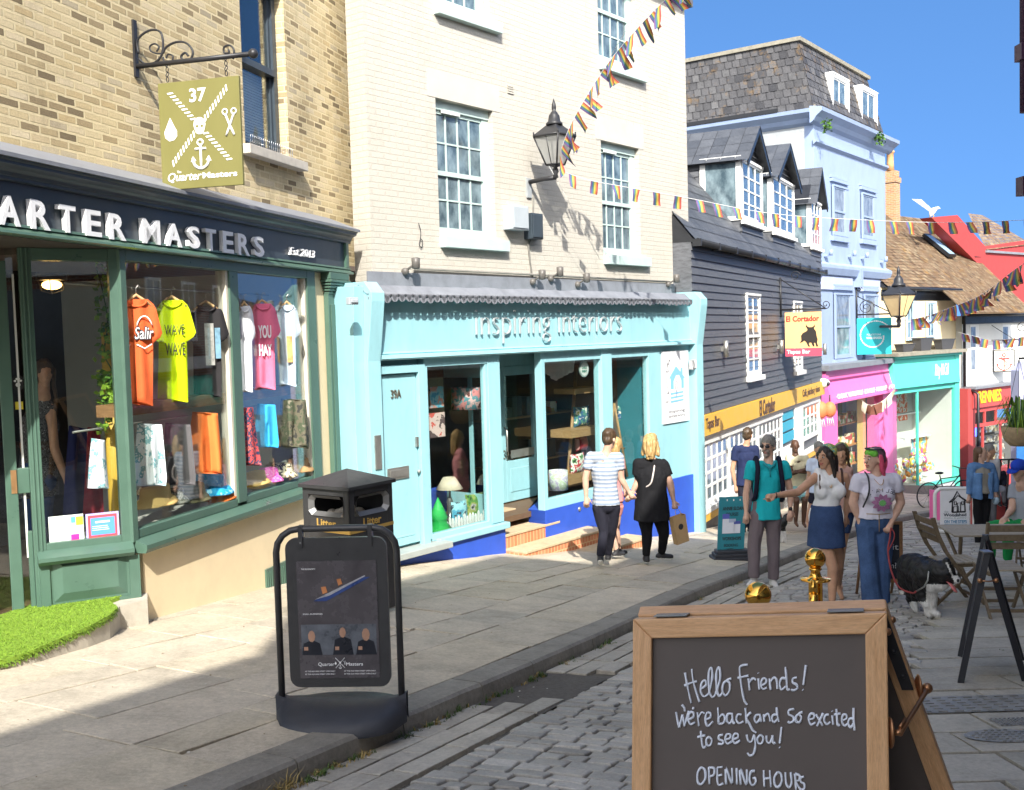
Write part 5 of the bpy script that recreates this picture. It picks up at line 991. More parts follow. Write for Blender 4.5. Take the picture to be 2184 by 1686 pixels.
b.mat(P('bull_black',(.02,.017,.015),.6,.05,3,0)).prism([SQ(p)for p in[(770,520),(782,505),(780,475),(790,460),(815,448),(822,440),(818,428),(811,420),(813,405),(820,418),(832,424),(850,424),(862,418),(868,407),(870,421),(862,430),(868,440),(875,448),(880,480),(886,500),(882,520),(889,543),(878,544),(870,520),(862,522),(866,543),(855,541),(846,520),(835,518),(830,530),(838,543),(826,541),(812,515),(800,505),(788,515)]][::-1],-.028,-.02);obj('emblem',b,bd)
TS=Fr(0,0,0,108,BH.P(BH.uz(y2(1122,400))[0],-.05,0));ts=lambda x,y:TS.uz(y2(x,y))
t=thing('hanging_sign',TS.P(0,0,ts(1125,340)[1]),'teal hanging sign with rings of white dots above the pink shopfront','sign')
q0,q1=ts(1130,366),ts(1350,590);X0,X1,Z0,Z1=q0[0],q1[0],q1[1],q0[1];b=B(TS).mat(M_iron).tube([(0,0,Z1+.12),(X1+.1,0,Z1+.12)],.03,6).tube([(0,0,Z1+.75),(X1,0,Z1+.15)],.018,5).tube([(0,0,Z1+1.1),(0,0,Z1-.2)],.03,6)
for a in(spiral(.3,Z1+.36,.26,.04,0,1.8),spiral(1.1,Z1+.26,.15,.03,0,1.6),spiral(.08,Z1+.98,.1,.02,0,1.4)):b.tube([(p[0],0,p[1])for p in a],.014,5)
obj('bracket',b,t);bd=obj('board',B(TS).mat(P('teal_sign',(.02,.42,.45),.5,.05,3,.05)).box(X0,X1,-.03,.03,Z0,Z1),t);b=B(TS).mat(M_wht);S_=(X1-X0);xm,zm_=(X0+X1)/2,(Z0+Z1)/2
for k in range(95):
 a=k*2.39996;r=.27+.25*((k*.618)%1);e=S_*(.012+.016*((k*.37)%1));p=(xm+r*S_*cos(a),zm_+r*S_*sin(a))
 if abs(p[0]-xm)<S_*.47 and abs(p[1]-zm_)<S_*.47:b.prism([(p[0]+e*cos(i*1.047),p[1]+e*sin(i*1.047))for i in range(6)],-.036,-.03)
b.text('FOLKESTONE',(xm-S_*.21,xm+S_*.2,zm_+.02,zm_+.08),-.036,.006);b.text('WHOLEFOODS',(xm-S_*.23,xm+S_*.22,zm_-.1,zm_-.02),-.036,.006,bold=.03);obj('emblem',b,bd)
AS=Fr(0,0,0,100,WH.P(WH.uz(y2(2000,540))[0]-.2,-.1,0));as_=lambda x,y:AS.uz(y2(x,y));t=thing('hanging_sign',AS.P(0,0,as_(2000,530)[1]),'square cream hanging sign with a red anchor on the white house','sign');q0,q1=as_(1990,565),as_(2125,702);X0,X1,Z0,Z1=q0[0],q1[0],q1[1],q0[1];S_=X1-X0
b=B(AS).mat(M_iron).tube([(X0-.3,0,Z1+.4),(X1+.3,0,Z1+.4)],.03,6).tube([(X0,0,Z1),(X0+.1,0,Z1+.4)],.015,5).tube([(X1-.1,0,Z1),(X1-.15,0,Z1+.4)],.015,5).tube([(X0-.3,0,Z1+1.2),(X1,0,Z1+.4)],.014,5).tube([(p[0],0,p[1])for p in spiral(X1+.3,Z1+.9,.25,.05,0,1.4)],.02,5);obj('bracket',b,t)
bd=obj('board',B(AS).mat(M_iron).box(X0,X1,-.03,.03,Z0,Z1).mat(P('cream_sign',(.78,.72,.58),.5,.05,3,.05)).box(X0+.04,X1-.04,-.035,-.031,Z0+.04,Z1-.04),t);F=lambda p:(X0+S_*p[0],Z0+S_*p[1]);b=B(AS).mat(P('anchor_red',(.5,.05,.05),.5,.05,3,0))
for pts,w in(([(.5,.82),(.5,.08)],.025),([(.5+.09*cos(a),.9+.07*sin(a)-.05)for a in[k*.7 for k in range(10)]],.022),([(.25,.67),(.75,.67)],.035),([(.17,.42),(.22,.24),(.36,.13),(.5,.08),(.64,.13),(.78,.24),(.83,.42)],.025),([(.4,.78),(.36,.66),(.5,.58),(.64,.45),(.58,.33),(.5,.3)],.018)):b.stroke([F((q.x,q.y))for q in smoothpath(pts,3)],-.04,w*S_,5)
for k in(-1,1):b.prism([F((.5+k*.33,.46)),F((.5+k*.25,.34)),F((.5+k*.38,.33))],-.045,-.036)
obj('emblem',b,bd)
f2=Fr(*y2(1395,350),33.8,60);t=thing('wall_lantern',f2.P(0,0,0),'amber glass street lantern in front of the cream cottage','street lamp');u,z=f2.uz(y2(1395,352));t.location=f2.P(u,0,z);lantern(f2,u,0,z,1.05,t,P('amber_glass',(.7,.52,.25),.2,.1,3,0));b=B(f2).mat(M_iron).tube([(u,0,z-.33),(u+1.2,3.0,z-.3)],.05,6);obj('arm',b,t)
for p,rr,lab in((w3(1412,385),.2,'round orange paper lantern at the corner of the yellow fascia'),(w3(1505,380),.18,'orange paper lantern with streamers beside the pink pilaster')):
 q=at(*p,29.6);b=B().mat(P('orange_lantern',(.75,.2,.08),.6,.08,5,.05));b.ball(q,rr,12,8,(1,1,1.25));b.mat(M_iron).tube([q+V((0,0,rr*1.2)),q+V((0,0,rr*1.2+.2))],.02,5).mat(P('cord_white',0))
 for k in range(4):b.tube([q+V((.05*k-.08,0,-rr*1.2)),q+V((.06*k-.06,0,-rr*1.2-.25))],.012,4)
 tag(obj('paper_lantern',b),lab,'lantern','orange paper lanterns outside the pink shop')
q=at(*w3(1430,105),29.5);b=B().mat(M_wht).ball(q,.14,12,8,(1.5,1,1)).mat(M_iron).ball(q+V((.12,-.1,-.02)),.06,8,6);tag(obj('security_camera',b),'white dome security camera at the corner of the pink shopfront','camera')
q=V((0,0,0));gp=at(*y1(1605,1128),42);b=B().mat(P('gull_white',(.75,.76,.78),.7,.05,4,0));b.tube([q+V((-.15,0,-.25)),q+V((-.05,0,.0)),q+V((.1,0,.2)),q+V((.28,0,.32)),q+V((.4,0,.34)),q+V((.55,0,.3))],[.03,.17,.19,.1,.09,.01],8).mat(P('gull_grey',(.35,.37,.4),.7,.1,4,0))
b.face([q+V((.1,.05,.2)),q+V((-.15,.1,.15)),q+V((-.9,.25,.75)),q+V((-1.2,.3,1.0)),q+V((-.6,.2,.95))]);b.face([q+V((.1,.1,.2)),q+V((-.1,.12,.2)),q+V((-.3,1.1,.7)),q+V((.1,.9,.65))]);b.mat(P('gull_beak',(.7,.4,.05),.5,.05,4,0)).tube([q+V((.1,0,.05)),q+V((.1,0,-.35))],.02,4);b.v=[gp+v*.62 for v in b.v];tag(obj('gull',b),'white and grey gull with raised wings on the red ridge','gull')
for(x0,x1,ya,yb),lab in(((905,1030,1028,1105),'low dark planter on the jade shop roof, nearest the lantern'),((1090,1220,965,1095),'tall dark planter in the middle of the jade shop roof'),((1310,1450,1000,1100),'wide dark planter at the right end of the jade shop roof')):
 r=CH.rect(w2(x0,ya),w2(x1,yb),-.55);b=B(CH).mat(P('planter_dark',(.06,.06,.065),.6,.15,6,.1));um,hw=(r[0]+r[1])/2,(r[1]-r[0])/2;zq=gtp+.125
 b.grid([[(um+sx*hw*k,-.4+sy*.17*k,zq+(r[3]-r[2])*i)for sx,sy in((-1,-1),(1,-1),(1,1),(-1,1),(-1,-1))]for i,k in((0,.75),(.9,1),(.9,1.06),(1,1.06),(1,.9),(.9,.9))],smooth=False,cap=True);tag(obj('planter',b),lab,'planter','dark planters on the jade shop roof')
def leafy(b,c,R,n,size,mats,sq=(1,1,1)):
 for _ in range(n):
  a,e=random.uniform(0,6.283),random.uniform(-1.2,1.4);rr=random.random()**.5;p=V(c)+V((R*sq[0]*cos(a)*cos(e),R*sq[1]*sin(a)*cos(e),R*sq[2]*sin(e)))*rr;d=V((random.gauss(0,1),random.gauss(0,1),random.gauss(0,.6))).normalized();s_=d.cross(V((random.gauss(0,1),random.gauss(0,1),random.gauss(0,1)))).normalized()*size*.45;b.mat(random.choice(mats));t=p+d*size
  b.face([p,p+d*size*.4+s_,t,p+d*size*.4-s_])
LG=[P('leaf_green',(.09,.2,.03),.5,.2,9,0),P('leaf_dark',(.04,.1,.02),.5,.2,9,0),P('leaf_lime',(.22,.36,.03),.5,.2,9,0)]
for p,n in((y1(940,575),60),(y1(1270,655),90)):
 b=B();leafy(b,BH.P(BH.uz(p,-.4)[0],-.42,BH.uz(p,-.4)[1]),.22,n,.1,LG[:2]);tag(obj('cornice_weed',b),'tuft of weeds growing from the left of the blue cornice'if n==60 else 'straggling weeds on the right end of the blue cornice','plant')
q=at(*w4(2125,740),15.0);t=thing('hanging_basket',q,'coir hanging basket of spiky green leaves at the right edge','plant pot');b=B().mat(P('coir',(.42,.3,.17),.95,.25,20,.8));b.lathe([(.02,-.17),(.12,-.16),(.2,-.08),(.235,.05),(.24,.12),(.2,.12),(.0,.08)],q,18);obj('basket',b,t)
b=B()
for _ in range(150):
 a=random.uniform(0,6.283);r=random.uniform(.18,.5);hh=random.uniform(.1,.45);p0=q+V((.12*cos(a),.12*sin(a),.1));p1=q+V((r*.5*cos(a),r*.5*sin(a),.12+hh));p2=q+V((r*cos(a),r*sin(a),.12+hh*.6-r*.5));b.mat(random.choice(LG));w=V((-sin(a),cos(a),0))*.009;b.face([p0-w,p0+w,p1+w,p1-w]);b.face([p1-w,p1+w,p2])
obj('foliage',b,t);b=B().mat(M_iron)
for a in(0,2.1,4.2):b.tube([q+V((.23*cos(a),.23*sin(a),.12)),q+V((0,0,1.1))],.004,4)
b.tube([q+V((0,0,1.1)),q+V((1.2,0,1.15))],.015,5);obj('wire',b,t)
q=at(2179,150,8.5);b=B().mat(P('purple_paint',(.05,.02,.05),.5,.1,5,.05)).tube([(q.x+.03,q.y,7.5),(q.x+.03,q.y,3.2)],.045,8).box(q.x-.02,q.x+.2,q.y-.06,q.y+.06,at(2179,418,8.5).z,at(2179,378,8.5).z);b.box(q.x-.03,q.x+.25,q.y-.06,q.y+.06,at(2179,130,8.5).z,at(2179,95,8.5).z);obj('drainpipe',b,RHT)
# ================================================================== goods in the shop windows
def cloth(name,px_out,base,yaw,m,lab,cat,group=None,th=.05,folds=.018,groove=0):
 """a hung garment: outline read in the picture, stood on its own upright plane, given thickness and falling folds"""
 f=Fr(0,0,0,yaw,base);pts=[f.uz(p)for p in px_out];x0=min(p[0]for p in pts);x1=max(p[0]for p in pts);z0=min(p[1]for p in pts);z1=max(p[1]for p in pts)
 def inside_span(z):
  xs=[]
  for i in range(len(pts)):
   a,c=pts[i],pts[(i+1)%len(pts)]
   if(a[1]>z)!=(c[1]>z):xs.append(a[0]+(z-a[1])/(c[1]-a[1])*(c[0]-a[0]))
  return sorted(xs)
 R,N=22,14;seed=random.uniform(0,50);Fq,Bq=[],[]
 for i in range(R+1):
  z=z0+(z1-z0)*(.002+.996*i/R);xs=inside_span(z)
  if len(xs)<2:continue
  a,c=xs[0],xs[-1];rf,rb=[],[]
  for k in range(N+1):
   q=k/N;x=a+(c-a)*q;w=sin(pi*min(1,max(0,q)))**.5;dr=1-(z-z0)/(z1-z0)
   fo=folds*(.35+dr)*(sin(x*42+seed)+.9*noise.noise(V((x*16,z*2.2,seed))))+groove*(math.exp(-((q-.5)/.05)**2)if dr>.42 else 0)*min(1,(dr-.42)*4+.2);rf.append((x,-th*.5*w+fo,z));rb.append((x,th*.5*w+fo,z))
  Fq.append(rf);Bq.append(rb)
 b=B(f).mat(m);b.grid(Fq);b.grid([r[::-1]for r in Bq])
 b.grid([[a[0],c[0]]for a,c in zip(Bq,Fq)]);b.grid([[a[-1],c[-1]]for a,c in zip(Fq,Bq)]);b.grid([Fq[0][::-1],Bq[0][::-1]]);b.grid([Fq[-1],Bq[-1]])
 return f,b,(x0,x1,z0,z1)
M_hang=wood('hanger_wood',(.45,.27,.12),(.6,.4,.2));TEEBOX=[(.3,1),(.42,.965),(.5,.95),(.58,.965),(.7,1),(.84,.94),(1,.66),(.83,.6),(.8,.72),(.81,0),(.19,0),(.2,.72),(.17,.6),(0,.66),(.16,.94)]
def Yq(x):return 8.5*(1725-310)/(1725-x)
GR='garments hung in the brick shop window'
def tee(bx,dy,yaw,m,lab,shape=TEEBOX,cat='t-shirt',nm='t_shirt',prints=None,group=GR,folds=.022,extra=True,groove=0):
 (xa,ya),(xb,yb)=bx;out=[(xa+(xb-xa)*p[0],yb+(ya-yb)*p[1])for p in shape];xm=(xa+xb)/2
 base=at(xm,(ya+yb)/2,Yq(xm)+dy);f,b,r=cloth(nm,out,base,yaw,m,lab,cat,folds=folds,groove=groove);t=thing(nm,(base.x,base.y,r[2]),lab,cat,group)
 ob=obj('cloth',b,t)
 if extra:
  h=B(f).mat(M_hang);xc=(r[0]+r[1])/2;w=(r[1]-r[0])*.3;h.tube([(xc-w,0,r[3]-.06),(xc-w*.4,0,r[3]+.0),(xc,0,r[3]+.035),(xc+w*.4,0,r[3]+.0),(xc+w,0,r[3]-.06)],.014,6).mat(M_chr).tube([(xc,0,r[3]+.03),(xc,0,r[3]+.09),(xc+.02,0,r[3]+.115),(xc+.035,0,r[3]+.09)],.004,5);obj('hanger',h,t);nb=B(f).mat(m);nb.tube([(xc+w*.62*cos(a),-.035,r[3]-.012+.05*sin(a))for a in[3.14+k*.3142 for k in range(11)]],.009,6);obj('collar',nb,t)
 if prints:
  pb=B(f);X=lambda q:r[0]+(r[1]-r[0])*q;Z=lambda q:r[2]+(r[3]-r[2])*q
  prints(pb,X,Z);obj('print',pb,t)
 return t
Q2=lambda a,c:(z2(*a),z2(*c));M_ink=P('ink_black',0);YG=62
C=lambda n,c,v=.1:P(n,c,.85,v,6,.5,dist=.006,spec=.15)
tee(Q2((690,345),(1000,1000)),.22,YG,C('cloth_orange',(.72,.13,.04)),'orange t-shirt with dark and white lettering at the left of the shop window',prints=lambda b,X,Z:(b.mat(M_ink).text('Salir',(X(.4),X(.8),Z(.62),Z(.75)),-.05,.003,bold=.06,shear=.2),b.mat(M_letter).text('Salir',(X(.415),X(.79),Z(.63),Z(.74)),-.053,.002,bold=.0,shear=.2),b.stroke([(X(.62+.17*cos(a)),Z(.68+.16*sin(a)))for a in[.5+k*.24 for k in range(10)]],-.05,.006,4),b.stroke([(X(.45),Z(.58)),(X(.6),Z(.54)),(X(.75),Z(.58))],-.05,.006,4)))
tee(Q2((915,350),(1205,975)),.3,YG,C('cloth_neon',(.62,.78,.01)),'neon yellow t-shirt with black capital lettering in the shop window',prints=lambda b,X,Z:(b.mat(M_ink).text('WAVE',(X(.3),X(.72),Z(.66),Z(.76)),-.055,.003),b.text('WAVE',(X(.3),X(.72),Z(.46),Z(.585)),-.055,.003)))
tee(Q2((1130,380),(1410,945)),.38,YG,C('cloth_black',(.03,.028,.03)),'black t-shirt with a pale print between the neon and white shirts',prints=lambda b,X,Z:(b.mat(P('print_dim',(.3,.3,.28),.8,.4,20,0)).box(X(.42),X(.62),-.05,-.047,Z(.35),Z(.8)),b.mat(P('print_rain',(.16,.3,.4),.8,.5,12,0)).box(X(.64),X(.76),-.05,-.047,Z(.42),Z(.75))))
tee(Q2((1330,400),(1500,900)),.4,YG,C('cloth_grey',(.35,.35,.38)),'pale grey t-shirt behind the window mullion')
tee(Q2((1440,385),(1570,915)),.3,YG,C('cloth_white',(.74,.75,.78)),'white t-shirt left of the pink one in the shop window')
tee(Q2((1500,372),(1728,900)),.3,YG,C('cloth_pink',(.78,.18,.3)),'pink t-shirt with white lettering in the right shop window',prints=lambda b,X,Z:(b.mat(M_letter).text('YOU',(X(.33),X(.68),Z(.6),Z(.75)),-.052,.003,bold=.03),b.text('HAY',(X(.33),X(.68),Z(.4),Z(.53)),-.052,.003,bold=.03)))
tee(Q2((1680,380),(1850,880)),.3,YG,C('cloth_sky',(.55,.66,.74)),'pale blue t-shirt with a rainbow stripe at the right end of the window',prints=lambda b,X,Z:b.mat(P('print_rain2',(.7,.4,.15),.8,.6,14,0)).box(X(.4),X(.6),-.05,-.047,Z(.3),Z(.62)))
SHORT=[(.14,1),(.86,1),(1,.12),(.98,0),(.56,.04),(.5,.42),(.44,.04),(.02,.0),(0,.12)];SKIRT=[(.2,1),(.8,1),(1,0),(0,0)]
def shorts(bx,dy,m,lab,sh=SHORT,nm='shorts',cat='shorts'):return tee(Q2(*bx),dy,YG,m,lab,sh,cat,nm,folds=.036,extra=False,groove=.07 if sh is SHORT else 0)
M_leaf=pattern('leaf_print',[(.72,.78,.8),(.72,.78,.8),(.74,.79,.81),(.2,.42,.45),(.74,.79,.81)],12,'noise',.8);M_leaf2=M_leaf
shorts(((535,1200),(668,1505)),.35,M_leaf,'white shorts with green leaf print left of the yellow pole',SKIRT)
shorts(((815,1105),(1022,1490)),.25,M_leaf,'white shorts with green leaf print right of the yellow pole')
shorts(((985,1105),(1195,1480)),.3,C('cloth_char',(.11,.105,.11)),'charcoal grey shorts below the shelf in the shop window')
shorts(((1150,1035),(1365,1415)),.25,C('cloth_orange2',(.75,.2,.05)),'bright orange shorts below the shelf in the shop window')
shorts(((1345,1000),(1605,1365)),.35,pattern('navy_red_print',[(.03,.035,.08),(.5,.07,.07),(.04,.05,.1),(.55,.12,.1),(.03,.035,.08)],14),'navy shirt with red floral print behind the window mullion',SKIRT,'floral_shirt','shirt')
shorts(((1560,985),(1708,1255)),.3,C('cloth_azure',(.05,.38,.68)),'azure blue swim shorts in the right shop window')
shorts(((1695,955),(1905,1265)),.25,pattern('camo',[(.05,.05,.045),(.14,.13,.09),(.08,.1,.06),(.22,.2,.15)],10),'camouflage shorts with a yellow cord in the right shop window')
shorts(((385,1120),(565,1680)),1.6,C('cloth_navy',(.02,.025,.09)),'dark navy trousers hung at the back of the lobby window',SKIRT,'trousers','trousers');shorts(((510,1130),(640,1680)),1.4,C('cloth_crimson',(.22,.02,.03)),'crimson trousers hung beside the yellow pole',SKIRT,'trousers','trousers')
def hat(px,wpx,dy,m,lab,brim=.9,crown=.62,hgt=.42,nm='bucket_hat',tilt=0):
 Y=Yq(px[0])+dy+.3;c=at(px[0],px[1],Y);R=wpx*Y/FD/2*.68;c=c+V((0,0,.1));tilt*=.5;b=B().mat(m)
 prof=[(R*brim,0),(R*brim*1.0,.012),(R*(crown+.13),R*.26),(R*crown,R*.36),(R*crown*.93,R*(.32+hgt)),(R*crown*.84,R*(.4+hgt)),(R*crown*.45,R*(.42+hgt)),(0.001,R*(.42+hgt))]
 rows=[];s_=random.uniform(0,9)
 for r,z in prof:rows.append([c+V((r*cos(a)*(1+.07*noise.noise(V((cos(a)*2,sin(a)*2,s_+z*3)))),r*sin(a),z+.1*r*noise.noise(V((cos(a)*1.5,sin(a)*1.5,s_)))+tilt*r*cos(a)))for a in[k*6.2832/22 for k in range(22)]])
 b.grid(rows,True);o=obj(nm,b,solid=.006);tag(o,lab,'hat','hats on the display deck')
hb=lambda x,y:zC(x,y)
hat(hb(540,690),150,.12,C('hat_tan',(.62,.42,.16)),'mustard hat tipped over a dark brown one at the left of the deck',tilt=.25);hat(hb(500,560),105,.3,C('hat_brown',(.1,.075,.05)),'dark brown felt hat behind the mustard hat');hat(hb(735,650),105,.12,pattern('camo_pale',[(.45,.42,.35),(.2,.2,.15),(.55,.52,.45),(.3,.28,.2)],22),'pale camouflage bucket hat between the mustard and olive hats')
hat(hb(925,630),135,.14,C('hat_olive',(.14,.13,.07)),'olive green hat on the display deck');hat(hb(1205,610),125,.1,C('hat_orange',(.75,.2,.05)),'orange hat underneath the blue bucket hat',hgt=.2);hat(hb(1125,545),150,.14,pattern('blue_flower',[(.02,.3,.6),(.04,.4,.72),(.02,.33,.65),(.3,.65,.8)],16),'bright blue flowered bucket hat on top of the orange hat')
hat(hb(1590,455),105,.14,C('hat_tan',0),'tan cap right of the window mullion',tilt=.2);hat(hb(1728,410),100,.12,pattern('pink_flower',[(.8,.12,.5),(.85,.25,.6),(.78,.1,.45),(.85,.5,.7)],18),'hot pink bucket hat in the right shop window');hat(hb(1870,365),105,.12,pattern('leopard',[(.7,.62,.42),(.7,.62,.42),(.06,.05,.04),(.72,.65,.45)],26),'leopard print bucket hat beside the pink one');hat(hb(2045,300),100,.15,C('hat_straw',(.4,.25,.12)),'brown straw hat stacked at the right end of the deck');hat(hb(2050,235),80,.18,C('hat_bronze',(.3,.18,.1)),'small bronze hat on top of the straw hat')
pp=LB.P(LB.uz(w7(640,1000))[0]+.02,.25,0);pp=at(*z2(690,1000),8.85);pole=thing('bamboo_pole',(pp.x,pp.y,zs-.6),'mustard yellow pole standing behind the corner of the shop window','pole');b=B().mat(P('mustard_paint',(.68,.42,.06),.5,.06,4,.05));zA_,zB_=at(*z2(690,560),8.85).z,zs-.6
b.lathe([(.062,zA_-.5),(.062,zA_+.05)],(pp.x,pp.y,0),16).mat(P('mustard_paint',0)).lathe([(.075,zB_),(.066,zA_-.1)],(pp.x,pp.y,0),16);obj('shaft',b,pole)
b=B()
for(x,y,n)in((600,180,12),(640,260,12),(625,330,10),(655,480,16),(680,520,22),(640,680,12),(660,590,14),(630,830,30),(680,850,30),(650,960,26),(690,930,22),(640,1120,14),(630,1000,16),(600,440,8)):
 leafy(b,at(*z2(x,y),8.72),.085,n,.06,[LG[0],LG[2],LG[2]])
b.mat(LG[1]).tube(smoothpath([at(*z2(x,y),8.74)for x,y in((590,150),(630,300),(660,480),(640,680),(690,800),(630,900),(660,1000),(630,1150))],4),.006,5);tag(obj('ivy_garland',b),'trailing green ivy garland wound along the yellow pole','plant')
q=at(*z2(318,258),9.3);t=thing('bulkhead_lamp',q,'lit amber bulkhead lamp in a wire cage inside the lobby window','lamp');obj('bulb',B().mat(emit('warm_bulb',(1,.55,.15),5)).ball(q,.07,10,8,(1.3,1,.6)),t);b=B().mat(M_iron).lathe([(.13,.04),(.13,.1)],q,14)
for a in range(6):b.tube([q+V((.12*cos(a),.12*sin(a),.04)),q+V((.1*cos(a),.1*sin(a),-.05)),q+V((0,0,-.08))],.004,4)
obj('cage',b,t)
b=B(QM).mat(M_chr);zr=QM.uz(z2(1100,290),.45)[1];b.tube([(uP1-.2,.42,zr),(e0-.1,.42,zr)],.012,6);zr2=QM.uz(z2(1200,1050),.45)[1];b.tube([(uP1-.2,.42,zr2),(e0-.1,.42,zr2)],.01,6);tag(obj('clothes_rail',b),'chrome clothes rails across the brick shop window','rail')
b=B(QM).mat(P('red_beam',(.3,.06,.03),.7,.15,4,.05)).box(-1.9,1.0,2.4,2.5,1.75,1.95).box(-.55,-.4,2.4,2.5,-.8,2.0);obj('beam',b,qm)
def gpx(x,y,dz=0):p=onground(*w1(x,y));return p
gm=P('grass_mat',(.21,.34,.03),.85,.25,30,.8,dist=.01);G2=P('grass_mat_b',(.15,.27,.025),.85,.25,30,0)
zst=QM.uz(w1(1500,1480))[1]-.02;stx=lambda x,y:(lambda d:OE+d*((zst-EYE)/d.z))(ray(*z3(x,y)))
edge=[(830,512),(640,590),(690,625),(650,670),(520,740),(380,800),(200,880),(40,935),(-150,990),(-320,1000),(-330,700),(-50,690),(100,640),(280,580),(520,545)]
pl=[stx(x,y)for x,y in edge];pl=[V((p.x,p.y,zst))for p in pl]
def inpoly(x,y):
 c=False
 for i in range(len(pl)):
  a,d=pl[i],pl[i-1]
  if(a.y>y)!=(d.y>y)and x<(d.x-a.x)*(y-a.y)/(d.y-a.y)+a.x:c=not c
 return c
cn=[stx(x,y)for x,y in((862,520),(862,560),(700,600))];stp=B().mat(P('step_concrete',(.45,.41,.34),.85,.2,7,.5,dirt=.25)).prism([(p.x,p.y)for p in[cn[0],cn[1],cn[2]]+[q.lerp(sum(pl,V((0,0,0)))/len(pl),.03)for q in pl[2:]]],-2.2,zst,'z');obj('step',stp,qm)
b=B().mat(gm).prism([(p.x,p.y)for p in pl],zst+.002,zst+.03,'z');xs=[p.x for p in pl];ys=[p.y for p in pl];k=0
def dropz(p):return zst+.03
while k<9000:
 x,y=random.uniform(min(xs),max(xs)),random.uniform(min(ys),max(ys))
 if not inpoly(x,y):continue
 k+=1;b.mat(random.choice((gm,gm,G2)));a=random.uniform(0,6.28);w=V((cos(a),sin(a),0))*.005;p=V((x,y,zst+.028));tp=p+V((random.gauss(0,.01),random.gauss(0,.01),random.uniform(.006,.016)));b.face([p-w,p+w,tp])
for i in range(2,9):
 a,c=pl[i],pl[i+1]
 for _ in range(int((c-a).length*900)):
  q=a.lerp(c,random.random());b.mat(random.choice((gm,G2)));n=V(((c-a).y,-(c-a).x,0)).normalized();
  p=q+V((0,0,random.uniform(-.02,.03)));w=(c-a).normalized()*.006;tp=p+n*random.uniform(-.02,.03)+V((0,0,random.uniform(-.03,.015)));b.face([p-w,p+w,tp])
tag(obj('artificial_grass',b),'bright lime artificial grass mat over the shop step','grass mat')
def iz(p,y):u,z=II.uz(z5(*p),y);return u,z
GI='homeware in the turquoise shop window'
def cushion(px,py_,w,hgt,y,m,lab,yaw=12):
 u,z=iz((px,py_),y);s_=14.5/FD/1.0797*.433;W,H=w*s_*1.15,hgt*s_;b=B(II).mat(m);rows=[]
 for sgn in(-1,1):
  rows=[]
  for i in range(9):
   v=i/8*2-1;r=[]
   for k in range(9):
    q=k/8*2-1;e=(1-abs(q)**3)*(1-abs(v)**3);pin=1-.1*(1-q*q)*abs(v)**4;pq=1-.1*(1-v*v)*abs(q)**4;r.append((u+q*W/2*pq,y+sgn*.07*e**.6,z+v*H/2*pin))
   rows.append(r if sgn<0 else r[::-1])
  b.grid(rows)
 o=obj('cushion',b);tag(o,lab,'cushion',GI)
cushion(640,1345,105,130,.35,pattern('dragonfly',[(.03,.05,.07),(.08,.35,.5),(.3,.6,.65),(.05,.07,.1),(.1,.25,.3)],7),'dark cushion with turquoise dragonfly print beside the lamp');cushion(735,1315,165,165,.5,pattern('jungle',[(.02,.04,.02),(.1,.25,.05),(.3,.35,.1),(.45,.42,.45),(.03,.05,.03)],8),'green jungle print cushion at the right of the left window')
cushion(1290,830,150,130,.7,pattern('blue_green_print',[(.75,.75,.6),(.04,.12,.3),(.1,.3,.25),(.8,.8,.7),(.4,.5,.1)],8),'blue and green patterned cushion on the ladder shelf');cushion(1502,815,65,110,.6,pattern('blue_green_print',0),'blue and green patterned cushion behind the wooden easel');cushion(1268,1080,125,125,.5,pattern('red_floral',[(.75,.72,.66),(.55,.06,.07),(.8,.78,.7),(.1,.25,.08),(.03,.04,.04)],9),'white cushion with red flowers on the lowest ladder shelf')
cushion(1290,975,105,90,.65,stripes('zigzag',[(.3,.03,.04),(.7,.65,.6),(.2,.03,.05),(.6,.3,.28),(.3,.03,.04)],'X'),'crimson striped cushion above the red flowered one');cushion(1548,1025,62,110,.5,P('cushion_mint',(.6,.72,.55),.8,.15,8,.1),'pale mint cushion beside the wooden easel')
def drum(px,py_,w,hgt,y,m,lab,r2=1.0,nm='lampshade',foot=None):
 u,z=iz((px,py_),y);s_=14.5/FD/1.0797*.433;R,H=w*s_/2,hgt*s_;b=B(II).mat(m).lathe([(R,z-H/2),(R*r2,z+H/2)],(u,y,0),22,False);o=obj(nm,b,solid=.004);tag(o,lab,'lampshade',GI)
 if foot:b=B(II).mat(M_chr).lathe([(.08,z-H/2-.42),(.03,z-H/2-.36),(.02,z-H/2-.25),(.05,z-H/2-.18),(.02,z-H/2-.1),(.01,z)],(u,y,0),12);tag(obj('lamp_base',b),foot,'lamp',GI)
drum(683,733,170,115,.5,pattern('flamingo',[(.1,.06,.06),(.65,.25,.25),(.12,.3,.35),(.75,.5,.48),(.15,.05,.05)],7),'hanging drum lampshade printed with pink flamingos');drum(588,1185,140,60,.5,P('linen_shade',(.62,.55,.42),.9,.06,20,.1),'cream linen lampshade on a turned metal base',.45,'lampshade','turned metal lamp base under the cream shade');drum(775,1165,95,50,.9,P('linen_shade',0),'smaller linen lampshade at the back right',.45);drum(1168,1168,112,115,.45,pattern('lavender',[(.72,.75,.68),(.5,.45,.6),(.7,.74,.66),(.55,.65,.45),(.74,.76,.7)],9),'pale drum lampshade printed with lavender on the window ledge')
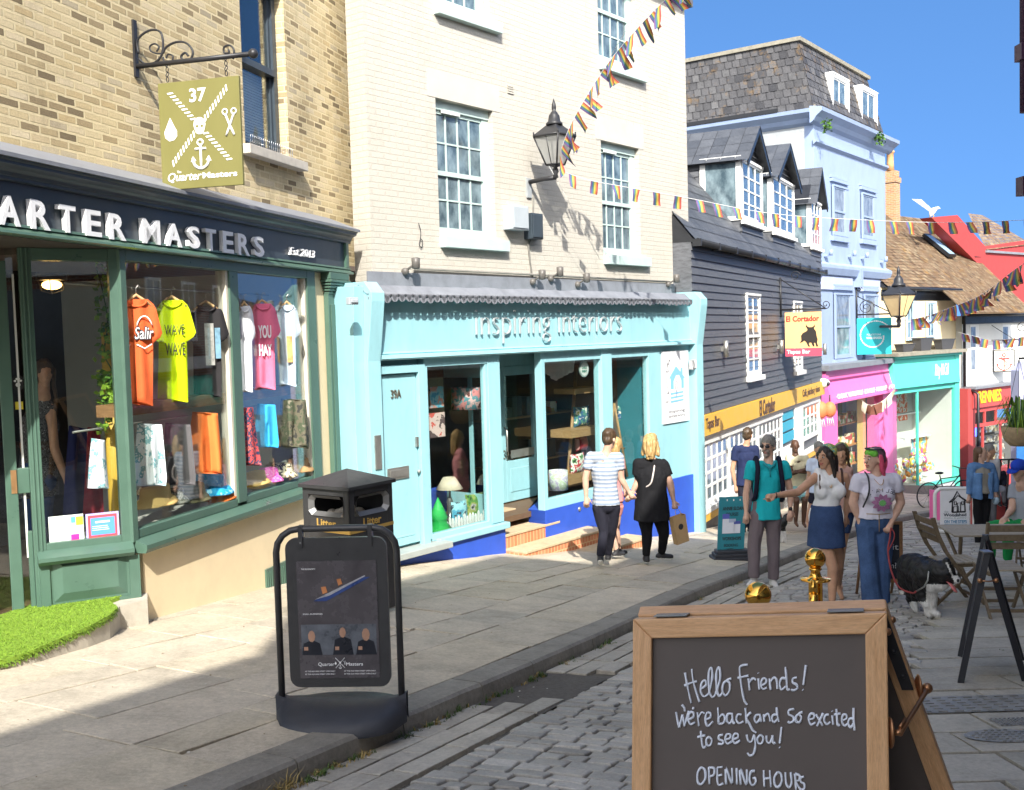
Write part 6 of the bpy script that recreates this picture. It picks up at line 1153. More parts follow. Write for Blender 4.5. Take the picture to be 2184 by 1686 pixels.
for a,c_,m,lab in(((485,675),(560,780),pattern('print_teal',[(.05,.3,.5),(.2,.5,.6),(.6,.3,.25),(.03,.1,.2)],8),'square blue and coral print hung at the left of the window'),((485,815),(567,935),pattern('print_red',[(.75,.15,.12),(.8,.6,.55),(.15,.1,.1),(.75,.15,.12)],4),'red and pink print below the blue one'),((495,630),(605,815),P('old_canvas',(.3,.27,.17),.8,.2,6,.1),'large olive canvas behind the hanging prints')):
 r=II.rect(z5(*a),z5(*c_),.45);b=B(II).mat(m).box(r[0],r[1],.45 if 'olive'not in lab else .6,.47 if 'olive'not in lab else .62,r[2],r[3]);tag(obj('print',b),lab,'picture',GI)
b=B(II).mat(M_wht);u0=iz((560,1400),.25)[0];u1=iz((830,1400),.25)[0];zf_=zw0-.12
for i in range(18):u=u0+(u1-u0)*i/18;hh=.16+.06*abs(sin(i*1.3));b.prism([(u,zf_),(u+.035,zf_),(u+.035,zf_+hh),(u+.017,zf_+hh+.03),(u,zf_+hh)],.2,.215)
b.box(u0,u1,.216,.23,zf_+.06,zf_+.085);tag(obj('picket_fence',b),'small white picket fence along the bottom of the display','ornament')
u,z=iz((532,1400),.3);b=B(II).mat(P('toy_green',(.03,.5,.1),.5,.15,6,.1));b.lathe([(.1,zf_),(.17,zf_+.1),(.1,zf_+.22),(.13,zf_+.24),(.06,zf_+.4),(.0,zf_+.52)],(u,.3,0),9);tag(obj('felt_tree',b),'small bright green felt tree in the left corner','ornament')
u,z=iz((527,1255),.7);b=B(II).mat(P('chair_blue',(.03,.07,.35),.6,.1,5,.05)).box(u-.12,u+.2,.7,.78,z-.25,z+.12);tag(obj('chair_back',b,None,.03),'deep blue upholstered chair back behind the green tree','chair')
M_lad=wood('ladder_pine',(.33,.2,.09),(.48,.3,.14));b=B(II).mat(M_lad);L_=lambda x,y,d:(iz((x,y),d)[0],d,iz((x,y),d)[1])
for a,c_ in(((1265,560),(1215,1190)),((1375,560),(1395,1190))):b.tube([L_(*a,.9),L_(*c_,.55)],.028,6)
for x0,x1,y in((1240,1395,685),(1222,1402,905),(1210,1402,1140)):r=II.rect(z5(x0,y),z5(x1,y+12),.5);b.box(r[0],r[1],.45,.85,r[2],r[3])
tag(obj('ladder_shelf',b),'pine ladder shelf of three tiers in the bay window','shelf');b=B(II).mat(M_lad);b.tube([L_(1465,760,.5),L_(1535,1150,.4)],.022,6).tube([L_(1465,760,.5),L_(1420,1150,.5)],.022,6).tube([L_(1435,1000,.45),L_(1520,1000,.45)],.018,6);tag(obj('easel',b),'pine display easel behind the right pane of the bay','easel')
r=II.rect(z5(1095,530),z5(1250,640),.4);f3,b3,_r=cloth('fabric',[z5(1092,528),z5(1258,528),z5(1250,590),z5(1150,640),z5(1100,600)],II.P(r[0],.4,0),38.53,P('fabric_blush',(.62,.52,.48),.9,.12,6,.2),'','');tag(obj('hung_fabric',b3),'blush fabric draped at the top left of the bay window','fabric')
u,z=iz((1300,578),.12);b=B(II).mat(P('roundel_grey',(.3,.4,.38),.5,.05,4,0));s_=.125;b.prism([(u+s_*cos(k*.2618),z+s_*sin(k*.2618))for k in range(24)],.1,.115).mat(M_wht).prism([(u+s_*.82*cos(k*.2618),z+s_*.82*sin(k*.2618))for k in range(24)],.096,.1).mat(P('ink_green',(.03,.2,.15),.5,.05,4,0)).text('CHALK',(u-.07,u+.07,z+.0,z+.04),.093,.003,bold=.03).text('PAINT',(u-.07,u+.07,z-.055,z-.015),.093,.003,bold=.03);tag(obj('window_roundel',b),'round chalk paint sign hung in the bay window','sign')
r=II.rect(z5(1592,650),z5(1625,870),.25);b=B(II).mat(P('banner_cream',(.62,.6,.5),.8,.05,4,.1)).box(r[0],r[1]+.06,.25,.27,r[2],r[3]).mat(M_ink).text('E',(r[0]+.02,r[1],r[3]-.2,r[3]-.08),.245,.004).text('SE',(r[0]+.02,r[1],r[3]-.38,r[3]-.26),.245,.004).text('AI',(r[0]+.02,r[1],r[3]-.56,r[3]-.44),.245,.004);tag(obj('cloth_banner',b),'cream cloth banner with black letters at the right of the bay','banner')
b=B(II).mat(pattern('curtain_print',[(.5,.46,.4),(.5,.46,.4),(.1,.1,.1),(.52,.48,.42)],6)).box(gx0+.02,gx0+.5,1.15,1.2,zb0-.2,zb1);tag(obj('printed_panel',b),'pale fabric panel with black flower drawing behind the bay window','fabric')
b=B(II)
for k in range(16):
 b.mat(random.choice([pattern('goods_mix',0),P('jar_white',(.6,.6,.55),.4,.1,5,0),P('jar_dark',(.05,.07,.08),.4,.1,5,0),P('jar_wood',(.3,.2,.1),.6,.1,5,0)]));u=gx0+.6+(k%6)*.32+random.uniform(0,.1);z=zb0+.3+(k//6)*.75;b.box(u,u+random.uniform(.1,.25),1.6,1.8,z,z+random.uniform(.12,.35))
for q in(.27,1.02,1.77):b.mat(M_lad).box(gx0+.5,gx3,1.55,1.85,zb0+q,zb0+q+.03)
tag(obj('back_shelves',b),'shelves of jars and boxes at the back of the turquoise shop','shelves',None,'stuff')
# ================================================================== things standing in the street
M_bin=P('bin_black',(.04,.04,.042),.35,.12,14,.25,dist=.002);M_gl_=P('gilt',(.6,.38,.1),.4,.1,6,.05,.3);M_slv=P('bin_silver',(.2,.2,.2),.4,.15,9,.1,.6)
bp=at(*y5(445,240),8.85);fA=Fr(0,0,0,125,(bp.x,bp.y,0));fA=Fr(0,0,0,125,fA.P(-.56,0,0));gz_=gz(bp.x-.1,bp.y+.2);ze_=fA.uz(y5(300,165))[1]
t=thing('litter_bin',fA.P(.28,.28,gz_),'black square litter bin with a hipped lid and gold lettering behind the poster board','litter bin')
b=B(fA).mat(M_bin)
w_=.56;opz0,opz1=ze_-.24,ze_-.06
for f,nm in((fA,'a'),(Fr(0,0,0,35,fA.P(w_,0,0)),'b')):
 b.m=f.m;b.box(0,.07,0,.02,gz_,ze_).box(w_-.07,w_,0,.02,gz_,ze_).box(.07,w_-.07,0,.02,gz_,opz0).box(.07,w_-.07,0,.02,opz1,ze_)
b.m=fA.m;b.box(0,.02,.02,w_,gz_,ze_).box(.02,w_-.02,w_-.02,w_,gz_,ze_).box(.02,w_-.02,.02,w_-.02,gz_+.3,opz0-.06);obj('body',b,t,.004)
zp=fA.uz(y5(410,62),.28)[1];o=.025
b=B(fA).mat(M_bin);lo=[(-o,-o,ze_),(w_+o,-o,ze_),(w_+o,w_+o,ze_),(-o,w_+o,ze_)];hi=[(x,y,ze_+.03)for x,y,z in lo];b.grid([lo+[lo[0]],hi+[hi[0]]],smooth=False);b.face(lo[::-1])
for i in range(4):b.face([hi[i],hi[(i+1)%4],(w_/2,w_/2,zp)])
obj('lid',b,t,.003)
for f in(fA,Fr(0,0,0,35,fA.P(w_,0,0))):
 b=B(f).mat(M_slv);x0,x1,q0,q1,c=.08,w_-.06,opz0,opz1,.04;O=[(x0+c,q0),(x1-c,q0),(x1,q0+c),(x1,q1-c),(x1-c,q1),(x0+c,q1),(x0,q1-c),(x0,q0+c)];I=[(x0+c+.02,q0+.035),(x1-c-.02,q0+.035),(x1-.035,q0+c+.02),(x1-.035,q1-c-.02),(x1-c-.02,q1-.03),(x0+c+.02,q1-.03),(x0+.035,q1-c-.02),(x0+.035,q0+c+.02)]
 b.grid([[(p[0],-.012,p[1])for p in O+[O[0]]],[(p[0],.03,p[1])for p in I+[I[0]]]],smooth=False);obj('opening',b,t)
 obj('lettering',B(f).mat(M_gl_).text('Litter',(.17,.4,opz0-.095,opz0-.025),-.004,.004,bold=.02),t);obj('band',B(f).mat(M_gl_).box(.0,w_,-.004,-.0005,opz0-.14,opz0-.11),t)
b=B(fA).mat(P('bin_rubbish',(.4,.36,.3),.6,.5,14,.3))
for _ in range(14):b.ball((random.uniform(.12,.44),random.uniform(.1,.4),opz0-.03+random.uniform(0,.05)),random.uniform(.03,.06),7,5,(1,1,.7))
obj('rubbish',b,t)
g=onground(*y5(390,1330));SW=Fr(0,0,0,93,(g.x,g.y,0));sw=lambda x,y,d=0:SW.uz(y5(x,y),d);s0=sw(100,1000)[0];s1=sw(705,1000)[0];gt_=g.z
t=thing('poster_board',(g.x,g.y,g.z),'black swinging pavement poster board with a rounded tube frame and weighted base','pavement sign');zt_=sw(410,365)[1];zb_=gt_+.12
b=B(SW).mat(M_bin);rr=.13;path=[(s0,0,zb_-.05)]+[(s0,0,zt_-rr)]+[(s0+rr-rr*cos(a),0,zt_-rr+rr*sin(a))for a in(.4,.8,1.2)]+[(s0+rr,0,zt_),(s1-rr,0,zt_)]+[(s1-rr+rr*sin(a),0,zt_-rr+rr*cos(a))for a in(.4,.8,1.2)]+[(s1,0,zt_-rr),(s1,0,zb_-.05)];b.tube(path,.019,10);obj('tube_frame',b,t)
b=B(SW).mat(P('rubber_base',(.032,.034,.042),.5,.2,12,.3));xm=(s0+s1)/2;hw=(s1-s0)/2+.03;rows=[]
for i in range(13):
 q=-1+i/6;e=sqrt(max(0,1-abs(q)**2.6));y_=.26*e+.03;rows.append([(xm+hw*q,-y_,-.005),(xm+hw*q,-y_,.02),(xm+hw*q,-y_*.8,.06+.02*e),(xm+hw*q,-.03,.155-.04*e),(xm+hw*q,.03,.155-.04*e),(xm+hw*q,y_*.8,.06+.02*e),(xm+hw*q,y_,.02),(xm+hw*q,y_,-.005)])
yg=lambda p:(p[0],p[1],gt_+p[2]-.1*0-.125*(p[1])*SW.n.y*-1*0+(.07*p[1]*0));b.grid([[yg(p)for p in r]for r in rows]);obj('base',b,t)
def rrect(x0,x1,q0,q1,r,n=5):return[(cx+r*cos(a0+k*pi/2/n),cz+r*sin(a0+k*pi/2/n))for cx,cz,a0 in((x1-r,q1-r,0),(x0+r,q1-r,pi/2),(x0+r,q0+r,pi),(x1-r,q0+r,3*pi/2))for k in range(n+1)]
px0,pz0=sw(158,1165);px1,pz1=sw(672,405);px0=s0+.055;px1=s1-.055;pn=obj('panel',B(SW).mat(M_bin).prism(rrect(px0,px1,pz0,pz1,.06)[::-1],-.014,.014),t)
b=B(SW).mat(M_bin)
for u in(px0+.09,px1-.09):b.box(u-.012,u+.012,-.022,.022,pz1-.05,zt_+.02)
b.mat(M_slv).box(px0+.085,px0+.095,-.024,-.02,pz1-.03,pz1-.02);obj('hook',b,t)
a_,c_=sw(213,530),sw(622,1113);X0,X1,Z0,Z1=px0+.06,px1-.06,c_[1],a_[1];X=lambda q:X0+(X1-X0)*q;Z=lambda q:Z0+(Z1-Z0)*q
po=obj('poster',B(SW).mat(P('poster_dark',(.075,.068,.075),.25,.4,5,0)).box(X0,X1,-.0175,-.0145,Z0,Z1),t)
b=B(SW);nv=P('poster_navy',(.03,.06,.2),.3,.3,12,0);b.mat(nv).prism([(X(.2),Z(.66)),(X(.36),Z(.66)),(X(.92),Z(.86)),(X(.85),Z(.86)),(X(.3),Z(.7))],-.019,-.0176).mat(P('poster_steel',(.35,.35,.38),.3,.4,20,0)).prism([(X(.22),Z(.675)),(X(.3),Z(.7)),(X(.85),Z(.875)),(X(.86),Z(.868)),(X(.4),Z(.705))],-.0195,-.0191).mat(P('poster_rust',(.5,.2,.08),.3,.3,8,0)).prism([(X(.32),Z(.72)),(X(.38),Z(.735)),(X(.36),Z(.785)),(X(.3),Z(.78))],-.0195,-.0191).prism([(X(.52),Z(.79)),(X(.57),Z(.805)),(X(.55),Z(.85)),(X(.5),Z(.845))],-.0195,-.0191)
fl=P('poster_flesh',(.38,.22,.15),.3,.3,9,0);sd_=P('poster_suit',(.015,.017,.025),.3,.3,9,0);gr2=P('poster_grey',(.1,.11,.13),.3,.5,14,0);b.mat(gr2).box(X(.03),X(.97),-.018,-.0176,Z(.2),Z(.46))
for cx,cz,r in((.16,.36,.05),(.55,.39,.045),(.84,.37,.055)):
 b.mat(sd_).prism([(X(cx-.13),Z(.2)),(X(cx+.13),Z(.2)),(X(cx+.1),Z(cz-.06)),(X(cx),Z(cz-.03)),(X(cx-.1),Z(cz-.06))],-.019,-.0181).mat(fl).prism([(X(cx+r*.9*cos(k*.7)),Z(cz+r*sin(k*.7)))for k in range(9)],-.0195,-.0191);b.box(X(cx-.1),X(cx-.05),-.0195,-.0191,Z(.24),Z(.27))
b.mat(M_letter);L9=lambda s_,x0,x1,q0,q1:b.text(s_,(X(x0),X(x1),Z(q0),Z(q1)),-.0195,.0015)
L9('THE ECONOMY:',.06,.24,.928,.94);L9('SMALL BUSINESSES:',.06,.31,.545,.557);L9('Quarter',.23,.43,.1,.135);L9('Masters',.58,.79,.105,.133)
for x0,x1 in((.06,.44),(.55,.95)):
 for q in(.055,.03):L9('AT THE OLD HIGH STREET OPEN DAILY',x0,x1,q,q+.01)
crest(b,X(.505),Z(.13),.07,-.0195,M_letter,sd_);obj('print',b,po)
class Pl:
 """free-standing board: x across, y into it, z up its face"""
 def __init__(s,o,x,z):
  s.o=o;s.x=x.normalized();s.y=z.cross(s.x).normalized();s.z=z.normalized();s.m=Matrix(((s.x.x,s.y.x,s.z.x,o.x),(s.x.y,s.y.y,s.z.y,o.y),(s.x.z,s.y.z,s.z.z,o.z),(0,0,0,1)))
 def uz(s,p,y=0):
  d=ray(*p);k=(s.o+s.y*y-OE).dot(s.y)/d.dot(s.y);q=s.m.inverted()@(OE+d*k);return(q.x,q.z)
 def P(s,a,b_,c):return s.m@V((a,b_,c))
M_oak=wood('oiled_oak',(.3,.15,.065),(.43,.24,.12),(1,1,1),6,.5,.12);M_oakd=M_oak
def grain(axis):return wood('oiled_hardwood_'+('across'if axis else 'upright'),(.56,.3,.13),(.74,.44,.23),(2.2,30,30)if axis else(30,2.2,30),3,.42,.25)
MH,MV_=grain(1),grain(0);M_chk=P('chalkboard',(.115,.092,.08),.6,.12,3,.05,dirt=0);M_brz=P('bronze_fitting',(.4,.2,.1),.35,.15,14,.1,.85)
tl=at(*y4(130,380),2.5);tr=at(*y4(1465,345),2.32);xx=tr-tl;up=V((0,0,1));nrm0=xx.cross(up).normalized();up2=(up+nrm0*-.16).normalized()
bk=up.cross(xx).normalized();bk2=V((sin(1.1),cos(1.1),0))
zf=(up*cos(.15)+bk*sin(.15));CB=Pl(tl,xx,zf);wB=xx.length;HB=1.12;ft=.047;D=.042
t=thing('chalkboard',CB.P(wB/2,.1,-HB),'large wooden framed chalkboard greeting friends in the foreground','chalkboard')
def leaf(pl,sgn,nm,par,wh=True):
 fr_=thing(nm,t.location,None,None);bpy.data.objects.remove(fr_)
 b=B(pl);
 for m,pts in((MH,[(0,0),(wB,0),(wB-ft,-ft),(ft,-ft)]),(MV_,[(0,0),(ft,-ft),(ft,-HB),(0,-HB)]),(MV_,[(wB,0),(wB,-HB),(wB-ft,-HB),(wB-ft,-ft)]),(MH,[(ft,-HB+.16),(wB-ft,-HB+.16),(wB-ft,-HB+.1),(ft,-HB+.1)])):
  b.mat(m).prism([p for p in pts][::-1],0 if sgn>0 else 0,D)
 o=obj(nm,b,par,.0035);obj('board',B(pl).mat(M_chk).box(ft-.005,wB-ft+.005,.014 if sgn>0 else .012,.03,-HB+.16,-ft+.005),o);return o
lf=leaf(CB,1,'front_leaf',t)
zb2=(up*cos(.42)-bk2*sin(.42));BKo=CB.P(0,D+.012,.004);BP=Pl(BKo,xx,zb2);bl=leaf(BP,-1,'rear_leaf',t)
b=B(CB).mat(M_slv)
for u in(.05,wB-.13):b.box(u,u+.08,.005,.09,.0035,.006)
obj('hinge',b,t);b=B(CB).mat(M_brz)
for z in(-.045,):b.m=Matrix();c0=CB.P(wB+.001,D*.5,z);b.ball(c0,.009,10,6);b.ball(BP.P(wB+.001,D*.5,-.045),.009,10,6)
obj('screw',b,lf)
hz=CB.uz(y4(1525,975),D*.5)[1];p0=CB.P(wB+.004,D*.5,hz);p1=BP.P(wB+.004,D*.5,hz+.03);b=B().mat(M_brz);b.ball(p0,.028,12,8,(.25,.8,1.3)).ball(p1,.026,12,8,(.25,.8,1.3));xo=xx.normalized()*.02;b.tube([p0+xo*.3,p0+xo,p0.lerp(p1,.1)+xo*1.1,p1.lerp(p0,.15)+xo*1.1,p1+xo],[.006,.009,.0055,.0055,.008],8);b.tube([p0+xo+V((0,0,.012)),p0.lerp(p1,.2)+xo+V((0,0,.012))],.004,6).ball(p1+xo,.013,8,6);obj('stay',b,t)
b=B(BP).mat(M_iron).box(wB-.03,wB-.004,-.012,-.002,-.22,-.01)
for z in(-.05,-.11,-.18):b.ball((wB-.016,-.012,z),.006,8,5)
obj('bracket',b,t)
b=B(CB).mat(P('chalk',(.78,.8,.86),.9,.1,40,.3))
HW=[[(405,660),(420,740),(438,820)],[(440,640),(452,720),(482,815)],[(402,728),(440,712),(468,705)],
[(488,745),(515,725),(510,700),(492,715),(488,760),(505,785),(530,770)],[(530,770),(548,690),(545,635),(530,660),(532,750),(548,788),(565,775)],[(565,775),(590,690),(585,632),(570,660),(572,745),(585,782),(605,760)],[(628,700),(608,715),(602,755),(618,780),(638,755),(640,715),(625,700),(648,690)],
[(735,618),(705,622),(692,640),(700,720),(715,800),(732,828)],[(682,688),(715,680),(738,676)],[(738,690),(745,752)],[(742,715),(760,690),(778,698)],[(790,690),(795,750)],[(788,660),(790,663)],[(808,725),(828,715),(832,695),(815,690),(804,715),(812,745),(835,738)],[(848,690),(855,750)],[(852,710),(872,685),(886,700),(890,745)],[(935,690),(912,690),(902,720),(912,748),(935,730)],[(932,630),(938,690),(942,748),(955,745)],[(992,685),(972,690),(970,710),(990,722),(995,742),(975,752),(962,748)],[(1040,620),(1032,680),(1026,725)],[(1022,748),(1025,751)],
[(388,828),(402,845),(404,862)],[(358,866),(366,910),(375,948)],[(375,948),(392,880)],[(392,880),(402,942)],[(402,942),(425,860)],[(425,905),(448,893),(450,872),(432,868),(422,900),(434,930),(458,920)],[(450,840),(448,852)],[(470,868),(478,940)],[(476,895),(492,868),(508,874)],[(515,905),(538,895),(538,872),(520,872),(512,905),(524,940),(552,915)],
[(578,842),(582,928)],[(582,900),(602,878),(615,900),(605,925),(582,928)],[(652,875),(630,878),(625,910),(640,926),(655,900)],[(652,872),(658,922),(668,920)],[(702,880),(682,880),(676,908),(690,925),(712,915)],[(722,845),(728,925)],[(752,868),(728,895),(745,930),(760,960),(780,975)],
[(798,880),(778,882),(770,905),(782,922),(800,900)],[(798,876),(804,918)],[(818,878),(822,918)],[(820,895),(838,874),(848,890),(852,916)],[(888,880),(868,882),(862,905),(874,920),(890,902)],[(886,842),(890,880),(898,918)],
[(978,850),(952,856),(950,878),(972,890),(976,912),(955,922),(945,915)],[(1002,876),(988,890),(990,916),(1008,918),(1016,892),(1002,876),(1022,866)],[(1058,905),(1080,898),(1082,878),(1065,876),(1054,900),(1066,932),(1090,920)],[(1092,878),(1128,938)],[(1130,872),(1098,940)],[(1160,880),(1142,884),(1136,910),(1150,930),(1168,918)],[(1178,884),(1182,932)],[(1176,860),(1178,863)],[(1200,850),(1206,930),(1218,932)],[(1188,880),(1222,874)],[(1230,910),(1252,900),(1250,880),(1234,882),(1228,910),(1240,938),(1262,925)],[(1288,900),(1268,902),(1262,928),(1275,946),(1290,925)],[(1290,845),(1290,900),(1296,962)],
[(488,965),(498,1048),(515,1046)],[(470,998),(512,988)],[(532,995),(518,1010),(520,1038),(538,1040),(546,1012),(532,995)],[(604,985),(585,990),(584,1008),(604,1018),(602,1034),(578,1032)],[(620,1010),(642,1002),(642,984),(624,984),(616,1010),(628,1032),(652,1020)],[(658,1010),(682,1000),(682,982),(664,982),(656,1010),(668,1030),(695,1015)],[(728,985),(738,1018),(755,1020),(768,985)],[(768,985),(775,1040),(765,1085),(745,1094),(732,1080)],[(800,985),(785,1005),(790,1028),(808,1030),(816,1000),(800,985)],[(832,990),(836,1022),(850,1028),(864,1000)],[(864,988),(868,1028),(880,1026)],[(912,945),(906,1000),(902,1030)],[(900,1050),(903,1053)],
[(490,1155),(472,1185),(472,1230),(490,1245),(512,1215),(510,1170),(490,1155)],[(530,1155),(534,1245)],[(530,1158),(558,1162),(556,1195),(534,1205)],[(575,1158),(578,1245),(606,1240)],[(575,1158),(602,1154)],[(576,1200),(600,1196)],[(622,1245),(620,1160),(652,1245),(652,1160)],[(676,1160),(678,1245)],[(698,1248),(696,1165),(728,1250),(730,1168)],[(772,1175),(752,1180),(744,1220),(758,1250),(776,1235),(774,1212),(760,1214)],
[(818,1172),(822,1258)],[(850,1172),(856,1260)],[(820,1216),(854,1212)],[(892,1180),(874,1210),(878,1250),(898,1258),(914,1225),(908,1190),(892,1180)],[(932,1182),(936,1240),(952,1262),(964,1235),(960,1182)],[(982,1190),(988,1275)],[(982,1190),(1006,1200),(1002,1225),(986,1230),(1012,1275)],[(1030,1205),(1012,1212),(1014,1232),(1032,1245),(1030,1270),(1012,1272)]]
def slab_u(q):
 u,z=CB.uz(y4(*q),.014);return(u,z)
for st_ in HW:
 pts=[(slab_u((p.x,p.y)))for p in smoothpath(st_,5)];b.tube([(p[0],.0125+.0*i,p[1])for i,p in enumerate(pts)],[.0034*(.8+.35*noise.noise(V((p[0]*60,p[1]*60,1))))for p in pts],5)
for i in range(10):
 u=.1+i*.038;z0=CB.uz(y4(700,1330))[1]
hl=[('WED - SAT  10 - 5',-.62,.05),('SUNDAY  11 - 4',-.74,.05)]
obj('chalk_writing',b,lf)
def stanchion(px,Y,R,lab):
 c=at(*px,Y);g=gz(c.x,c.y);t=thing('stanchion',(c.x,c.y,g),lab,'post','brass rope posts behind the chalkboard');b=B().mat(M_gold).lathe([(.16,g),(.16,g+.015),(.12,g+.03),(.04,g+.05),(.026,g+.08)],(c.x,c.y,0),24);obj('base',b,t)
 n=14;rows=[]
 for z in(g+.06,c.z-R-.055):rows.append([(c.x+(.029+(.004 if k%2 else-.002))*cos(k*pi/n),c.y+(.029+(.004 if k%2 else-.002))*sin(k*pi/n),z)for k in range(2*n)])
 obj('shaft',B().mat(M_gold).grid(rows,True,smooth=False),t);zt_=c.z-R
 obj('collar',B().mat(M_gold).lathe([(.03,zt_-.062),(.072,zt_-.056),(.072,zt_-.05),(.036,zt_-.046),(.026,zt_-.03),(.022,zt_-.012),(.032,zt_-.002),(.026,zt_+.006)],(c.x,c.y,0),20),t);b=B().mat(M_gold).ball(c,R,32,20);obj('finial',b,t);return V((c.x,c.y,zt_-.06))
r1_=stanchion(y4(788,252),3.9,.05,'brass stanchion ball close behind the chalkboard, the nearer one');r2_=stanchion(y4(1088,60),5.0,.05,'brass rope stanchion further back beside the walking woman in the skirt')
e=at(*y4(1080,235),4.9);t=thing('rope',e,'red velvet barrier rope with a brass end hooked to the further stanchion','rope');b=B().mat(M_gold).tube([r2_+V((-.03,0,.0)),e+V((0,0,.05)),e+V((0,0,-.01))],[.006,.01,.016],10).tube([e+V((0,0,-.01)),e+V((0,0,-.085))],.021,12);obj('ferrule',b,t);b=B().mat(P('red_velvet',(.45,.012,.015),.8,.15,20,.2));m=e.lerp(r1_,.5)+V((0,0,-.42));b.tube(smoothpath([e+V((0,0,-.08)),e+V((-.005,-.02,-.2)),m,r1_+V((.05,.05,-.22)),r1_+V((.03,.02,-.03))],6),.02,10);obj('velvet',b,t)
g=onground(*y3(125,1000));A_=Fr(0,0,0,88,(g.x,g.y,0));pa_=A_.uz(y3(88,565));pb_=A_.uz(y3(45,970));pc_=A_.uz(y3(212,980));t=thing('pavement_sign',(g.x,g.y,g.z),'teal paint workshop sign on a black rubber foot at the kerb','pavement sign');wv=pc_[0]-pb_[0]+.04
M_tl=P('sign_teal',(.03,.22,.27),.45,.06,4,.05);SP_=Pl(V(A_.P(pb_[0]-.02,0,pb_[1])),A_.t,(V((0,0,1))+A_.n*-.04+A_.t*.07));H_=pa_[1]-pb_[1]
o=obj('panel',B(SP_).mat(M_tl).box(0,wv,0,.03,0,H_),t);b=B(SP_).mat(M_ink);b.text('ANNIE SLOAN',(.05,wv-.03,H_*.77,H_*.83),-.004,.004,bold=.03).text('COURSES',(.1,wv-.1,H_*.67,H_*.73),-.004,.004).text('WORKSHOPS',(.06,wv-.05,H_*.25,H_*.31),-.004,.004,bold=.02).text('BOOKING',(.09,wv-.09,H_*.14,H_*.19),-.004,.004).text('NOW',(.13,wv-.15,H_*.07,H_*.12),-.004,.004)
for i,(x,hh,c)in enumerate(((.1,.27,(.1,.12,.45)),(.19,.2,(.4,.45,.6)),(.26,.17,(.08,.1,.35)))):b.mat(P('pot_white',(.7,.72,.78),.5,.05,5,0)).box(x-.045,x+.045,-.004,-.001,H_*.37,H_*.37+hh*.85).mat(P('pot_lid_%s'%'abc'[i],c,.5,.05,5,0)).box(x-.048,x+.048,-.005,-.001,H_*.37+hh*.75,H_*.37+hh)
for i in range(3):b.mat(M_wht).box(.1+i*.09,.115+i*.09,-.003,-.001,H_*.93,H_*.96)
obj('print',b,o);b=B(A_).mat(P('rubber_base',0))
for i in range(3):b.box(pb_[0]-.1+i*.03,pc_[0]+.16-i*.04,-.16+i*.03,.16-i*.03,g.z+i*.045,g.z+.05+i*.045)
obj('foot',b,t,.01)
g=onground(*y3(1190,1290));C2=Fr(0,0,0,97,(g.x,g.y+.15,0));k0,zt_=C2.uz(y3(1055,735));k1=C2.uz(y3(1335,740))[0];z0=C2.uz(y3(1200,1150))[1];t=thing('chalkboard',(g.x,g.y,g.z),'small wooden framed chalkboard half hidden behind the woman in jeans','chalkboard');b=B(C2).mat(M_oak);zg_=g.z-.02
b.box(k0,k0+.035,0,.03,zg_,zt_).box(k1-.035,k1,0,.03,zg_+.05,zt_).box(k0,k1,-.002,.032,zt_-.035,zt_).box(k0,k1,-.002,.032,z0-.02,z0+.02);fr_=obj('frame',b,t,.004);obj('board',B(C2).mat(P('slate_blue_board',(.03,.035,.05),.6,.1,4,.05)).box(k0+.03,k1-.03,.008,.022,z0,zt_-.03),t)
q=C2.uz(y3(1285,920));q2=C2.uz(y3(1250,1050));obj('lettering',B(C2).mat(M_letter).text('it',(q[0]-.03,q[0]+.03,q[1]-.02,q[1]+.04),.003,.003).text('on?',(q2[0]-.04,q2[0]+.06,q2[1]-.02,q2[1]+.04),.003,.003),t);b=B(C2).mat(M_oak).tube([(k0+.02,.03,zt_-.05),(k0+.02,.45,zg_-.05)],.016,6).tube([(k1-.02,.03,zt_-.05),(k1-.02,.45,zg_-.05)],.016,6);obj('rear_leg',b,t)
g=onground(*y3(1690,815));W2=Fr(0,0,0,96,(g.x,g.y,0));a_=W2.uz(y3(1582,505));c_=W2.uz(y3(1790,800));t=thing('pavement_sign',(g.x,g.y,g.z),'white tube framed gallery sign with a drawing of a crooked house','pavement sign');X0,X1,Z0,Z1=a_[0]-.06,c_[0]+.12,g.z+.03,a_[1];b=B(W2).mat(M_wht);b.tube([(p[0],0,p[1])for p in rrect(X0,X1,Z0,Z1,.13)],.035,8,closed=True);b.tube([(p[0],.55,p[1]+.0)for p in rrect(X0,X1,Z0-.07,Z1-.05,.13)],.03,8,closed=True)if False else None
obj('tube_frame',b,t);m_=.1;pn=obj('panel',B(W2).mat(P('board_white',0)).prism(rrect(X0+m_,X1-m_,Z0+.07,Z1-.03,.05)[::-1],-.02,.02),t);X=lambda q:X0+m_+(X1-X0-2*m_)*q;Z=lambda q:Z0+.07+(Z1-Z0-.1)*q;b=B(W2).mat(M_ink)
S_=lambda pts,w=.014:b.stroke([(X(p[0]),Z(p[1]))for p in pts],-.026,w,4)
S_([(.4,.42),(.42,.72)]);S_([(.86,.43),(.84,.74)]);S_([(.3,.68),(.45,.78),(.58,.97),(.7,.82),(.94,.7)]);S_([(.3,.68),(.42,.71),(.6,.86),(.84,.74),(.94,.7)],.01);S_([(.4,.42),(.86,.43)]);S_([(.58,.44),(.58,.66),(.7,.68),(.7,.44)],.01)
for x in(.48,.74):S_([(x,.62),(x,.7),(x+.07,.7),(x+.07,.62),(x,.62)],.009)
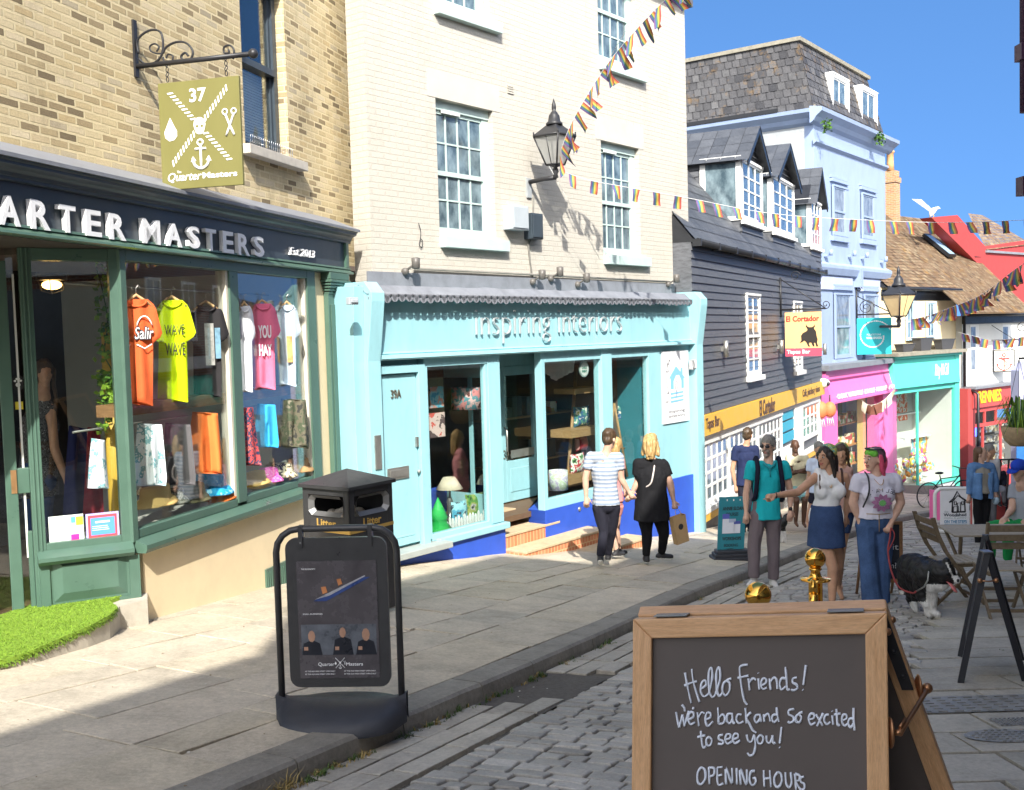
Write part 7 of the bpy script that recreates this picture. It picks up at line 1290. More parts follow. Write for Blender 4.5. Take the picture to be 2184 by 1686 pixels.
S_([(.44,.44),(.45,.56),(.62,.58),(.62,.44)],.009);b.mat(P('ink_grey',0)).text('the',(X(.12),X(.27),Z(.4),Z(.47)),-.026,.006).mat(M_navy).text('Woodshed',(X(.1),X(.9),Z(.31),Z(.39)),-.026,.006,bold=.02).mat(P('ink_grey',0)).text('studio & gallery',(X(.12),X(.9),Z(.235),Z(.295)),-.026,.006).mat(P('ink_steel_blue',(.1,.28,.45),.5,.05,4,0)).text('ON THE STEPS',(X(.12),X(.92),Z(.13),Z(.21)),-.026,.006,bold=.02).text('PAINTINGS PRINTS CERAMICS',(X(.12),X(.92),Z(.04),Z(.08)),-.026,.006).box(X(.12),X(.92),-.024,-.021,Z(.1),Z(.108));obj('print',b,pn)
g=onground(*y3(1548,722));fp=Fr(0,0,0,150,(g.x,g.y,0));zt_=fp.uz(y3(1550,515))[1];b=B(fp).mat(M_pink).box(-.1,.25,0,.04,g.z,zt_);tag(obj('pink_board',b),'pink board seen almost edge on beside the gallery sign','board')
g=onground(*w6(1785,862));dv=V((g.x,g.y,0)).normalized();ax=V((dv.y,-dv.x,0));ap=at(*w5(752,678),g.y+.05);zz0=ap.z;t=thing('folding_sign',(ap.x,ap.y,g.z),'black folding board standing end on with a brass hook across its legs','pavement sign');g2=at(*w5(1046,1700),g.y+.02);ln=dv*.62
for e,nm in((V((g.x,g.y,g.z)),'near'),(V((g2.x+.02,g2.y,g2.z-.06)),'far')):
 up_=(ap-e).normalized();sd=ax*.018;m=Matrix();b=B().mat(P('black_stain',(.014,.014,.018),.45,.2,8,.1));n_=up_.cross(dv).normalized()*.02
 for L0 in(0,.97):o_=ln*L0;P8=[q+o_+s_*n_+dv*d for q in(e,ap)for s_ in(-1,1)for d in(0,.04)];bb=[P8[0],P8[2],P8[3],P8[1],P8[4],P8[6],P8[7],P8[5]];b.grid([[*bb[:4],bb[0]],[*bb[4:],bb[4]]],smooth=False);b.face(bb[4:])
 c1,c2=e.lerp(ap,.2),e.lerp(ap,.97);b.face([c1,c1+ln,c2+ln,c2]);obj('leaf',b,t)
b=B().mat(M_brz);q0,q1=at(*w5(690,905),ap.y-.03),at(*w5(822,903),ap.y-.03);b.ball(q0,.017,10,6).ball(q1,.017,10,6).tube([q0,q0.lerp(q1,.5)+V((0,-.01,-.004)),q1],.005,6);obj('hook',b,t);b=B().mat(M_slv).box(ap.x-.03,ap.x+.03,ap.y-.02,ap.y+.06,ap.z,ap.z+.008);obj('hinge',b,t)
M_ch=wood('weathered_teak',(.12,.085,.05),(.2,.15,.095),(14,14,14),2,.6,.2)
def chair(loc,rot,lab):
 R=Matrix.Translation(loc)@Matrix.Rotation(rot,4,'Z');t=thing('folding_chair',loc,lab,'chair','wooden folding chairs');w=.2;mb=lambda:B(R).mat(M_ch)
 for s_ in(-1,1):b=mb();b.grid([[(s_*w+dx,y+dy,z)for dx,dy in((-.011,-.02),(.011,-.02),(.011,.02),(-.011,.02),(-.011,-.02))]for y,z in((-.3,.92),(-.25,.75),(-.17,.58),(-.06,.42),(.25,0))],smooth=False);b.face([(s_*w-.011,-.32,.92),(s_*w+.011,-.32,.92),(s_*w+.011,-.28,.92),(s_*w-.011,-.28,.92)]);obj('leg',b,t)
 for s_ in(-1,1):b=mb();b.grid([[(s_*(w-.03)+dx,y+dy,z)for dx,dy in((-.011,-.02),(.011,-.02),(.011,.02),(-.011,.02),(-.011,-.02))]for y,z in((.2,.44),(-.05,.22),(-.3,0))],smooth=False);obj('cross_leg',b,t)
 b=mb()
 for z,y in((.86,-.285),(.77,-.26),(.69,-.225)):b.box(-w,w,y-.008,y+.01,z-.03,z+.03)
 obj('backrest',b,t,.003);b=mb().mat(wood('pale_slat',(.3,.25,.18),(.4,.34,.26),(14,14,14),2,.6,.2))
 for i in range(6):b.box(-w+.02,w-.02,-.16+i*.067,-.105+i*.067,.44,.457)
 obj('seat',b,t,.003);b=mb().box(-w+.035,-w+.055,-.2,.23,.405,.44).box(w-.055,w-.035,-.2,.23,.405,.44).box(-w,w,.1,.12,.2,.23).box(-w+.03,w-.03,-.24,-.22,.08,.11).box(-w,w,.2,.22,.06,.09);obj('rail',b,t)
g=onground(*w5(430,1090));chair((g.x+.05,g.y,g.z),-1.5,'folding chair seen from the side just behind the dog');g=onground(*w5(840,1190));chair((g.x+.04,g.y+.05,g.z),-.12,'folding chair with its back to the viewer at the table');g=at(*w5(1040,560),12.6);chair((g.x+.15,12.6,gz(g.x,12.6)),2.6,'folding chair on the far side of the table')
tb=at(*w5(900,490),11.0);g=gz(tb.x,11.0);R=Matrix.Translation((tb.x,11.0,g))@Matrix.Rotation(-.1,4,'Z');t=thing('slatted_table',(tb.x,11,g),'pale slatted wooden cafe table between the folding chairs','table');b=B(R).mat(wood('pale_slat',0,0));h_=tb.z-g
for i in range(8):b.box(-.62,.75,-.3+i*.078,-.235+i*.078,h_-.02,h_)
obj('tabletop',b,t,.003)
for sx in(-1,1):b=B(R).mat(M_ch).tube([(sx*.55,-.28,h_-.02),(sx*.4,.28,0)],.02,6).tube([(sx*.55,.28,h_-.02),(sx*.4,-.28,0)],.02,6);obj('leg',b,t)
g=onground(*w4(1440,1640));R=Matrix.Translation((g.x+.1,g.y+1.2,gz(g.x,g.y+1.2)))@Matrix.Rotation(.25,4,'Z');t=thing('bicycle',R.translation,'dark bicycle propped in front of the red shopfront, mostly hidden by passers by','bicycle')
for x in(-.52,.52):b=B(R).mat(M_iron);b.tube([(x+.33*cos(k*.2618),0,.34+.33*sin(k*.2618))for k in range(24)],.018,6,closed=True);[b.tube([(x,0,.34),(x+.33*cos(k*.524),0,.34+.33*sin(k*.524))],.003,3)for k in range(12)];obj('wheel',b,t)
b=B(R).mat(P('bike_frame',(.03,.03,.035),.35,.1,5,0)).tube([(.52,0,.34),(.42,0,.82),(-.05,0,.35),(-.18,0,.85)],.018,6).tube([(.42,0,.78),(-.14,0,.75),(-.52,0,.34),(-.05,0,.35)],.016,6);obj('frame',b,t);b=B(R).mat(M_iron).tube([(.42,0,.82),(.4,0,1.0),(.42,-.28,1.02)],.014,6).tube([(.4,0,1.0),(.42,.28,1.02)],.014,6);obj('handlebar',b,t);b=B(R).mat(M_iron).ball((-.19,0,.9),.1,10,6,(1.3,.7,.35));obj('saddle',b,t)
M_mh=islandmat('cast_iron',[(.22,.215,.2),(.28,.27,.25)],.5,.5,30,.5)
def cover(px,w,d,lab,rnd=False):
 g=onground(*px);b=B().mat(M_mh);zf_=lambda x,y:-.125*y+.006
 q=[(g.x-w/2,g.y-d/2),(g.x+w/2,g.y-d/2),(g.x+w/2,g.y+d/2),(g.x-w/2,g.y+d/2)]
 if rnd:q=[(g.x+w/2*cos(k*.2618),g.y+d/2*sin(k*.2618))for k in range(24)]
 b.face([(x,y,zf_(x,y))for x,y in q]);n=12
 for i in range(n):
  for j in range(6):
   if rnd and((i+.5)/n-.5)**2+((j+.5)/6-.5)**2>.2:continue
   x0=g.x-w/2+w*(i+.2)/n;y0=g.y-d/2+d*(j+.25)/6;x1,y1_=x0+w*.55/n,y0+d*.5/6;b.face([(x0,y0,zf_(x0,y0)+.006),(x1,y0,zf_(x1,y0)+.006),(x1,y1_,zf_(x1,y1_)+.006),(x0,y1_,zf_(x0,y1_)+.006)]);b.face([(x0,y0,zf_(x0,y0)),(x1,y0,zf_(x1,y0)),(x1,y0,zf_(x1,y0)+.006),(x0,y0,zf_(x0,y0)+.006)])
 tag(obj('manhole_cover',b),lab,'manhole cover')
cover(w6(1950,990),1.15,.4,'long studded iron cover in the paving beyond the chalkboard');cover(w6(2060,1195),.42,.26,'oval iron cover in the paving nearest the chalkboard',True);cover(w6(2165,1105),.3,.16,'small square iron cover at the right edge of the paving')
# ================================================================== people and dogs
def cap(L,a,c,r0,r1=None,flat=False,seg=10):
 a,c=V(a),V(c);r1=r0 if r1 is None else r1;d=c-a
 if d.length<1e-5:d=V((0,0,1e-3))
 t=d.normalized();x=t.orthogonal().normalized();y=t.cross(x);rows=[]
 prof=[(-.0,0)]if flat else[(-sin(k),cos(k))for k in(1.5,1.05,.55)]
 if flat:R=[(a,r0*.02),(a,r0),(a.lerp(c,.5),(r0+r1)/2),(c,r1),(c,r1*.02)]
 else:R=[(a+t*r0*p,max(.001,r0*q))for p,q in prof]+[(a,r0),(a.lerp(c,.5),(r0+r1)/2),(c,r1)]+[(c-t*r1*p,max(.001,r1*q))for p,q in prof[::-1]]
 for p,r in R:rows.append([p+(x*cos(k*2*pi/seg)+y*sin(k*2*pi/seg))*r for k in range(seg)])
 L.append(rows);return L
def ell(L,c,r,fwd=(0,-1,0),up=(0,0,1),seg=14,rings=9):
 c=V(c);u=V(up).normalized();f=V(fwd);f=(f-u*f.dot(u)).normalized();s=f.cross(u);rows=[]
 for i in range(rings+1):
  e=pi*i/rings;rows.append([c+s*r[0]*max(.01,sin(e))*cos(k*2*pi/seg)+f*r[1]*max(.01,sin(e))*sin(k*2*pi/seg)-u*r[2]*cos(e)for k in range(seg)])
 L.append(rows);return L
def ring(c,rx,ry,fwd,n=20):
 f=V((fwd[0],fwd[1],0)).normalized();s=V((f.y,-f.x,0));return[V(c)+s*rx*cos(k*2*pi/n)+f*ry*sin(k*2*pi/n)for k in range(n)]
def loft(L,rings):L.append([[(sum(rings[0],V((0,0,0)))/len(rings[0])).lerp(p,.02)for p in rings[0]]]+rings+[[(sum(rings[-1],V((0,0,0)))/len(rings[-1])).lerp(p,.02)for p in rings[-1]]]);return L
def mk(name,prims,mats,par,voxel=.01,smooth=6,disp=None,mfn=None,label=None):
 """blend overlapping solids into one continuous skin"""
 vs,fs=[],[]
 for rows in prims:
  b0=len(vs);n=len(rows[0])
  for r in rows:vs+=[V(p)for p in r]
  for i in range(len(rows)-1):
   for k in range(n):q=(k+1)%n;fs.append((b0+i*n+k,b0+i*n+q,b0+(i+1)*n+q,b0+(i+1)*n+k))
  fs.append(tuple(b0+k for k in range(n))[::-1]);fs.append(tuple(b0+(len(rows)-1)*n+k for k in range(n)))
 o0=rootloc(par);me=bpy.data.meshes.new('tmp');me.from_pydata([v-o0 for v in vs],[],fs);me.update();bm=bmesh.new();bm.from_mesh(me);bmesh.ops.recalc_face_normals(bm,faces=bm.faces);bm.to_mesh(me);bm.free()
 o=bpy.data.objects.new('tmp',me);COL.objects.link(o);md=o.modifiers.new('r','REMESH');md.mode='VOXEL';md.voxel_size=voxel
 md=o.modifiers.new('s','SMOOTH');md.factor=.5;md.iterations=smooth
 dg=bpy.context.evaluated_depsgraph_get();m2=bpy.data.meshes.new_from_object(o.evaluated_get(dg));bpy.data.objects.remove(o);bpy.data.meshes.remove(me);m2.name=name
 if disp:
  amp,sc,st=disp;nr=[v.normal.copy()for v in m2.vertices];sd=random.uniform(0,30)
  for v,n_ in zip(m2.vertices,nr):q=v.co*sc;v.co+=n_*amp*(noise.noise(V((q.x,q.y,q.z*st+sd)))+.5*noise.noise(V((q.x*2.3,q.y*2.3,q.z*st*2+sd))))
 m2.materials.clear()
 for m in mats:m2.materials.append(m)
 m2.polygons.foreach_set('use_smooth',[True]*len(m2.polygons))
 if mfn:m2.polygons.foreach_set('material_index',[mfn(p.center+o0)for p in m2.polygons])
 m2.update();ob=bpy.data.objects.new(name,m2);COL.objects.link(ob);ob.parent=par;return ob
def skin(name,c):
 if name in MATS:return MATS[name]
 t=NT(name);k=t.noise(t.coord(),14,5);col=lin(c);t.b.inputs['Subsurface Weight'].default_value=.08;t.b.inputs['Subsurface Radius'].default_value=(.02,.008,.004)
 return t.fin(t.ramp(k,[(.3,tuple(x*.86 for x in col)),(.7,tuple(min(1,x*1.1)for x in col))]),.5,0,.35)
def hairmat(name,c1,c2):
 if name in MATS:return MATS[name]
 t=NT(name);k=t.noise(t.mapped(t.coord(),(60,60,5)),1.5,5,.7);t.bump(k,.6,.006);return t.fin(t.ramp(k,[(.3,c1),(.7,c2)]),.45,0,.4)
SK=skin('skin_fair',(.6,.37,.27));SKT=skin('skin_tan',(.52,.29,.18));SKD=skin('skin_dark',(.1,.05,.03));M_lip=P('lips',(.4,.12,.1),.5,.05,9,0);M_eye=P('eye_white',(.7,.68,.65),.3,.02,9,0);M_iris=P('iris',(.03,.02,.015),.2,.02,9,0);M_sho=P('shoe_white',(.6,.58,.55),.6,.12,14,.1);M_sole=P('shoe_dark',(.025,.025,.028),.6,.15,14,.1)
def denim(name,c,k=.25):
 if name in MATS:return MATS[name]
 t=NT(name);co=t.coord();a=t.noise(co,5,5,.6);f=t.noise(t.mapped(co,(90,90,25)),3,3,.6);c=lin(c);q=t.ramp(a,[(.3,tuple(x*(1-k)for x in c)),(.7,tuple(min(1,x*(1+k*1.6))for x in c))]);q=t.mix(.5,q,t.mix(1,q,t.ramp(f,[(.3,.65),(.7,1.3)]),'MULTIPLY'));t.bump(f,.25,.002);return t.fin(q,.85,0,.15)
def hand(L,wr,d,palm,S,point=False,curl=.5,thumb=1):
 d=V(d).normalized();pn=V(palm);pn=(pn-d*pn.dot(d)).normalized();s=d.cross(pn)*thumb
 kb=wr+d*.085*S;cap(L,wr,kb,.024*S,.034*S);cap(L,kb-s*.02*S,kb+s*.02*S,.021*S)
 for i,(o,l)in enumerate(((.033,.07),(.011,.08),(-.011,.075),(-.032,.058))):
  p=kb+s*o*S;c_=curl*(0 if(point and i==0)else 1.7 if point else 1);a=(d*cos(c_*.7)+pn*sin(c_*.7)).normalized();e=(d*cos(c_*1.9)+pn*sin(c_*1.9)).normalized();m=p+a*l*.55*S;cap(L,p,m,.0105*S,.0095*S,seg=7);cap(L,m,m+e*l*.5*S,.0095*S,.008*S,seg=7)
 tb=wr+d*.03*S+s*.026*S;td=(d*.65+s*.6+pn*.35).normalized();cap(L,tb,tb+td*.045*S,.013*S,.011*S,seg=7);cap(L,tb+td*.045*S,tb+(td+d*.4).normalized()*.075*S,.011*S,.009*S,seg=7)
def shoe(par,an,tdir,S,m,sole=M_wht,nm='shoe'):
 td=V((tdir[0],tdir[1],tdir[2]if len(tdir)>2 else 0)).normalized();up=V((0,0,1));up=(up-td*up.dot(td)).normalized();h=an-up*.055*S-td*.04*S;t=h+td*.2*S;L=[]
 cap(L,h,h+td*.08*S+up*.005,.04*S,.043*S);cap(L,h+td*.08*S,t-td*.03*S,.043*S,.036*S);cap(L,h+td*.03*S,an+up*.03*S,.042*S,.042*S);z0=min(h.z,t.z)-.02*S
 return mk(nm,L,[m,sole],par,.009,5,None,lambda c:1 if(c-h).dot(up)<-.017*S else 0)
PX={'y3':y3,'z5':z5,'w3':w3,'z2':z2,'w4':w4,'y2':y2}
def person(lab,zf_,Y,J,face,bod,S=1.0,sk=SK,top=None,bot=None,shoes=None,hair=None,sleeve=.5,hem=None,legs=True,feats=False,vox=.01,fat=1.0,waist=1.0,bust=0,topfn=None,toe=None,hands=None,group=None,skirt=None,legw=1.0,top_low=None,extra=None,botlen=1.0,neckline=None):
 z_=PX[zf_];j={}
 for k,v in J.items():
  p=z_(v[0],v[1]);j[k]=at(p[0],p[1],Y+(v[2]if len(v)>2 else 0))
 f=V((face[0],face[1],face[2]if len(face)>2 else 0)).normalized();bf=V((bod[0],bod[1],0)).normalized();bs=V((-bf.y,bf.x,0));up=V((0,0,1));fx=j['P']
 gx,gy=fx.x,fx.y;t=thing('person',(gx,gy,gz(gx,gy)),lab,'person',group);H=j['H'];hu=(up-f*.0).normalized();hs=f.cross(hu).normalized();hu=hs.cross(f).normalized()
 L=[];ell(L,H+hu*.025*S,(.074*S,.094*S,.098*S),f,hu);cap(L,H+f*.03*S-hu*.015*S,H+f*.048*S-hu*.082*S,.066*S,.038*S);ell(L,H+f*.06*S+hu*.03*S,(.055*S,.035*S,.04*S),f,hu)
 cap(L,H+f*.088*S+hu*.018*S,H+f*.112*S-hu*.022*S,.01*S,.0155*S,seg=8);ell(L,H+f*.078*S-hu*.062*S,(.03*S,.02*S,.016*S),f,hu);ell(L,H+f*.07*S-hu*.1*S,(.024*S,.022*S,.018*S),f,hu)
 for k in(-1,1):ell(L,H+hs*k*.077*S-hu*.012*S-f*.008*S,(.012*S,.02*S,.031*S),f,hu)
 N=j['N'];cap(L,N-up*.03*S,H-hu*.06*S-f*.015*S,.057*S,.053*S)
 SLp,SR=j['SL'],j['SR'];P_=j['P'];mid=(SLp+SR)/2;wst=mid.lerp(P_,.62);ch=mid.lerp(P_,.28)
 kk=.86 if top and not topfn else .97
 T=lambda q:[(q,ch,(.155*fat,.112*fat,.15)),(q,wst,(.132*fat*waist,.1*fat*waist,.14)),(q,P_+up*.02*S,(.162*fat,.118*fat,.11))]
 for q,c,r in T(0):ell(L,c,[x*S*kk for x in r],bf)
 cap(L,SLp.lerp(SR,.12)-up*.01,SR.lerp(SLp,.12)-up*.01,.062*S*fat,.062*S*fat);cap(L,N-up*.02*S,mid-up*.05*S,.068*S,.088*S)
 if bust:
  for k in(-1,1):ell(L,ch+bs*k*.075*S+bf*.075*S*fat-up*.03*S,(.07*bust*S,.065*bust*S,.072*bust*S),bf)
 for s_ in 'LR':
  sh,el,wr=j['S'+s_],j.get('E'+s_),j.get('W'+s_)
  if el is None:continue
  cap(L,sh,el,.052*S*fat**.7,.041*S*fat**.7);cap(L,el,el.lerp(wr,.35),.042*S*fat**.7,.041*S*fat**.6);cap(L,el.lerp(wr,.35),wr,.041*S*fat**.6,.026*S)
  hd=(hands or{}).get(s_,{});d=hd.get('d',(wr-el));hand(L,wr,d,hd.get('palm',(0,.3,.2)if abs(V(d).normalized().z)>.6 else(0,0,-1)),S,hd.get('point',False),hd.get('curl',.45),hd.get('thumb',1))
 tp,bt=[],[];LEG=[]
 if legs:
  for s_ in 'LR':
   h,k,a=j['H'+s_],j['K'+s_],j['A'+s_];lf_=fat**.8
   lk=.72 if(bot and not skirt and botlen>=0)else 1.0
   for Q,g in((L,1.0),):cap(Q,h,k,.088*S*lf_*lk,.056*S*lk);cap(Q,k,k.lerp(a,.32)-bf*.012*S,.056*S*lk,.055*S*lk);cap(Q,k.lerp(a,.32)-bf*.012*S,a,.055*S*lk,.037*S)
   if not shoes or shoes=='sandal':td=V((toe or{}).get(s_,(bf.x,bf.y,-.1))).normalized();cap(L,a-up*.035*S,a-up*.055*S+td*.15*S,.035*S,.024*S)
   else:shoe(t,a,(toe or{}).get(s_,(bf.x,bf.y,-.08)),S,shoes)
   if bot and not skirt:
    e=k.lerp(a,botlen)if botlen>=0 else h.lerp(k,1+botlen);lw=legw
    if botlen>=0:cap(bt,h,k,.1*S*lf_,.068*S*lw);cap(bt,k,e,.068*S*lw,(.05+.022*(lw-1)*3)*S*lw,True)
    else:cap(bt,h,e,.105*S*lf_,.085*S*lw,True)
 mk('body',L,[sk],t,vox*.9,4)
 if bot and not skirt:
  ell(bt,P_-up*.03*S,(.166*S*fat,.122*S*fat,.11*S),bf);loft(bt,[ring(P_+up*.12*S,.138*S*fat*waist,.108*S*fat*waist,bf),ring(P_,.162*S*fat,.12*S*fat,bf)]);mk('trousers',bt,[bot],t,vox,4,(.011,10,.4))
 if skirt:mk('skirt',loft([],[ring(V((q[0])),q[1]*S,q[2]*S,bf,28)for q in skirt(j)]),[bot],t,vox,3,(.005,8,.3))
 if top:
  hemp=P_+up*(hem if hem is not None else-.04)*S
  if topfn:topfn(tp,j,S,bf,bs,up,ch,wst,P_)
  else:
   loft(tp,[ring(hemp,.18*S*fat,.142*S*fat,bf),ring(wst,.15*S*fat*waist,.118*S*fat*waist,bf),ring(ch,.17*S*fat,.125*S*fat,bf)]);ell(tp,ch,(.168*S*fat,.125*S*fat,.155*S),bf)
   cap(tp,SLp.lerp(SR,.1)-up*.012,SR.lerp(SLp,.1)-up*.012,.077*S*fat,.077*S*fat);cap(tp,N-up*.015*S,mid-up*.04*S,.068*S,.105*S,True)
   if bust:
    for k in(-1,1):ell(tp,ch+bs*k*.075*S+bf*.078*S*fat-up*.03*S,(.078*bust*S,.07*bust*S,.08*bust*S),bf)
   for s_ in 'LR':
    sh,el=j['S'+s_],j.get('E'+s_)
    if el is None or not sleeve:continue
    if sleeve>1:cap(tp,sh,el,.068*S*fat**.7,.056*S);cap(tp,el,el.lerp(j['W'+s_],sleeve-1),.056*S,.044*S,True)
    else:cap(tp,sh,sh.lerp(el,.15),.069*S*fat**.7,.069*S*fat**.7);cap(tp,sh,sh.lerp(el,sleeve),.069*S*fat**.7,.069*S*fat**.7,True)
  ms=top if isinstance(top,list)else[top];mk('top',tp,ms,t,vox,3,(.011,11,.5),top_low)
 if hair:hair(t,H,f,hu,hs,S)
 if feats:
  b=B()
  for k in(-1,1):
   e=H+f*.088*S+hs*k*.031*S+hu*.012*S;b.mat(M_eye).ball(e,.0125*S,8,6,(1,.8,.62));b.mat(M_iris).ball(e+f*.008*S,.0068*S,8,6)
   b.mat(M_iris).tube([H+f*.094*S+hs*k*.018*S+hu*.034*S,H+f*.093*S+hs*k*.034*S+hu*.04*S,H+f*.08*S+hs*k*.05*S+hu*.034*S],.0042*S,5)
  m_=H+f*.094*S-hu*.054*S;b.mat(M_lip).tube([m_-hs*.024*S-f*.012*S,m_-hs*.01*S+hu*.003,m_+hs*.01*S+hu*.003,m_+hs*.024*S-f*.012*S],.006*S,6).tube([m_-hs*.018*S-f*.008*S-hu*.011*S,m_-hu*.013*S,m_+hs*.018*S-f*.008*S-hu*.011*S],.0062*S,6);obj('face_features',b,t)
 if extra:extra(t,j,H,f,hu,hs,S,bf,bs,up,ch,wst,P_)
 return t,j
def short_hair(m,back=.04,amp=.008,top=.02):
 def g(t,H,f,u,s,S):
  L=[];ell(L,H+u*(.042+top*.5)*S-f*.013*S,(.084*S,.104*S,.09*S),f,u);ell(L,H-f*.045*S+u*.0,(.074*S,.066*S,.085*S),f,u)
  for k in(-1,1):cap(L,H+s*k*.07*S+u*.04*S+f*.02*S,H+s*k*.072*S-u*.015*S-f*.012*S,.017*S,.012*S)
  mk('hair',L,[m],t,.009,3,(amp,28,.6))
 return g
M_grey=hairmat('hair_grey',(.09,.08,.07),(.3,.28,.25));M_brn_h=hairmat('hair_brown',(.03,.018,.01),(.1,.06,.03));M_blk_h=hairmat('hair_black',(.008,.006,.005),(.035,.025,.02));M_bl_h=hairmat('hair_blond',(.22,.12,.04),(.62,.42,.18))
def ex_teal(t,j,H,f,hu,hs,S,bf,bs,up,ch,wst,P_):
 b=B().mat(M_iron)
 for k in(-1,1):b.ball(H+f*.1*S+hs*k*.034*S+hu*.012*S,.026*S,10,6,(1,.55,.8))
 b.tube([H+f*.104*S-hs*.01+hu*.02,H+f*.108*S+hu*.022*S,H+f*.104*S+hs*.01+hu*.02],.003,5)
 for k in(-1,1):b.tube([H+f*.096*S+hs*k*.058*S+hu*.018*S,H+hs*k*.082*S+hu*.02*S],.003,5)
 obj('sunglasses',b,t);L=[];cap(L,H+f*.052*S-hu*.084*S,H+f*.075*S-hu*.1*S,.044*S,.026*S);cap(L,H+f*.07*S-hu*.045*S+hs*.02,H+f*.07*S-hu*.045*S-hs*.02,.03,.03);mk('beard',L,[hairmat('beard_grey',(.2,.15,.12),(.4,.32,.27))],t,.008,3)
 nv=C('strap_navy',(.012,.014,.03));sm=lambda a:smoothpath(a,4)
 for k,sh in((-1,j['SL']),(1,j['SR'])):
  mid=(j['SL']+j['SR'])/2;a=sh.lerp(mid,.3);L=[];pts=sm([a+up*.05-bf*.1,a+up*.095+bf*.0,a+bf*.115-up*.03,a.lerp(sh,.3)+bf*.13-up*.2,a.lerp(sh,.5)+bf*.08-up*.36,a.lerp(sh,.6)-bf*.05-up*.42])
  for p,q in zip(pts,pts[1:]):cap(L,p,q,.03)
  mk('backpack_strap',L,[nv],t,.011,3)
 L=[];ell(L,ch-bf*.2-up*.08,(.17,.1,.25),bf);mk('backpack',L,[nv],t,.014,4);w=j['WR'];b=B().mat(M_iron).ball(w+bf*.02,.026,10,6,(1,.6,1));obj('watch',b,t)
 b=B().mat(C('polo_trim',(.03,.3,.34)));n=j['N'];b.tube([n+bf*.095+bs*.075+up*.0,n+bf*.1+bs*.03-up*.05,n+bf*.122-up*.07],.016,6).tube([n+bf*.095-bs*.075,n+bf*.1-bs*.03-up*.05,n+bf*.122-up*.07],.016,6).tube([n+bf*.122-up*.07,n+bf*.135-up*.17],.007,5);obj('collar',b,t)
person('man in turquoise polo shirt and taupe joggers with navy backpack straps','y3',12.4,dict(H=(392,208),N=(393,312),SL=(275,345),SR=(502,345),EL=(238,540),WL=(238,660,-.05),ER=(548,525),WR=(547,645,-.05),P=(375,655),HL=(322,690),HR=(430,690),KL=(295,900,-.05),KR=(430,905),AL=(290,1125,-.1),AR=(428,1140)),(-.6,-.8,-.03),(-.08,-1),1.02,SK,C('polo_turquoise',(.015,.4,.45)),C('taupe',(.16,.13,.14)),M_sho,short_hair(M_grey),.5,-.1,feats=True,extra=ex_teal,legw=1.12,toe={'L':(-.6,-.8,-.1),'R':(.05,-1,-.1)})
def ex_point(t,j,H,f,hu,hs,S,bf,bs,up,ch,wst,P_):
 b=B().mat(P('brown_leather',(.06,.025,.015),.5,.15,9,.1));a=j['SR'].lerp(j['SL'],.1);b.tube(smoothpath([a+up*.07-bf*.05,a+up*.065+bf*.04,a+bf*.1-up*.05,a+bf*.09-up*.2+bs*.02],4),.012,6);a=j['SL'].lerp(j['SR'],.08);b.tube(smoothpath([a+up*.06,a+bf*.09-up*.02,a+bf*.09-up*.18],4),.01,6);obj('bag_strap',b,t)
 b=B().mat(M_iron).tube([j['WL']+V((0,.03*cos(k*.7),.03*sin(k*.7)))for k in range(9)],.006,5,closed=True);obj('wristband',b,t)
 b=B().mat(M_gold);n=j['N'];b.tube(smoothpath([n+bs*.07+up*.01+bf*.02,n+bf*.11-up*.07+bs*.02,n+bf*.14-up*.13,n+bf*.11-up*.06-bs*.03,n-bs*.07+bf*.02+up*.01],4),.0028,4);obj('necklace',b,t)
 b=B().mat(M_wht)
 for k in(-1,1):p=P_+bs*k*.15+up*.1+bf*.02;b.tube(smoothpath([p,p+bs*k*.02-up*.08,p+bs*k*.01-up*.2],3),.008,5)
 obj('waist_tie',b,t)
def hair_long(m,scarf):
 def g(t,H,f,u,s,S):
  L=[];ell(L,H+u*.038*S-f*.012*S,(.087*S,.106*S,.096*S),f,u);cap(L,H-f*.07*S,H-f*.1*S-u*.2*S,.07*S,.055*S);cap(L,H-f*.1*S-u*.2*S-s*.02,H-f*.08*S-u*.34*S,.055*S,.03*S)
  for k in(-1,1):cap(L,H+s*k*.075*S+u*.03*S+f*.03*S,H+s*k*.082*S-u*.12*S-f*.015*S,.022*S,.022*S);cap(L,H+s*k*.082*S-u*.12*S-f*.015*S,H+s*k*.1*S-u*.27*S+f*.01,.024*S,.012*S)
  mk('hair',L,[m],t,.008,3,(.008,22,.3))
  if scarf:L=[];ell(L,H+u*.06*S-f*.034*S,(.091*S,.092*S,.084*S),f,u);cap(L,H-f*.1*S+u*.0,H-f*.15*S-u*.12*S,.045*S,.02*S);mk('headscarf',L,[scarf],t,.008,3,(.004,25,1))
 return g
def crop(tp,j,S,bf,bs,up,ch,wst,P_):
 loft(tp,[ring(P_+up*.07*S,.128*S,.098*S,bf),ring(P_+up*.13*S,.136*S,.106*S,bf),ring(wst+up*.03,.136*S,.108*S,bf),ring(ch-up*.03,.158*S,.118*S,bf),ring(ch+up*.06,.158*S,.112*S,bf)])
 for k in(-1,1):ell(tp,ch+bs*k*.076*S+bf*.07*S-up*.03*S,(.08*S,.072*S,.082*S),bf)
 a=j['SL'].lerp(j['SR'],.22);c=ch-bs*.06*S+up*.04*S
 for k in(-.06,0,.07):cap(tp,a+up*.045*S-(j['SL']-j['SR']).normalized()*k,ch+(j['SL']-j['SR']).normalized()*(.02-k*.8)+bf*.07+up*.05,.04*S,.06*S);
 cap(tp,a+up*.05*S,a-bf*.08-up*.12,.04*S,.05*S)
M_scarf=pattern('scarf_print',[(.3,.38,.05),(.08,.2,.15),(.45,.45,.12),(.1,.3,.3),(.35,.4,.1)],16);DEN=denim('denim_blue',(.035,.062,.14));DEN2=denim('denim_mid',(.055,.1,.21));DENL=denim('denim_light',(.1,.2,.38))
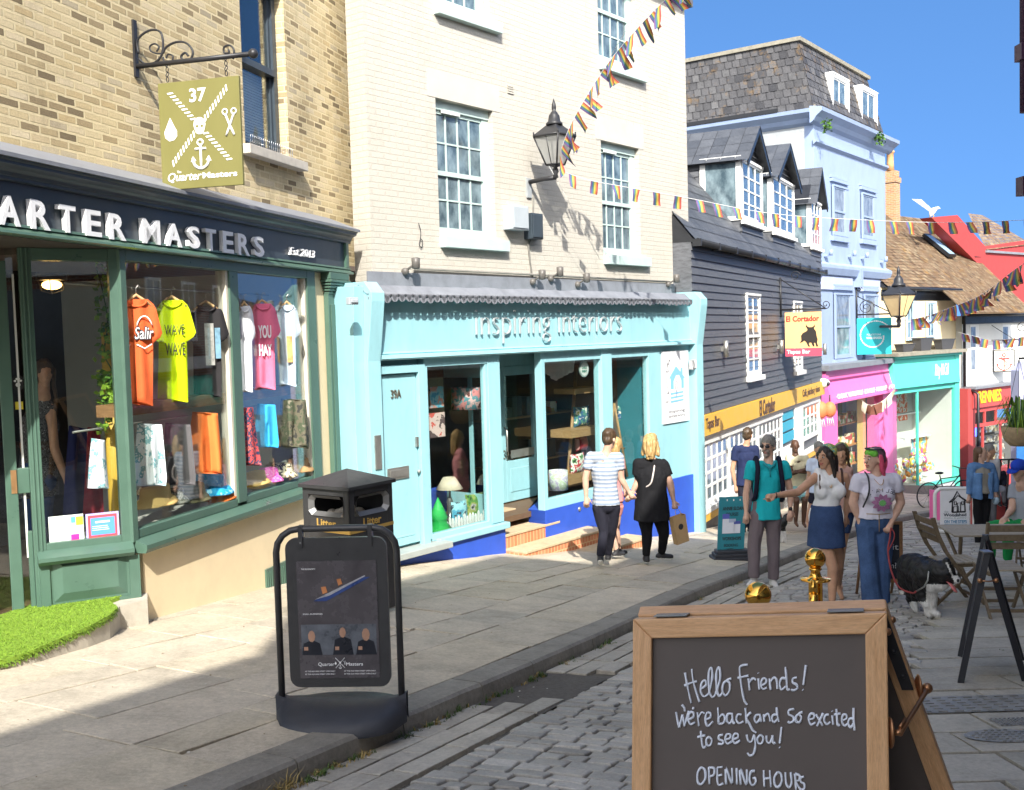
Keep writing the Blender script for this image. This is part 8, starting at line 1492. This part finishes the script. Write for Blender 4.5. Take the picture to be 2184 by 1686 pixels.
sk_=lambda hy,w0,w1:(lambda j:[(j['P']+V((0,0,.13)),.15,.122),(j['P']+V((0,0,.0)),w0,.132),(j['P']+V((0,0,-.12)),(w0+w1)/2,.145),(j['P']+V((.0,0,hy)),w1,.16)])
person('woman in white one shoulder top and denim skirt pointing to the left','y3',10.7,dict(H=(800,285),N=(822,398),SL=(735,415),SR=(925,420),EL=(600,530,-.16),WL=(448,552,-.3),ER=(955,560,.06),WR=(935,690,.05),P=(798,705),HL=(745,735),HR=(870,735),KL=(845,1060,-.12),KR=(885,1050,.12),AL=(840,1285,-.15),AR=(882,1170,.35)),(-.82,-.57,-.02),(-.2,-.98),1.0,SKT,C('top_white',(.7,.7,.7)),DEN,'sandal',hair_long(M_blk_h,M_scarf),feats=True,extra=ex_point,topfn=crop,skirt=sk_(-.3,.172,.195),hands={'L':dict(d=(-1,-.25,-.12),palm=(0,.15,-1),point=True,curl=.9),'R':dict(curl=.7)},bust=0,waist=.92,toe={'L':(-.1,-1,-.2),'R':(0,-1,-.5)})
def ex_del(t,j,H,f,hu,hs,S,bf,bs,up,ch,wst,P_):
 b=B();X=-bs;O=ch+bf*.19*S-up*.06;pk=P('print_mauve',(.35,.15,.28),.7,.15,9,0);gn=P('print_green',(.15,.4,.12),.7,.1,9,0)
 def pt(x,z):e=max(0,abs(x)-.06);return O+X*x+up*z-bf*(e*.4+max(0,-z-.05)*.3+max(0,z-.1)*.3-.008)
 for k in range(10):
  a=k*.6283+.1;c0=(.035*cos(a),.035*sin(a)-.03);pts=[]
  for q in range(9):r=q/8;w=.022*sin(pi*r**.7)+.002;pts.append((c0[0]+(.07*r)*cos(a)-w*sin(a),c0[1]+(.06*r)*sin(a)+w*cos(a)))
  for q in range(9):r=1-q/8;w=.022*sin(pi*r**.7)+.002;pts.append((c0[0]+(.07*r)*cos(a)+w*sin(a),c0[1]+(.06*r)*sin(a)-w*cos(a)))
  b.mat(pk).face([pt(*p)for p in pts])
 b.mat(gn).face([pt(.034*cos(k*.52),-.03+.03*sin(k*.52))for k in range(12)])
 letters={'d':[[(1,0),(1,1.5)],[(1,.8),(.3,.8),(.1,.4),(.4,0),(1,.1)]],'E':[[(.9,0),(0,0),(0,1.3),(.9,1.3)],[(0,.65),(.7,.65)]],'L':[[(0,1.3),(0,0),(.8,0)]],'i':[[(.4,0),(.4,.9)],[(.4,1.2),(.4,1.3)]],'A':[[(0,0),(.5,1.3),(1,0)],[(.2,.5),(.8,.5)]],"'":[[(.3,1.2),(.3,1.0)]],'s':[[(.9,.8),(.4,.9),(.2,.6),(.8,.4),(.6,0),(.1,.1)]]}
 for i,c_ in enumerate("dELiA's"):
  a=(i-3)*.33;cx,cz=.15*sin(a),.075*cos(a)+.022;ca,sa=cos(-a*.8),sin(-a*.8)
  for st in letters[c_]:b.mat(M_ink).tube([pt(cx+((x-.5)*ca-(z-.6)*sa)*.028,cz+((x-.5)*sa+(z-.6)*ca)*.028)for x,z in st],.0035,4)
 obj('shirt_print',b,t);b=B().mat(M_gold);n=j['N']
 for dz in(0,.05):b.tube(smoothpath([n+bs*.07+up*.02,n+bf*.115-up*(.06+dz)+bs*.03,n+bf*.13-up*(.085+dz),n+bf*.115-up*(.06+dz)-bs*.03,n-bs*.07+up*.02],4),.0028,4)
 obj('necklace',b,t);b=B().mat(M_iron);c=H+hu*.105*S+f*.045*S
 b.tube([c-hs*.085-f*.09,c-hs*.08,c-hs*.03+f*.03,c+hs*.03+f*.03,c+hs*.08,c+hs*.085-f*.09],.008,6);obj('sunglasses',b,t);a=j['SL'].lerp(j['SR'],.18);b=B().mat(M_iron).tube(smoothpath([a+up*.08,a+bf*.11+up*.03,a+bf*.185-up*.1+(j['SL']-j['SR']).normalized()*.02,a+bf*.15-up*.26+(j['SL']-j['SR']).normalized()*.07],4),.009,5);obj('bag_strap',b,t)
 b=B().mat(P('gold_thread',(.4,.25,.1),.6,.1,9,0));b.tube([P_+bs*.12+bf*.13+up*.09,P_+bf*.15+up*.085,P_-bs*.12+bf*.13+up*.09],.004,4).tube([P_+bf*.15+up*.08,P_+bf*.15-up*.09],.004,4);obj('seam',b,t)
def hair_bob(t,H,f,u,s,S):
 pk_=hairmat('hair_pink',(.45,.03,.09),(.75,.12,.2));pu=hairmat('hair_purple',(.07,.035,.05),(.2,.12,.15));L=[];ell(L,H+u*.045*S-f*.025*S,(.083*S,.098*S,.085*S),f,u);ell(L,H-f*.055*S,(.075*S,.06*S,.08*S),f,u);mk('hair',L,[pu],t,.008,3,(.007,24,.6))
 L=[]
 for k in(-1,1):cap(L,H+s*k*.075*S+u*.04*S-f*.015*S,H+s*k*.08*S-u*.1*S-f*.03*S,.024*S,.03*S);cap(L,H+s*k*.08*S-u*.1*S-f*.03*S,H+s*k*.075*S-u*.155*S-f*.055*S,.03*S,.014*S)
 cap(L,H-f*.085*S,H-f*.09*S-u*.15*S,.055*S,.04*S);mk('hair_bob',L,[pk_],t,.008,3,(.01,26,.4))
 L=[];ell(L,H+u*.062*S+f*.035*S,(.083*S,.055*S,.05*S),f,u);mk('headband',L,[pattern('band_green',[(.12,.42,.04),(.2,.5,.08),(.1,.35,.04)],20)],t,.008,3)
dl,dj=person('woman in white flower print t-shirt and wide blue jeans holding a dog lead','y3',10.5,dict(H=(1135,300),N=(1150,408),SL=(1025,440),SR=(1275,445),EL=(985,605),WL=(1025,715,-.02),ER=(1322,600),WR=(1258,735,-.1),P=(1135,725),HL=(1075,760),HR=(1195,760),KL=(1095,1020,-.03),KR=(1190,1030,.03),AL=(1120,1290,-.05),AR=(1175,1290,.05)),(-.93,-.36,0),(-.02,-1),1.03,SK,C('tee_lilac_white',(.62,.6,.68)),DEN2,M_sho,hair_bob,.52,.03,feats=True,extra=ex_del,bust=1.1,fat=1.06,legw=1.35,hands={'R':dict(d=(-.5,-.3,-.8),curl=1.1),'L':dict(curl=.3)})
def ex_wom(t,j,H,f,hu,hs,S,bf,bs,up,ch,wst,P_):
 b=B().mat(P('strap_pale',(.6,.52,.48),.6,.08,9,0));a,c=j['SR'].lerp(j['SL'],.3),j['SL'].lerp(P_,.62);b.tube(smoothpath([a+up*.08,a.lerp(c,.3)-bf*.17,a.lerp(c,.7)-bf*.175-up*.02,c-bf*.05-bs*-.1],5),.011,6);obj('bag_strap',b,t)
STR=None
def striped(name,a,c,sc=26):
 if name in MATS:return MATS[name]
 t=NT(name);w=t.new('TexWave');w.wave_type='BANDS';w.bands_direction='Z';w.inputs['Scale'].default_value=sc*.24;w.inputs['Distortion'].default_value=.4;t.l(t.coord(),w.inputs['Vector']);return t.fin(t.ramp(w.outputs['Fac'],[(.45,a),(.55,c)]),.85,0,.15)
GC='couple walking away past the turquoise shop'
person('man in pale striped t-shirt and dark trousers walking away along the pavement','z5',12.9,dict(H=(1440,950),N=(1422,1020),SL=(1338,1045),SR=(1488,1048),EL=(1312,1160),WL=(1316,1255),ER=(1500,1160,.03),WR=(1540,1225,.05),P=(1420,1290),HL=(1388,1310),HR=(1456,1310),KL=(1410,1440),KR=(1450,1430,.1),AL=(1392,1572,-.05),AR=(1432,1560,.3)),(.62,.75,-.15),(.25,.97),1.0,SK,striped('tee_stripe',(.45,.47,.5),(.22,.27,.36)),C('navy_trouser',(.02,.02,.03)),M_sole,short_hair(M_brn_h),.55,-.02,toe={'L':(.1,1,-.5),'R':(.1,1,-.1)})
person('woman with blond hair dressed in black carrying a paper bag and walking away','z5',13.35,dict(H=(1660,970),N=(1660,1050),SL=(1595,1085),SR=(1722,1088),EL=(1592,1180),WL=(1562,1232),ER=(1762,1185),WR=(1780,1275),P=(1665,1290),HL=(1628,1330),HR=(1706,1330),KL=(1640,1460),KR=(1730,1455,.05),AL=(1636,1570),AR=(1718,1552,.25)),(.25,.96,-.05),(.1,1),1.02,SK,C('top_black',(.012,.012,.014)),C('black_leggings',(.01,.01,.012)),M_sole,lambda t,H,f,u,s,S:mk('hair',cap(cap(cap(ell([],H+u*.03-f*.02,(.09,.105,.1),f,u),H-f*.05,H-f*.075-u*.14,.088,.075),H+s*.06,H+s*.09-u*.15-f*.02,.04,.03),H-s*.06,H-s*.09-u*.14-f*.02,.04,.03),[M_bl_h],t,.008,2,(.022,26,.35)),.6,-.22,fat=1.28,extra=ex_wom,toe={'L':(0,1,-.05),'R':(.9,.2,-.1)},hands={'R':dict(curl=.9)})
person('woman with bare legs mostly hidden between the couple','z5',13.9,dict(H=(1474,985),N=(1460,1050),SL=(1400,1070),SR=(1500,1070),EL=(1400,1150),WL=(1410,1230),ER=(1505,1150),WR=(1520,1215),P=(1452,1280),HL=(1435,1300),HR=(1480,1300),KL=(1455,1430),KR=(1475,1430,.1),AL=(1478,1545),AR=(1490,1535,.2)),(.3,.95),(.2,1),.9,SK,C('top_pinkish',(.6,.25,.25)),C('shorts_pink',(.6,.25,.22)),M_sole,lambda t,H,f,u,s,S:mk('hair',cap(ell([],H+u*.03-f*.02,(.085,.1,.095),f,u),H-f*.05,H-f*.07-u*.22,.075,.06),[M_bl_h],t,.01,3,(.012,18,.4)),.5,0,botlen=-.6,toe={'L':(.8,.5,-.1),'R':(.8,.5,-.1)})
tp=at(*z5(1795,1335),13.3);b=B().mat(P('kraft_paper',(.45,.3,.15),.8,.12,9,.2));R=Matrix.Translation(tp)@Matrix.Rotation(.5,4,'Z')@Matrix.Rotation(-.18,4,'Y');t=thing('paper_bag',tp-V((0,0,.45)),'brown kraft paper carrier bag held by the blond woman in black','bag');b.m=R;b.grid([[(-.1*k,-.045*k,z),(.1*k,-.045*k,z),(.1*k,.045*k,z),(-.1*k,.045*k,z),(-.1*k,-.045*k,z)]for z,k in((-.42,.95),(-.2,1),(-.06,1.02))],smooth=False);b.face([(-.095,-.043,-.42),(.095,-.043,-.42),(.095,.043,-.42),(-.095,.043,-.42)]);obj('bag',b,t);b=B(R).mat(P('kraft_paper',0)).tube([(-.05,-.045,-.06),(-.03,-.02,.02),(.03,-.02,.02),(.05,-.045,-.06)],.004,5).mat(M_ink).ball((0,-.046,-.2),.04,10,6,(1,.05,1));obj('handle',b,t)
person('man in navy polo shirt walking away beside the white small paned windows','y3',17.8,dict(H=(248,130),N=(238,198),SL=(168,225),SR=(300,225),EL=(142,375),WL=(162,480),ER=(320,360),WR=(325,470),P=(238,440),HL=(212,460),HR=(268,460),KL=(218,630),KR=(262,630),AL=(220,780),AR=(262,775,.2)),(.55,.83),(.2,1),1.0,SKT,C('polo_navy',(.02,.028,.075)),C('shorts_dark',(.02,.02,.03)),M_sole,short_hair(M_brn_h),.55,-.1,vox=.012)
person('bald man in pale yellow polo shirt sitting with folded arms outside the bar','y3',19.0,dict(H=(580,205),N=(583,265),SL=(535,290),SR=(655,295),EL=(555,400,-.1),WL=(640,372,-.2),ER=(672,385,-.1),WR=(610,390,-.22),P=(600,500,.1),HL=(580,510,.05),HR=(630,510,.05),KL=(590,590,-.35),KR=(650,590,-.3),AL=(585,730,-.3),AR=(640,735,-.25)),(-.05,-1),(-.05,-1),.98,SKD,C('polo_cream',(.58,.53,.36)),pattern('shorts_print',[(.5,.55,.5),(.2,.4,.4),(.6,.6,.55)],10),'sandal',None,.55,-.02,vox=.012,botlen=-.15,fat=1.05,hands={'L':dict(d=(.8,-.2,.3)),'R':dict(d=(-.8,-.2,.2))})
person('grey haired person in pale blue top half hidden behind the pointing woman','y3',17.0,dict(H=(748,225),N=(742,290),SL=(690,315),SR=(800,315),EL=(675,430),WL=(668,520),ER=(815,430),WR=(815,520),P=(742,510),HL=(718,530),HR=(770,530),KL=(690,640),KR=(770,640),AL=(668,740),AR=(770,760)),(.2,-1),(0,-1),.9,SKT,C('top_paleblue',(.5,.56,.68)),C('shorts_dark',0),'sandal',short_hair(M_grey),.6,-.05,vox=.013,botlen=-.3)
person('woman in denim shorts hidden behind the pointing woman','y3',11.9,dict(H=(905,262),N=(905,345),SL=(840,370),SR=(955,372),EL=(835,500),WL=(840,610),ER=(968,500),WR=(952,625),P=(900,660),HL=(860,690),HR=(935,690),KL=(870,880),KR=(905,930),AL=(880,1110),AR=(885,1140,-.1)),(-.3,-.95),(-.1,-1),.95,SKT,C('top_coral',(.5,.3,.25)),DEN,'sandal',hair_long(M_brn_h,M_scarf),0,0,botlen=-.5,bust=.9)
def ex_den(t,j,H,f,hu,hs,S,bf,bs,up,ch,wst,P_):
 L=[];hemp=P_-up*.06
 for k in(-1,1):
  loft(L,[ring(hemp+bs*k*.1,.075,.15,bf),ring(wst+bs*k*.095,.075,.14,bf),ring(ch+bs*k*.09+up*.04,.09,.14,bf)]);sd='L'if(j['SL']-j['SR']).dot(bs*k)>0 else 'R';cap(L,j['S'+sd],j['E'+sd],.075,.066);cap(L,j['E'+sd],j['E'+sd].lerp(j['W'+sd],.95),.066,.052,True)
 cap(L,j['SL'].lerp(j['SR'],.1),j['SR'].lerp(j['SL'],.1),.082,.082);mk('denim_jacket',L,[DENL],t,.011,3,(.009,9,.6));w=j['WR'];b=B().mat(P('pale_cup',(.5,.65,.75),.3,.1,5,0)).lathe([(.03,-.2),(.055,-.16),(.05,-.1),(.03,-.08)],w,12);obj('bottle',b,t)
person('woman in open denim jacket and black trousers looking to the right','y3',17.4,dict(H=(1882,262),N=(1885,330),SL=(1818,352),SR=(1952,352),EL=(1808,460),WL=(1800,548),ER=(1985,455),WR=(1985,530),P=(1888,545),HL=(1865,565),HR=(1915,565),KL=(1862,730),KR=(1910,730),AL=(1862,900),AR=(1910,900)),(.85,-.5),(.1,-1),.98,SK,C('tee_greige',(.28,.26,.22)),C('black_trouser',(.012,.012,.014)),M_sole,lambda t,H,f,u,s,S:mk('hair',cap(ell([],H+u*.04-f*.03,(.088,.098,.09),f,u),H-f*.06,H-f*.065-u*.13,.07,.055),[hairmat('hair_auburn',(.06,.03,.015),(.2,.1,.05))],t,.01,3,(.01,20,.5)),0,.03,vox=.012,extra=ex_den)
person('man in white shirt with his hand at his mouth behind the denim jacket','y3',19.2,dict(H=(1945,240),N=(1945,295),SL=(1900,318),SR=(1990,318),EL=(1900,400),WL=(1935,300,-.15),ER=(2000,400),WR=(1995,470),P=(1945,480),HL=(1925,500),HR=(1968,500),KL=(1925,640),KR=(1968,640),AL=(1925,800),AR=(1968,800)),(.7,-.7),(.2,-1),.95,SKT,C('shirt_white',(.62,.6,.6)),C('grey_jeans',(.15,.15,.16)),M_sole,short_hair(M_grey),1.7,0,vox=.014,hands={'L':dict(d=(.2,-.3,1),curl=.8)})
person('child in dark top and grey trousers sitting by the coral shopfront','y3',20.5,dict(H=(2008,335),N=(2008,378),SL=(1980,395),SR=(2045,395),EL=(1972,450),WL=(1985,490,-.15),ER=(2055,450),WR=(2040,495,-.15),P=(2015,490,.1),HL=(2000,500),HR=(2035,500),KL=(1995,520,-.35),KR=(2040,520,-.35),AL=(2010,600,-.3),AR=(2045,600,-.3)),(-.2,-1),(-.1,-1),.72,SKD,C('jumper_dark',(.02,.022,.035)),C('trouser_grey',(.25,.25,.27)),M_sole,short_hair(M_blk_h),1.8,0,vox=.013)
def ex_cap(t,j,H,f,hu,hs,S,bf,bs,up,ch,wst,P_):
 bl_=C('cap_blue',(.02,.06,.42));L=[];ell(L,H+hu*.055-f*.005,(.09,.108,.075),f,hu);mk('cap',L,[bl_],t,.01,3);b=B().mat(bl_);c=H+hu*.035+f*.1;b.prism([],0,0)if False else b.grid([[c-hs*.07-f*.02,c-hs*.03-f*.01,c+hs*.03-f*.01,c+hs*.07-f*.02],[c-hs*.06+f*.05-hu*.02,c-hs*.02+f*.09-hu*.025,c+hs*.02+f*.09-hu*.025,c+hs*.06+f*.05-hu*.02]]);obj('peak',b,t,solid=.006)
person('man in blue cap and green tracksuit trousers sitting at the slatted table','y3',11.9,dict(H=(2150,375),N=(2168,470),SL=(2120,500,.1),SR=(2240,505),EL=(2100,650,0),WL=(2060,700,-.1),ER=(2260,650),WR=(2200,720,-.1),P=(2165,765,.05),HL=(2140,770,.1),HR=(2165,775,-.05),KL=(1960,770,-.05),KR=(2070,775,-.2),AL=(1945,1000,.05),AR=(2072,1000,-.15)),(-.75,-.45,-.15),(-.9,-.3),1.0,SK,C('tee_grey',(.3,.32,.36)),C('track_green',(.02,.3,.08)),M_sho,None,.55,-.04,extra=ex_cap,toe={'L':(-.9,-.3,-.1),'R':(-.5,-.8,-.1)})
person('woman with a bare arm in a dark speckled dress inside the lobby window','z2',9.5,dict(H=(270,800),N=(265,930),SL=(200,990,.1),SR=(305,1010),EL=(150,1230,.1),WL=(160,1400),ER=(335,1260),WR=(400,1440),P=(225,1420),HL=(190,1450),HR=(270,1450),KL=(195,1700),KR=(275,1700),AL=(195,1900),AR=(275,1900)),(.6,-.8),(.5,-.86),1.0,SKT,pattern('dress_speckle',[(.02,.02,.02),(.12,.12,.12),(.03,.03,.03),(.3,.3,.3)],40),denim('denim_blue',0),None,hair_long(M_brn_h,None),0,-.2,hands={'R':dict(d=(.35,0,-1),curl=1.3)},group=None)
FUR_B=hairmat('fur_black',(.004,.004,.005),(.014,.013,.013));FUR_W=hairmat('fur_white',(.45,.43,.4),(.72,.7,.66));
g=onground(*w5(300,1185));DY=g.y;w5p=lambda x,y,d=0:at(*w5(x,y),DY+d)
t=thing('dog',(g.x-.1,g.y+.1,g.z),'black and white border collie on a lead with its tongue out','dog');L=[]
for p,r in(((125,790,.3),.13),((165,800,.18),.14),((220,820,.05),.142),((265,855,-.08),.135)):ell(L,w5p(*p),(r*.85,r,r),(1,-.6,0))
cap(L,w5p(125,800,.3),w5p(260,850,-.08),.12,.12);cap(L,w5p(270,850,-.1),w5p(375,835,-.22),.125,.09);cap(L,w5p(300,930,-.12),w5p(380,930,-.2),.1,.07);ell(L,w5p(385,825,-.25),(.1,.115,.1),(1,-.5,-.2));cap(L,w5p(430,860,-.28),w5p(500,902,-.32),.062,.038);cap(L,w5p(425,895,-.27),w5p(478,925,-.3),.03,.018)
for p,q in(((320,760,-.15),(285,750,-.08)),((425,750,-.3),(445,765,-.32))):cap(L,w5p(*p),w5p(*q),.035,.02)
for pts in([(105,880,.32,.105),(130,985,.3,.06),(120,1050,.38,.034),(165,1130,.34,.028),(185,1160,.3,.028)],[(160,880,.22,.1),(175,1000,.2,.055),(160,1050,.27,.034),(178,1140,.22,.03)],[(215,920,.02,.085),(225,1040,-.0,.058),(262,1100,-.06,.042),(268,1165,-.05,.036),(290,1185,-.08,.036)],[(295,930,-.12,.075),(305,1060,-.1,.046),(308,1150,-.1,.036),(345,1180,-.14,.036)]):
 for a,c in zip(pts,pts[1:]):cap(L,w5p(*a[:3]),w5p(*c[:3]),a[3],c[3])
cap(L,w5p(80,850,.38),w5p(60,950,.42),.05,.045);cap(L,w5p(60,950,.42),w5p(62,1010,.38),.045,.02)
def coat(c):
 x,y=0,0;q=CM.transposed()@(c-OE);px,py=1092+FD*q.x/-q.z,843-FD*q.y/-q.z;wx,wy=(px*1.0797-2060)/.28462,(py*1.0797-1080)/.28462
 if wy>1075 and wx>120:return 1
 if wx>255 and 935<wy:return 1
 if wx>300 and wy>985:return 1
 if wx>480 and wy>865:return 1
 if abs((wx-425)-(wy-770)*.45)<9 and 760<wy<900 and wx>410:return 1
 if wx<75 and wy>985:return 1
 return 0
mk('body',L,[FUR_B,FUR_W],t,.0095,4,(.009,20,1.0),coat)
b=B().mat(M_iron).ball(w5p(507,903,-.335),.022,10,6);b.ball(w5p(425,842,-.35),.011,8,6);obj('nose',b,t);b=B().mat(P('tongue_pink',(.6,.17,.17),.4,.1,9,.05));pts=smoothpath([w5p(430,915,-.29),w5p(455,935,-.33),w5p(478,970,-.35),w5p(498,1000,-.35)],4)
b.grid([[p+V((-.022*k,.0,.008*k)),p+V((0,-.006,0)),p+V((.022*k,0,-.008*k))]for p,k in zip(pts,[.8,.85,.9,.95,1,1,1,1.05,1.05,1,.9,.75,.35])]);obj('tongue',b,t,solid=.006)
b=B().mat(M_chr).tube([w5p(285,770,-.05),w5p(275,840,-.24),w5p(270,900,-.27),w5p(240,955,-.2),w5p(170,995,-.1)],.008,5);obj('collar',b,t)
hd=dj['WR']+V((-.03,-.05,-.05));b=B().mat(P('lead_red',(.28,.04,.04),.6,.15,9,.1)).tube(smoothpath([hd,hd+V((-.01,-.01,-.1)),at(*y3(1232,940),10.3),at(*y3(1255,1080),10.15),at(*y3(1310,1195),9.9),at(*y3(1400,1235),9.7),w5p(170,995,-.12)],6),.009,6).tube(smoothpath([hd,hd+V((.03,-.02,-.06)),hd+V((.015,-.02,-.14)),at(*y3(1232,940),10.29)],5),.007,5);tag(obj('dog_lead',b),'thin red lead from the hand of the woman in jeans to the collie','lead')
g=onground(*y3(515,885));t=thing('dog',(g.x,g.y,g.z),'small black and white dog half hidden behind the turquoise polo man','dog');q=lambda x,y,d=0:at(*y3(x,y),g.y+d);L=[]
cap(L,q(490,745),q(400,760,.1),.085,.09);cap(L,q(500,735),q(525,700),.06,.055);cap(L,q(522,700),q(545,715),.04,.025)
for a,c,e in(((495,760),(508,820),(515,882)),((480,770,.05),(488,830,.05),(492,880,.05)),((410,770,.1),(405,830,.12),(412,882,.1)),((395,770,.15),(390,830,.18),(396,880,.15))):cap(L,q(*a),q(*c),.04,.026);cap(L,q(*c),q(*e),.026,.022)
mk('body',L,[FUR_B,FUR_W],t,.012,3,(.008,30,1),lambda c:1 if c.z<g.z+.2 else 0)
q_=at(*y3(600,540),19.1);b=B().mat(M_yel).box(q_.x-.9,q_.x+.9,18.95,19.35,q_.z-.04,q_.z+.02).mat(M_ch).box(q_.x-.8,q_.x-.74,19,19.3,gz(q_.x,19)-.1,q_.z-.04).box(q_.x+.74,q_.x+.8,19,19.3,gz(q_.x,19)-.1,q_.z-.04);tag(obj('bench',b),'yellow edged wooden bench under the man with folded arms','bench')
q_=at(*y3(2078,300),20.2);b=B().mat(M_iron).tube([q_,V((q_.x-.06,q_.y,gz(q_.x,20.2)+.12))],.02,6).tube([q_+V((-.2,0,0)),q_+V((.2,0,0))],.018,6).box(q_.x-.06,q_.x+.5,q_.y-.06,q_.y+.06,gz(q_.x,20.2)+.08,gz(q_.x,20.2)+.11).ball((q_.x-.06,q_.y,gz(q_.x,20.2)+.06),.07,10,6,(1,.3,1)).ball((q_.x+.5,q_.y,gz(q_.x,20.2)+.06),.07,10,6,(1,.3,1));tag(obj('scooter',b),'black kick scooter standing beside the seated child','scooter')
q_=at(*y3(2015,540),20.6);b=B().mat(M_red).box(q_.x-.5,q_.x+.6,20.4,20.8,gz(q_.x,20.6),q_.z-.02);tag(obj('step_seat',b),'coral painted ledge under the seated child','ledge')
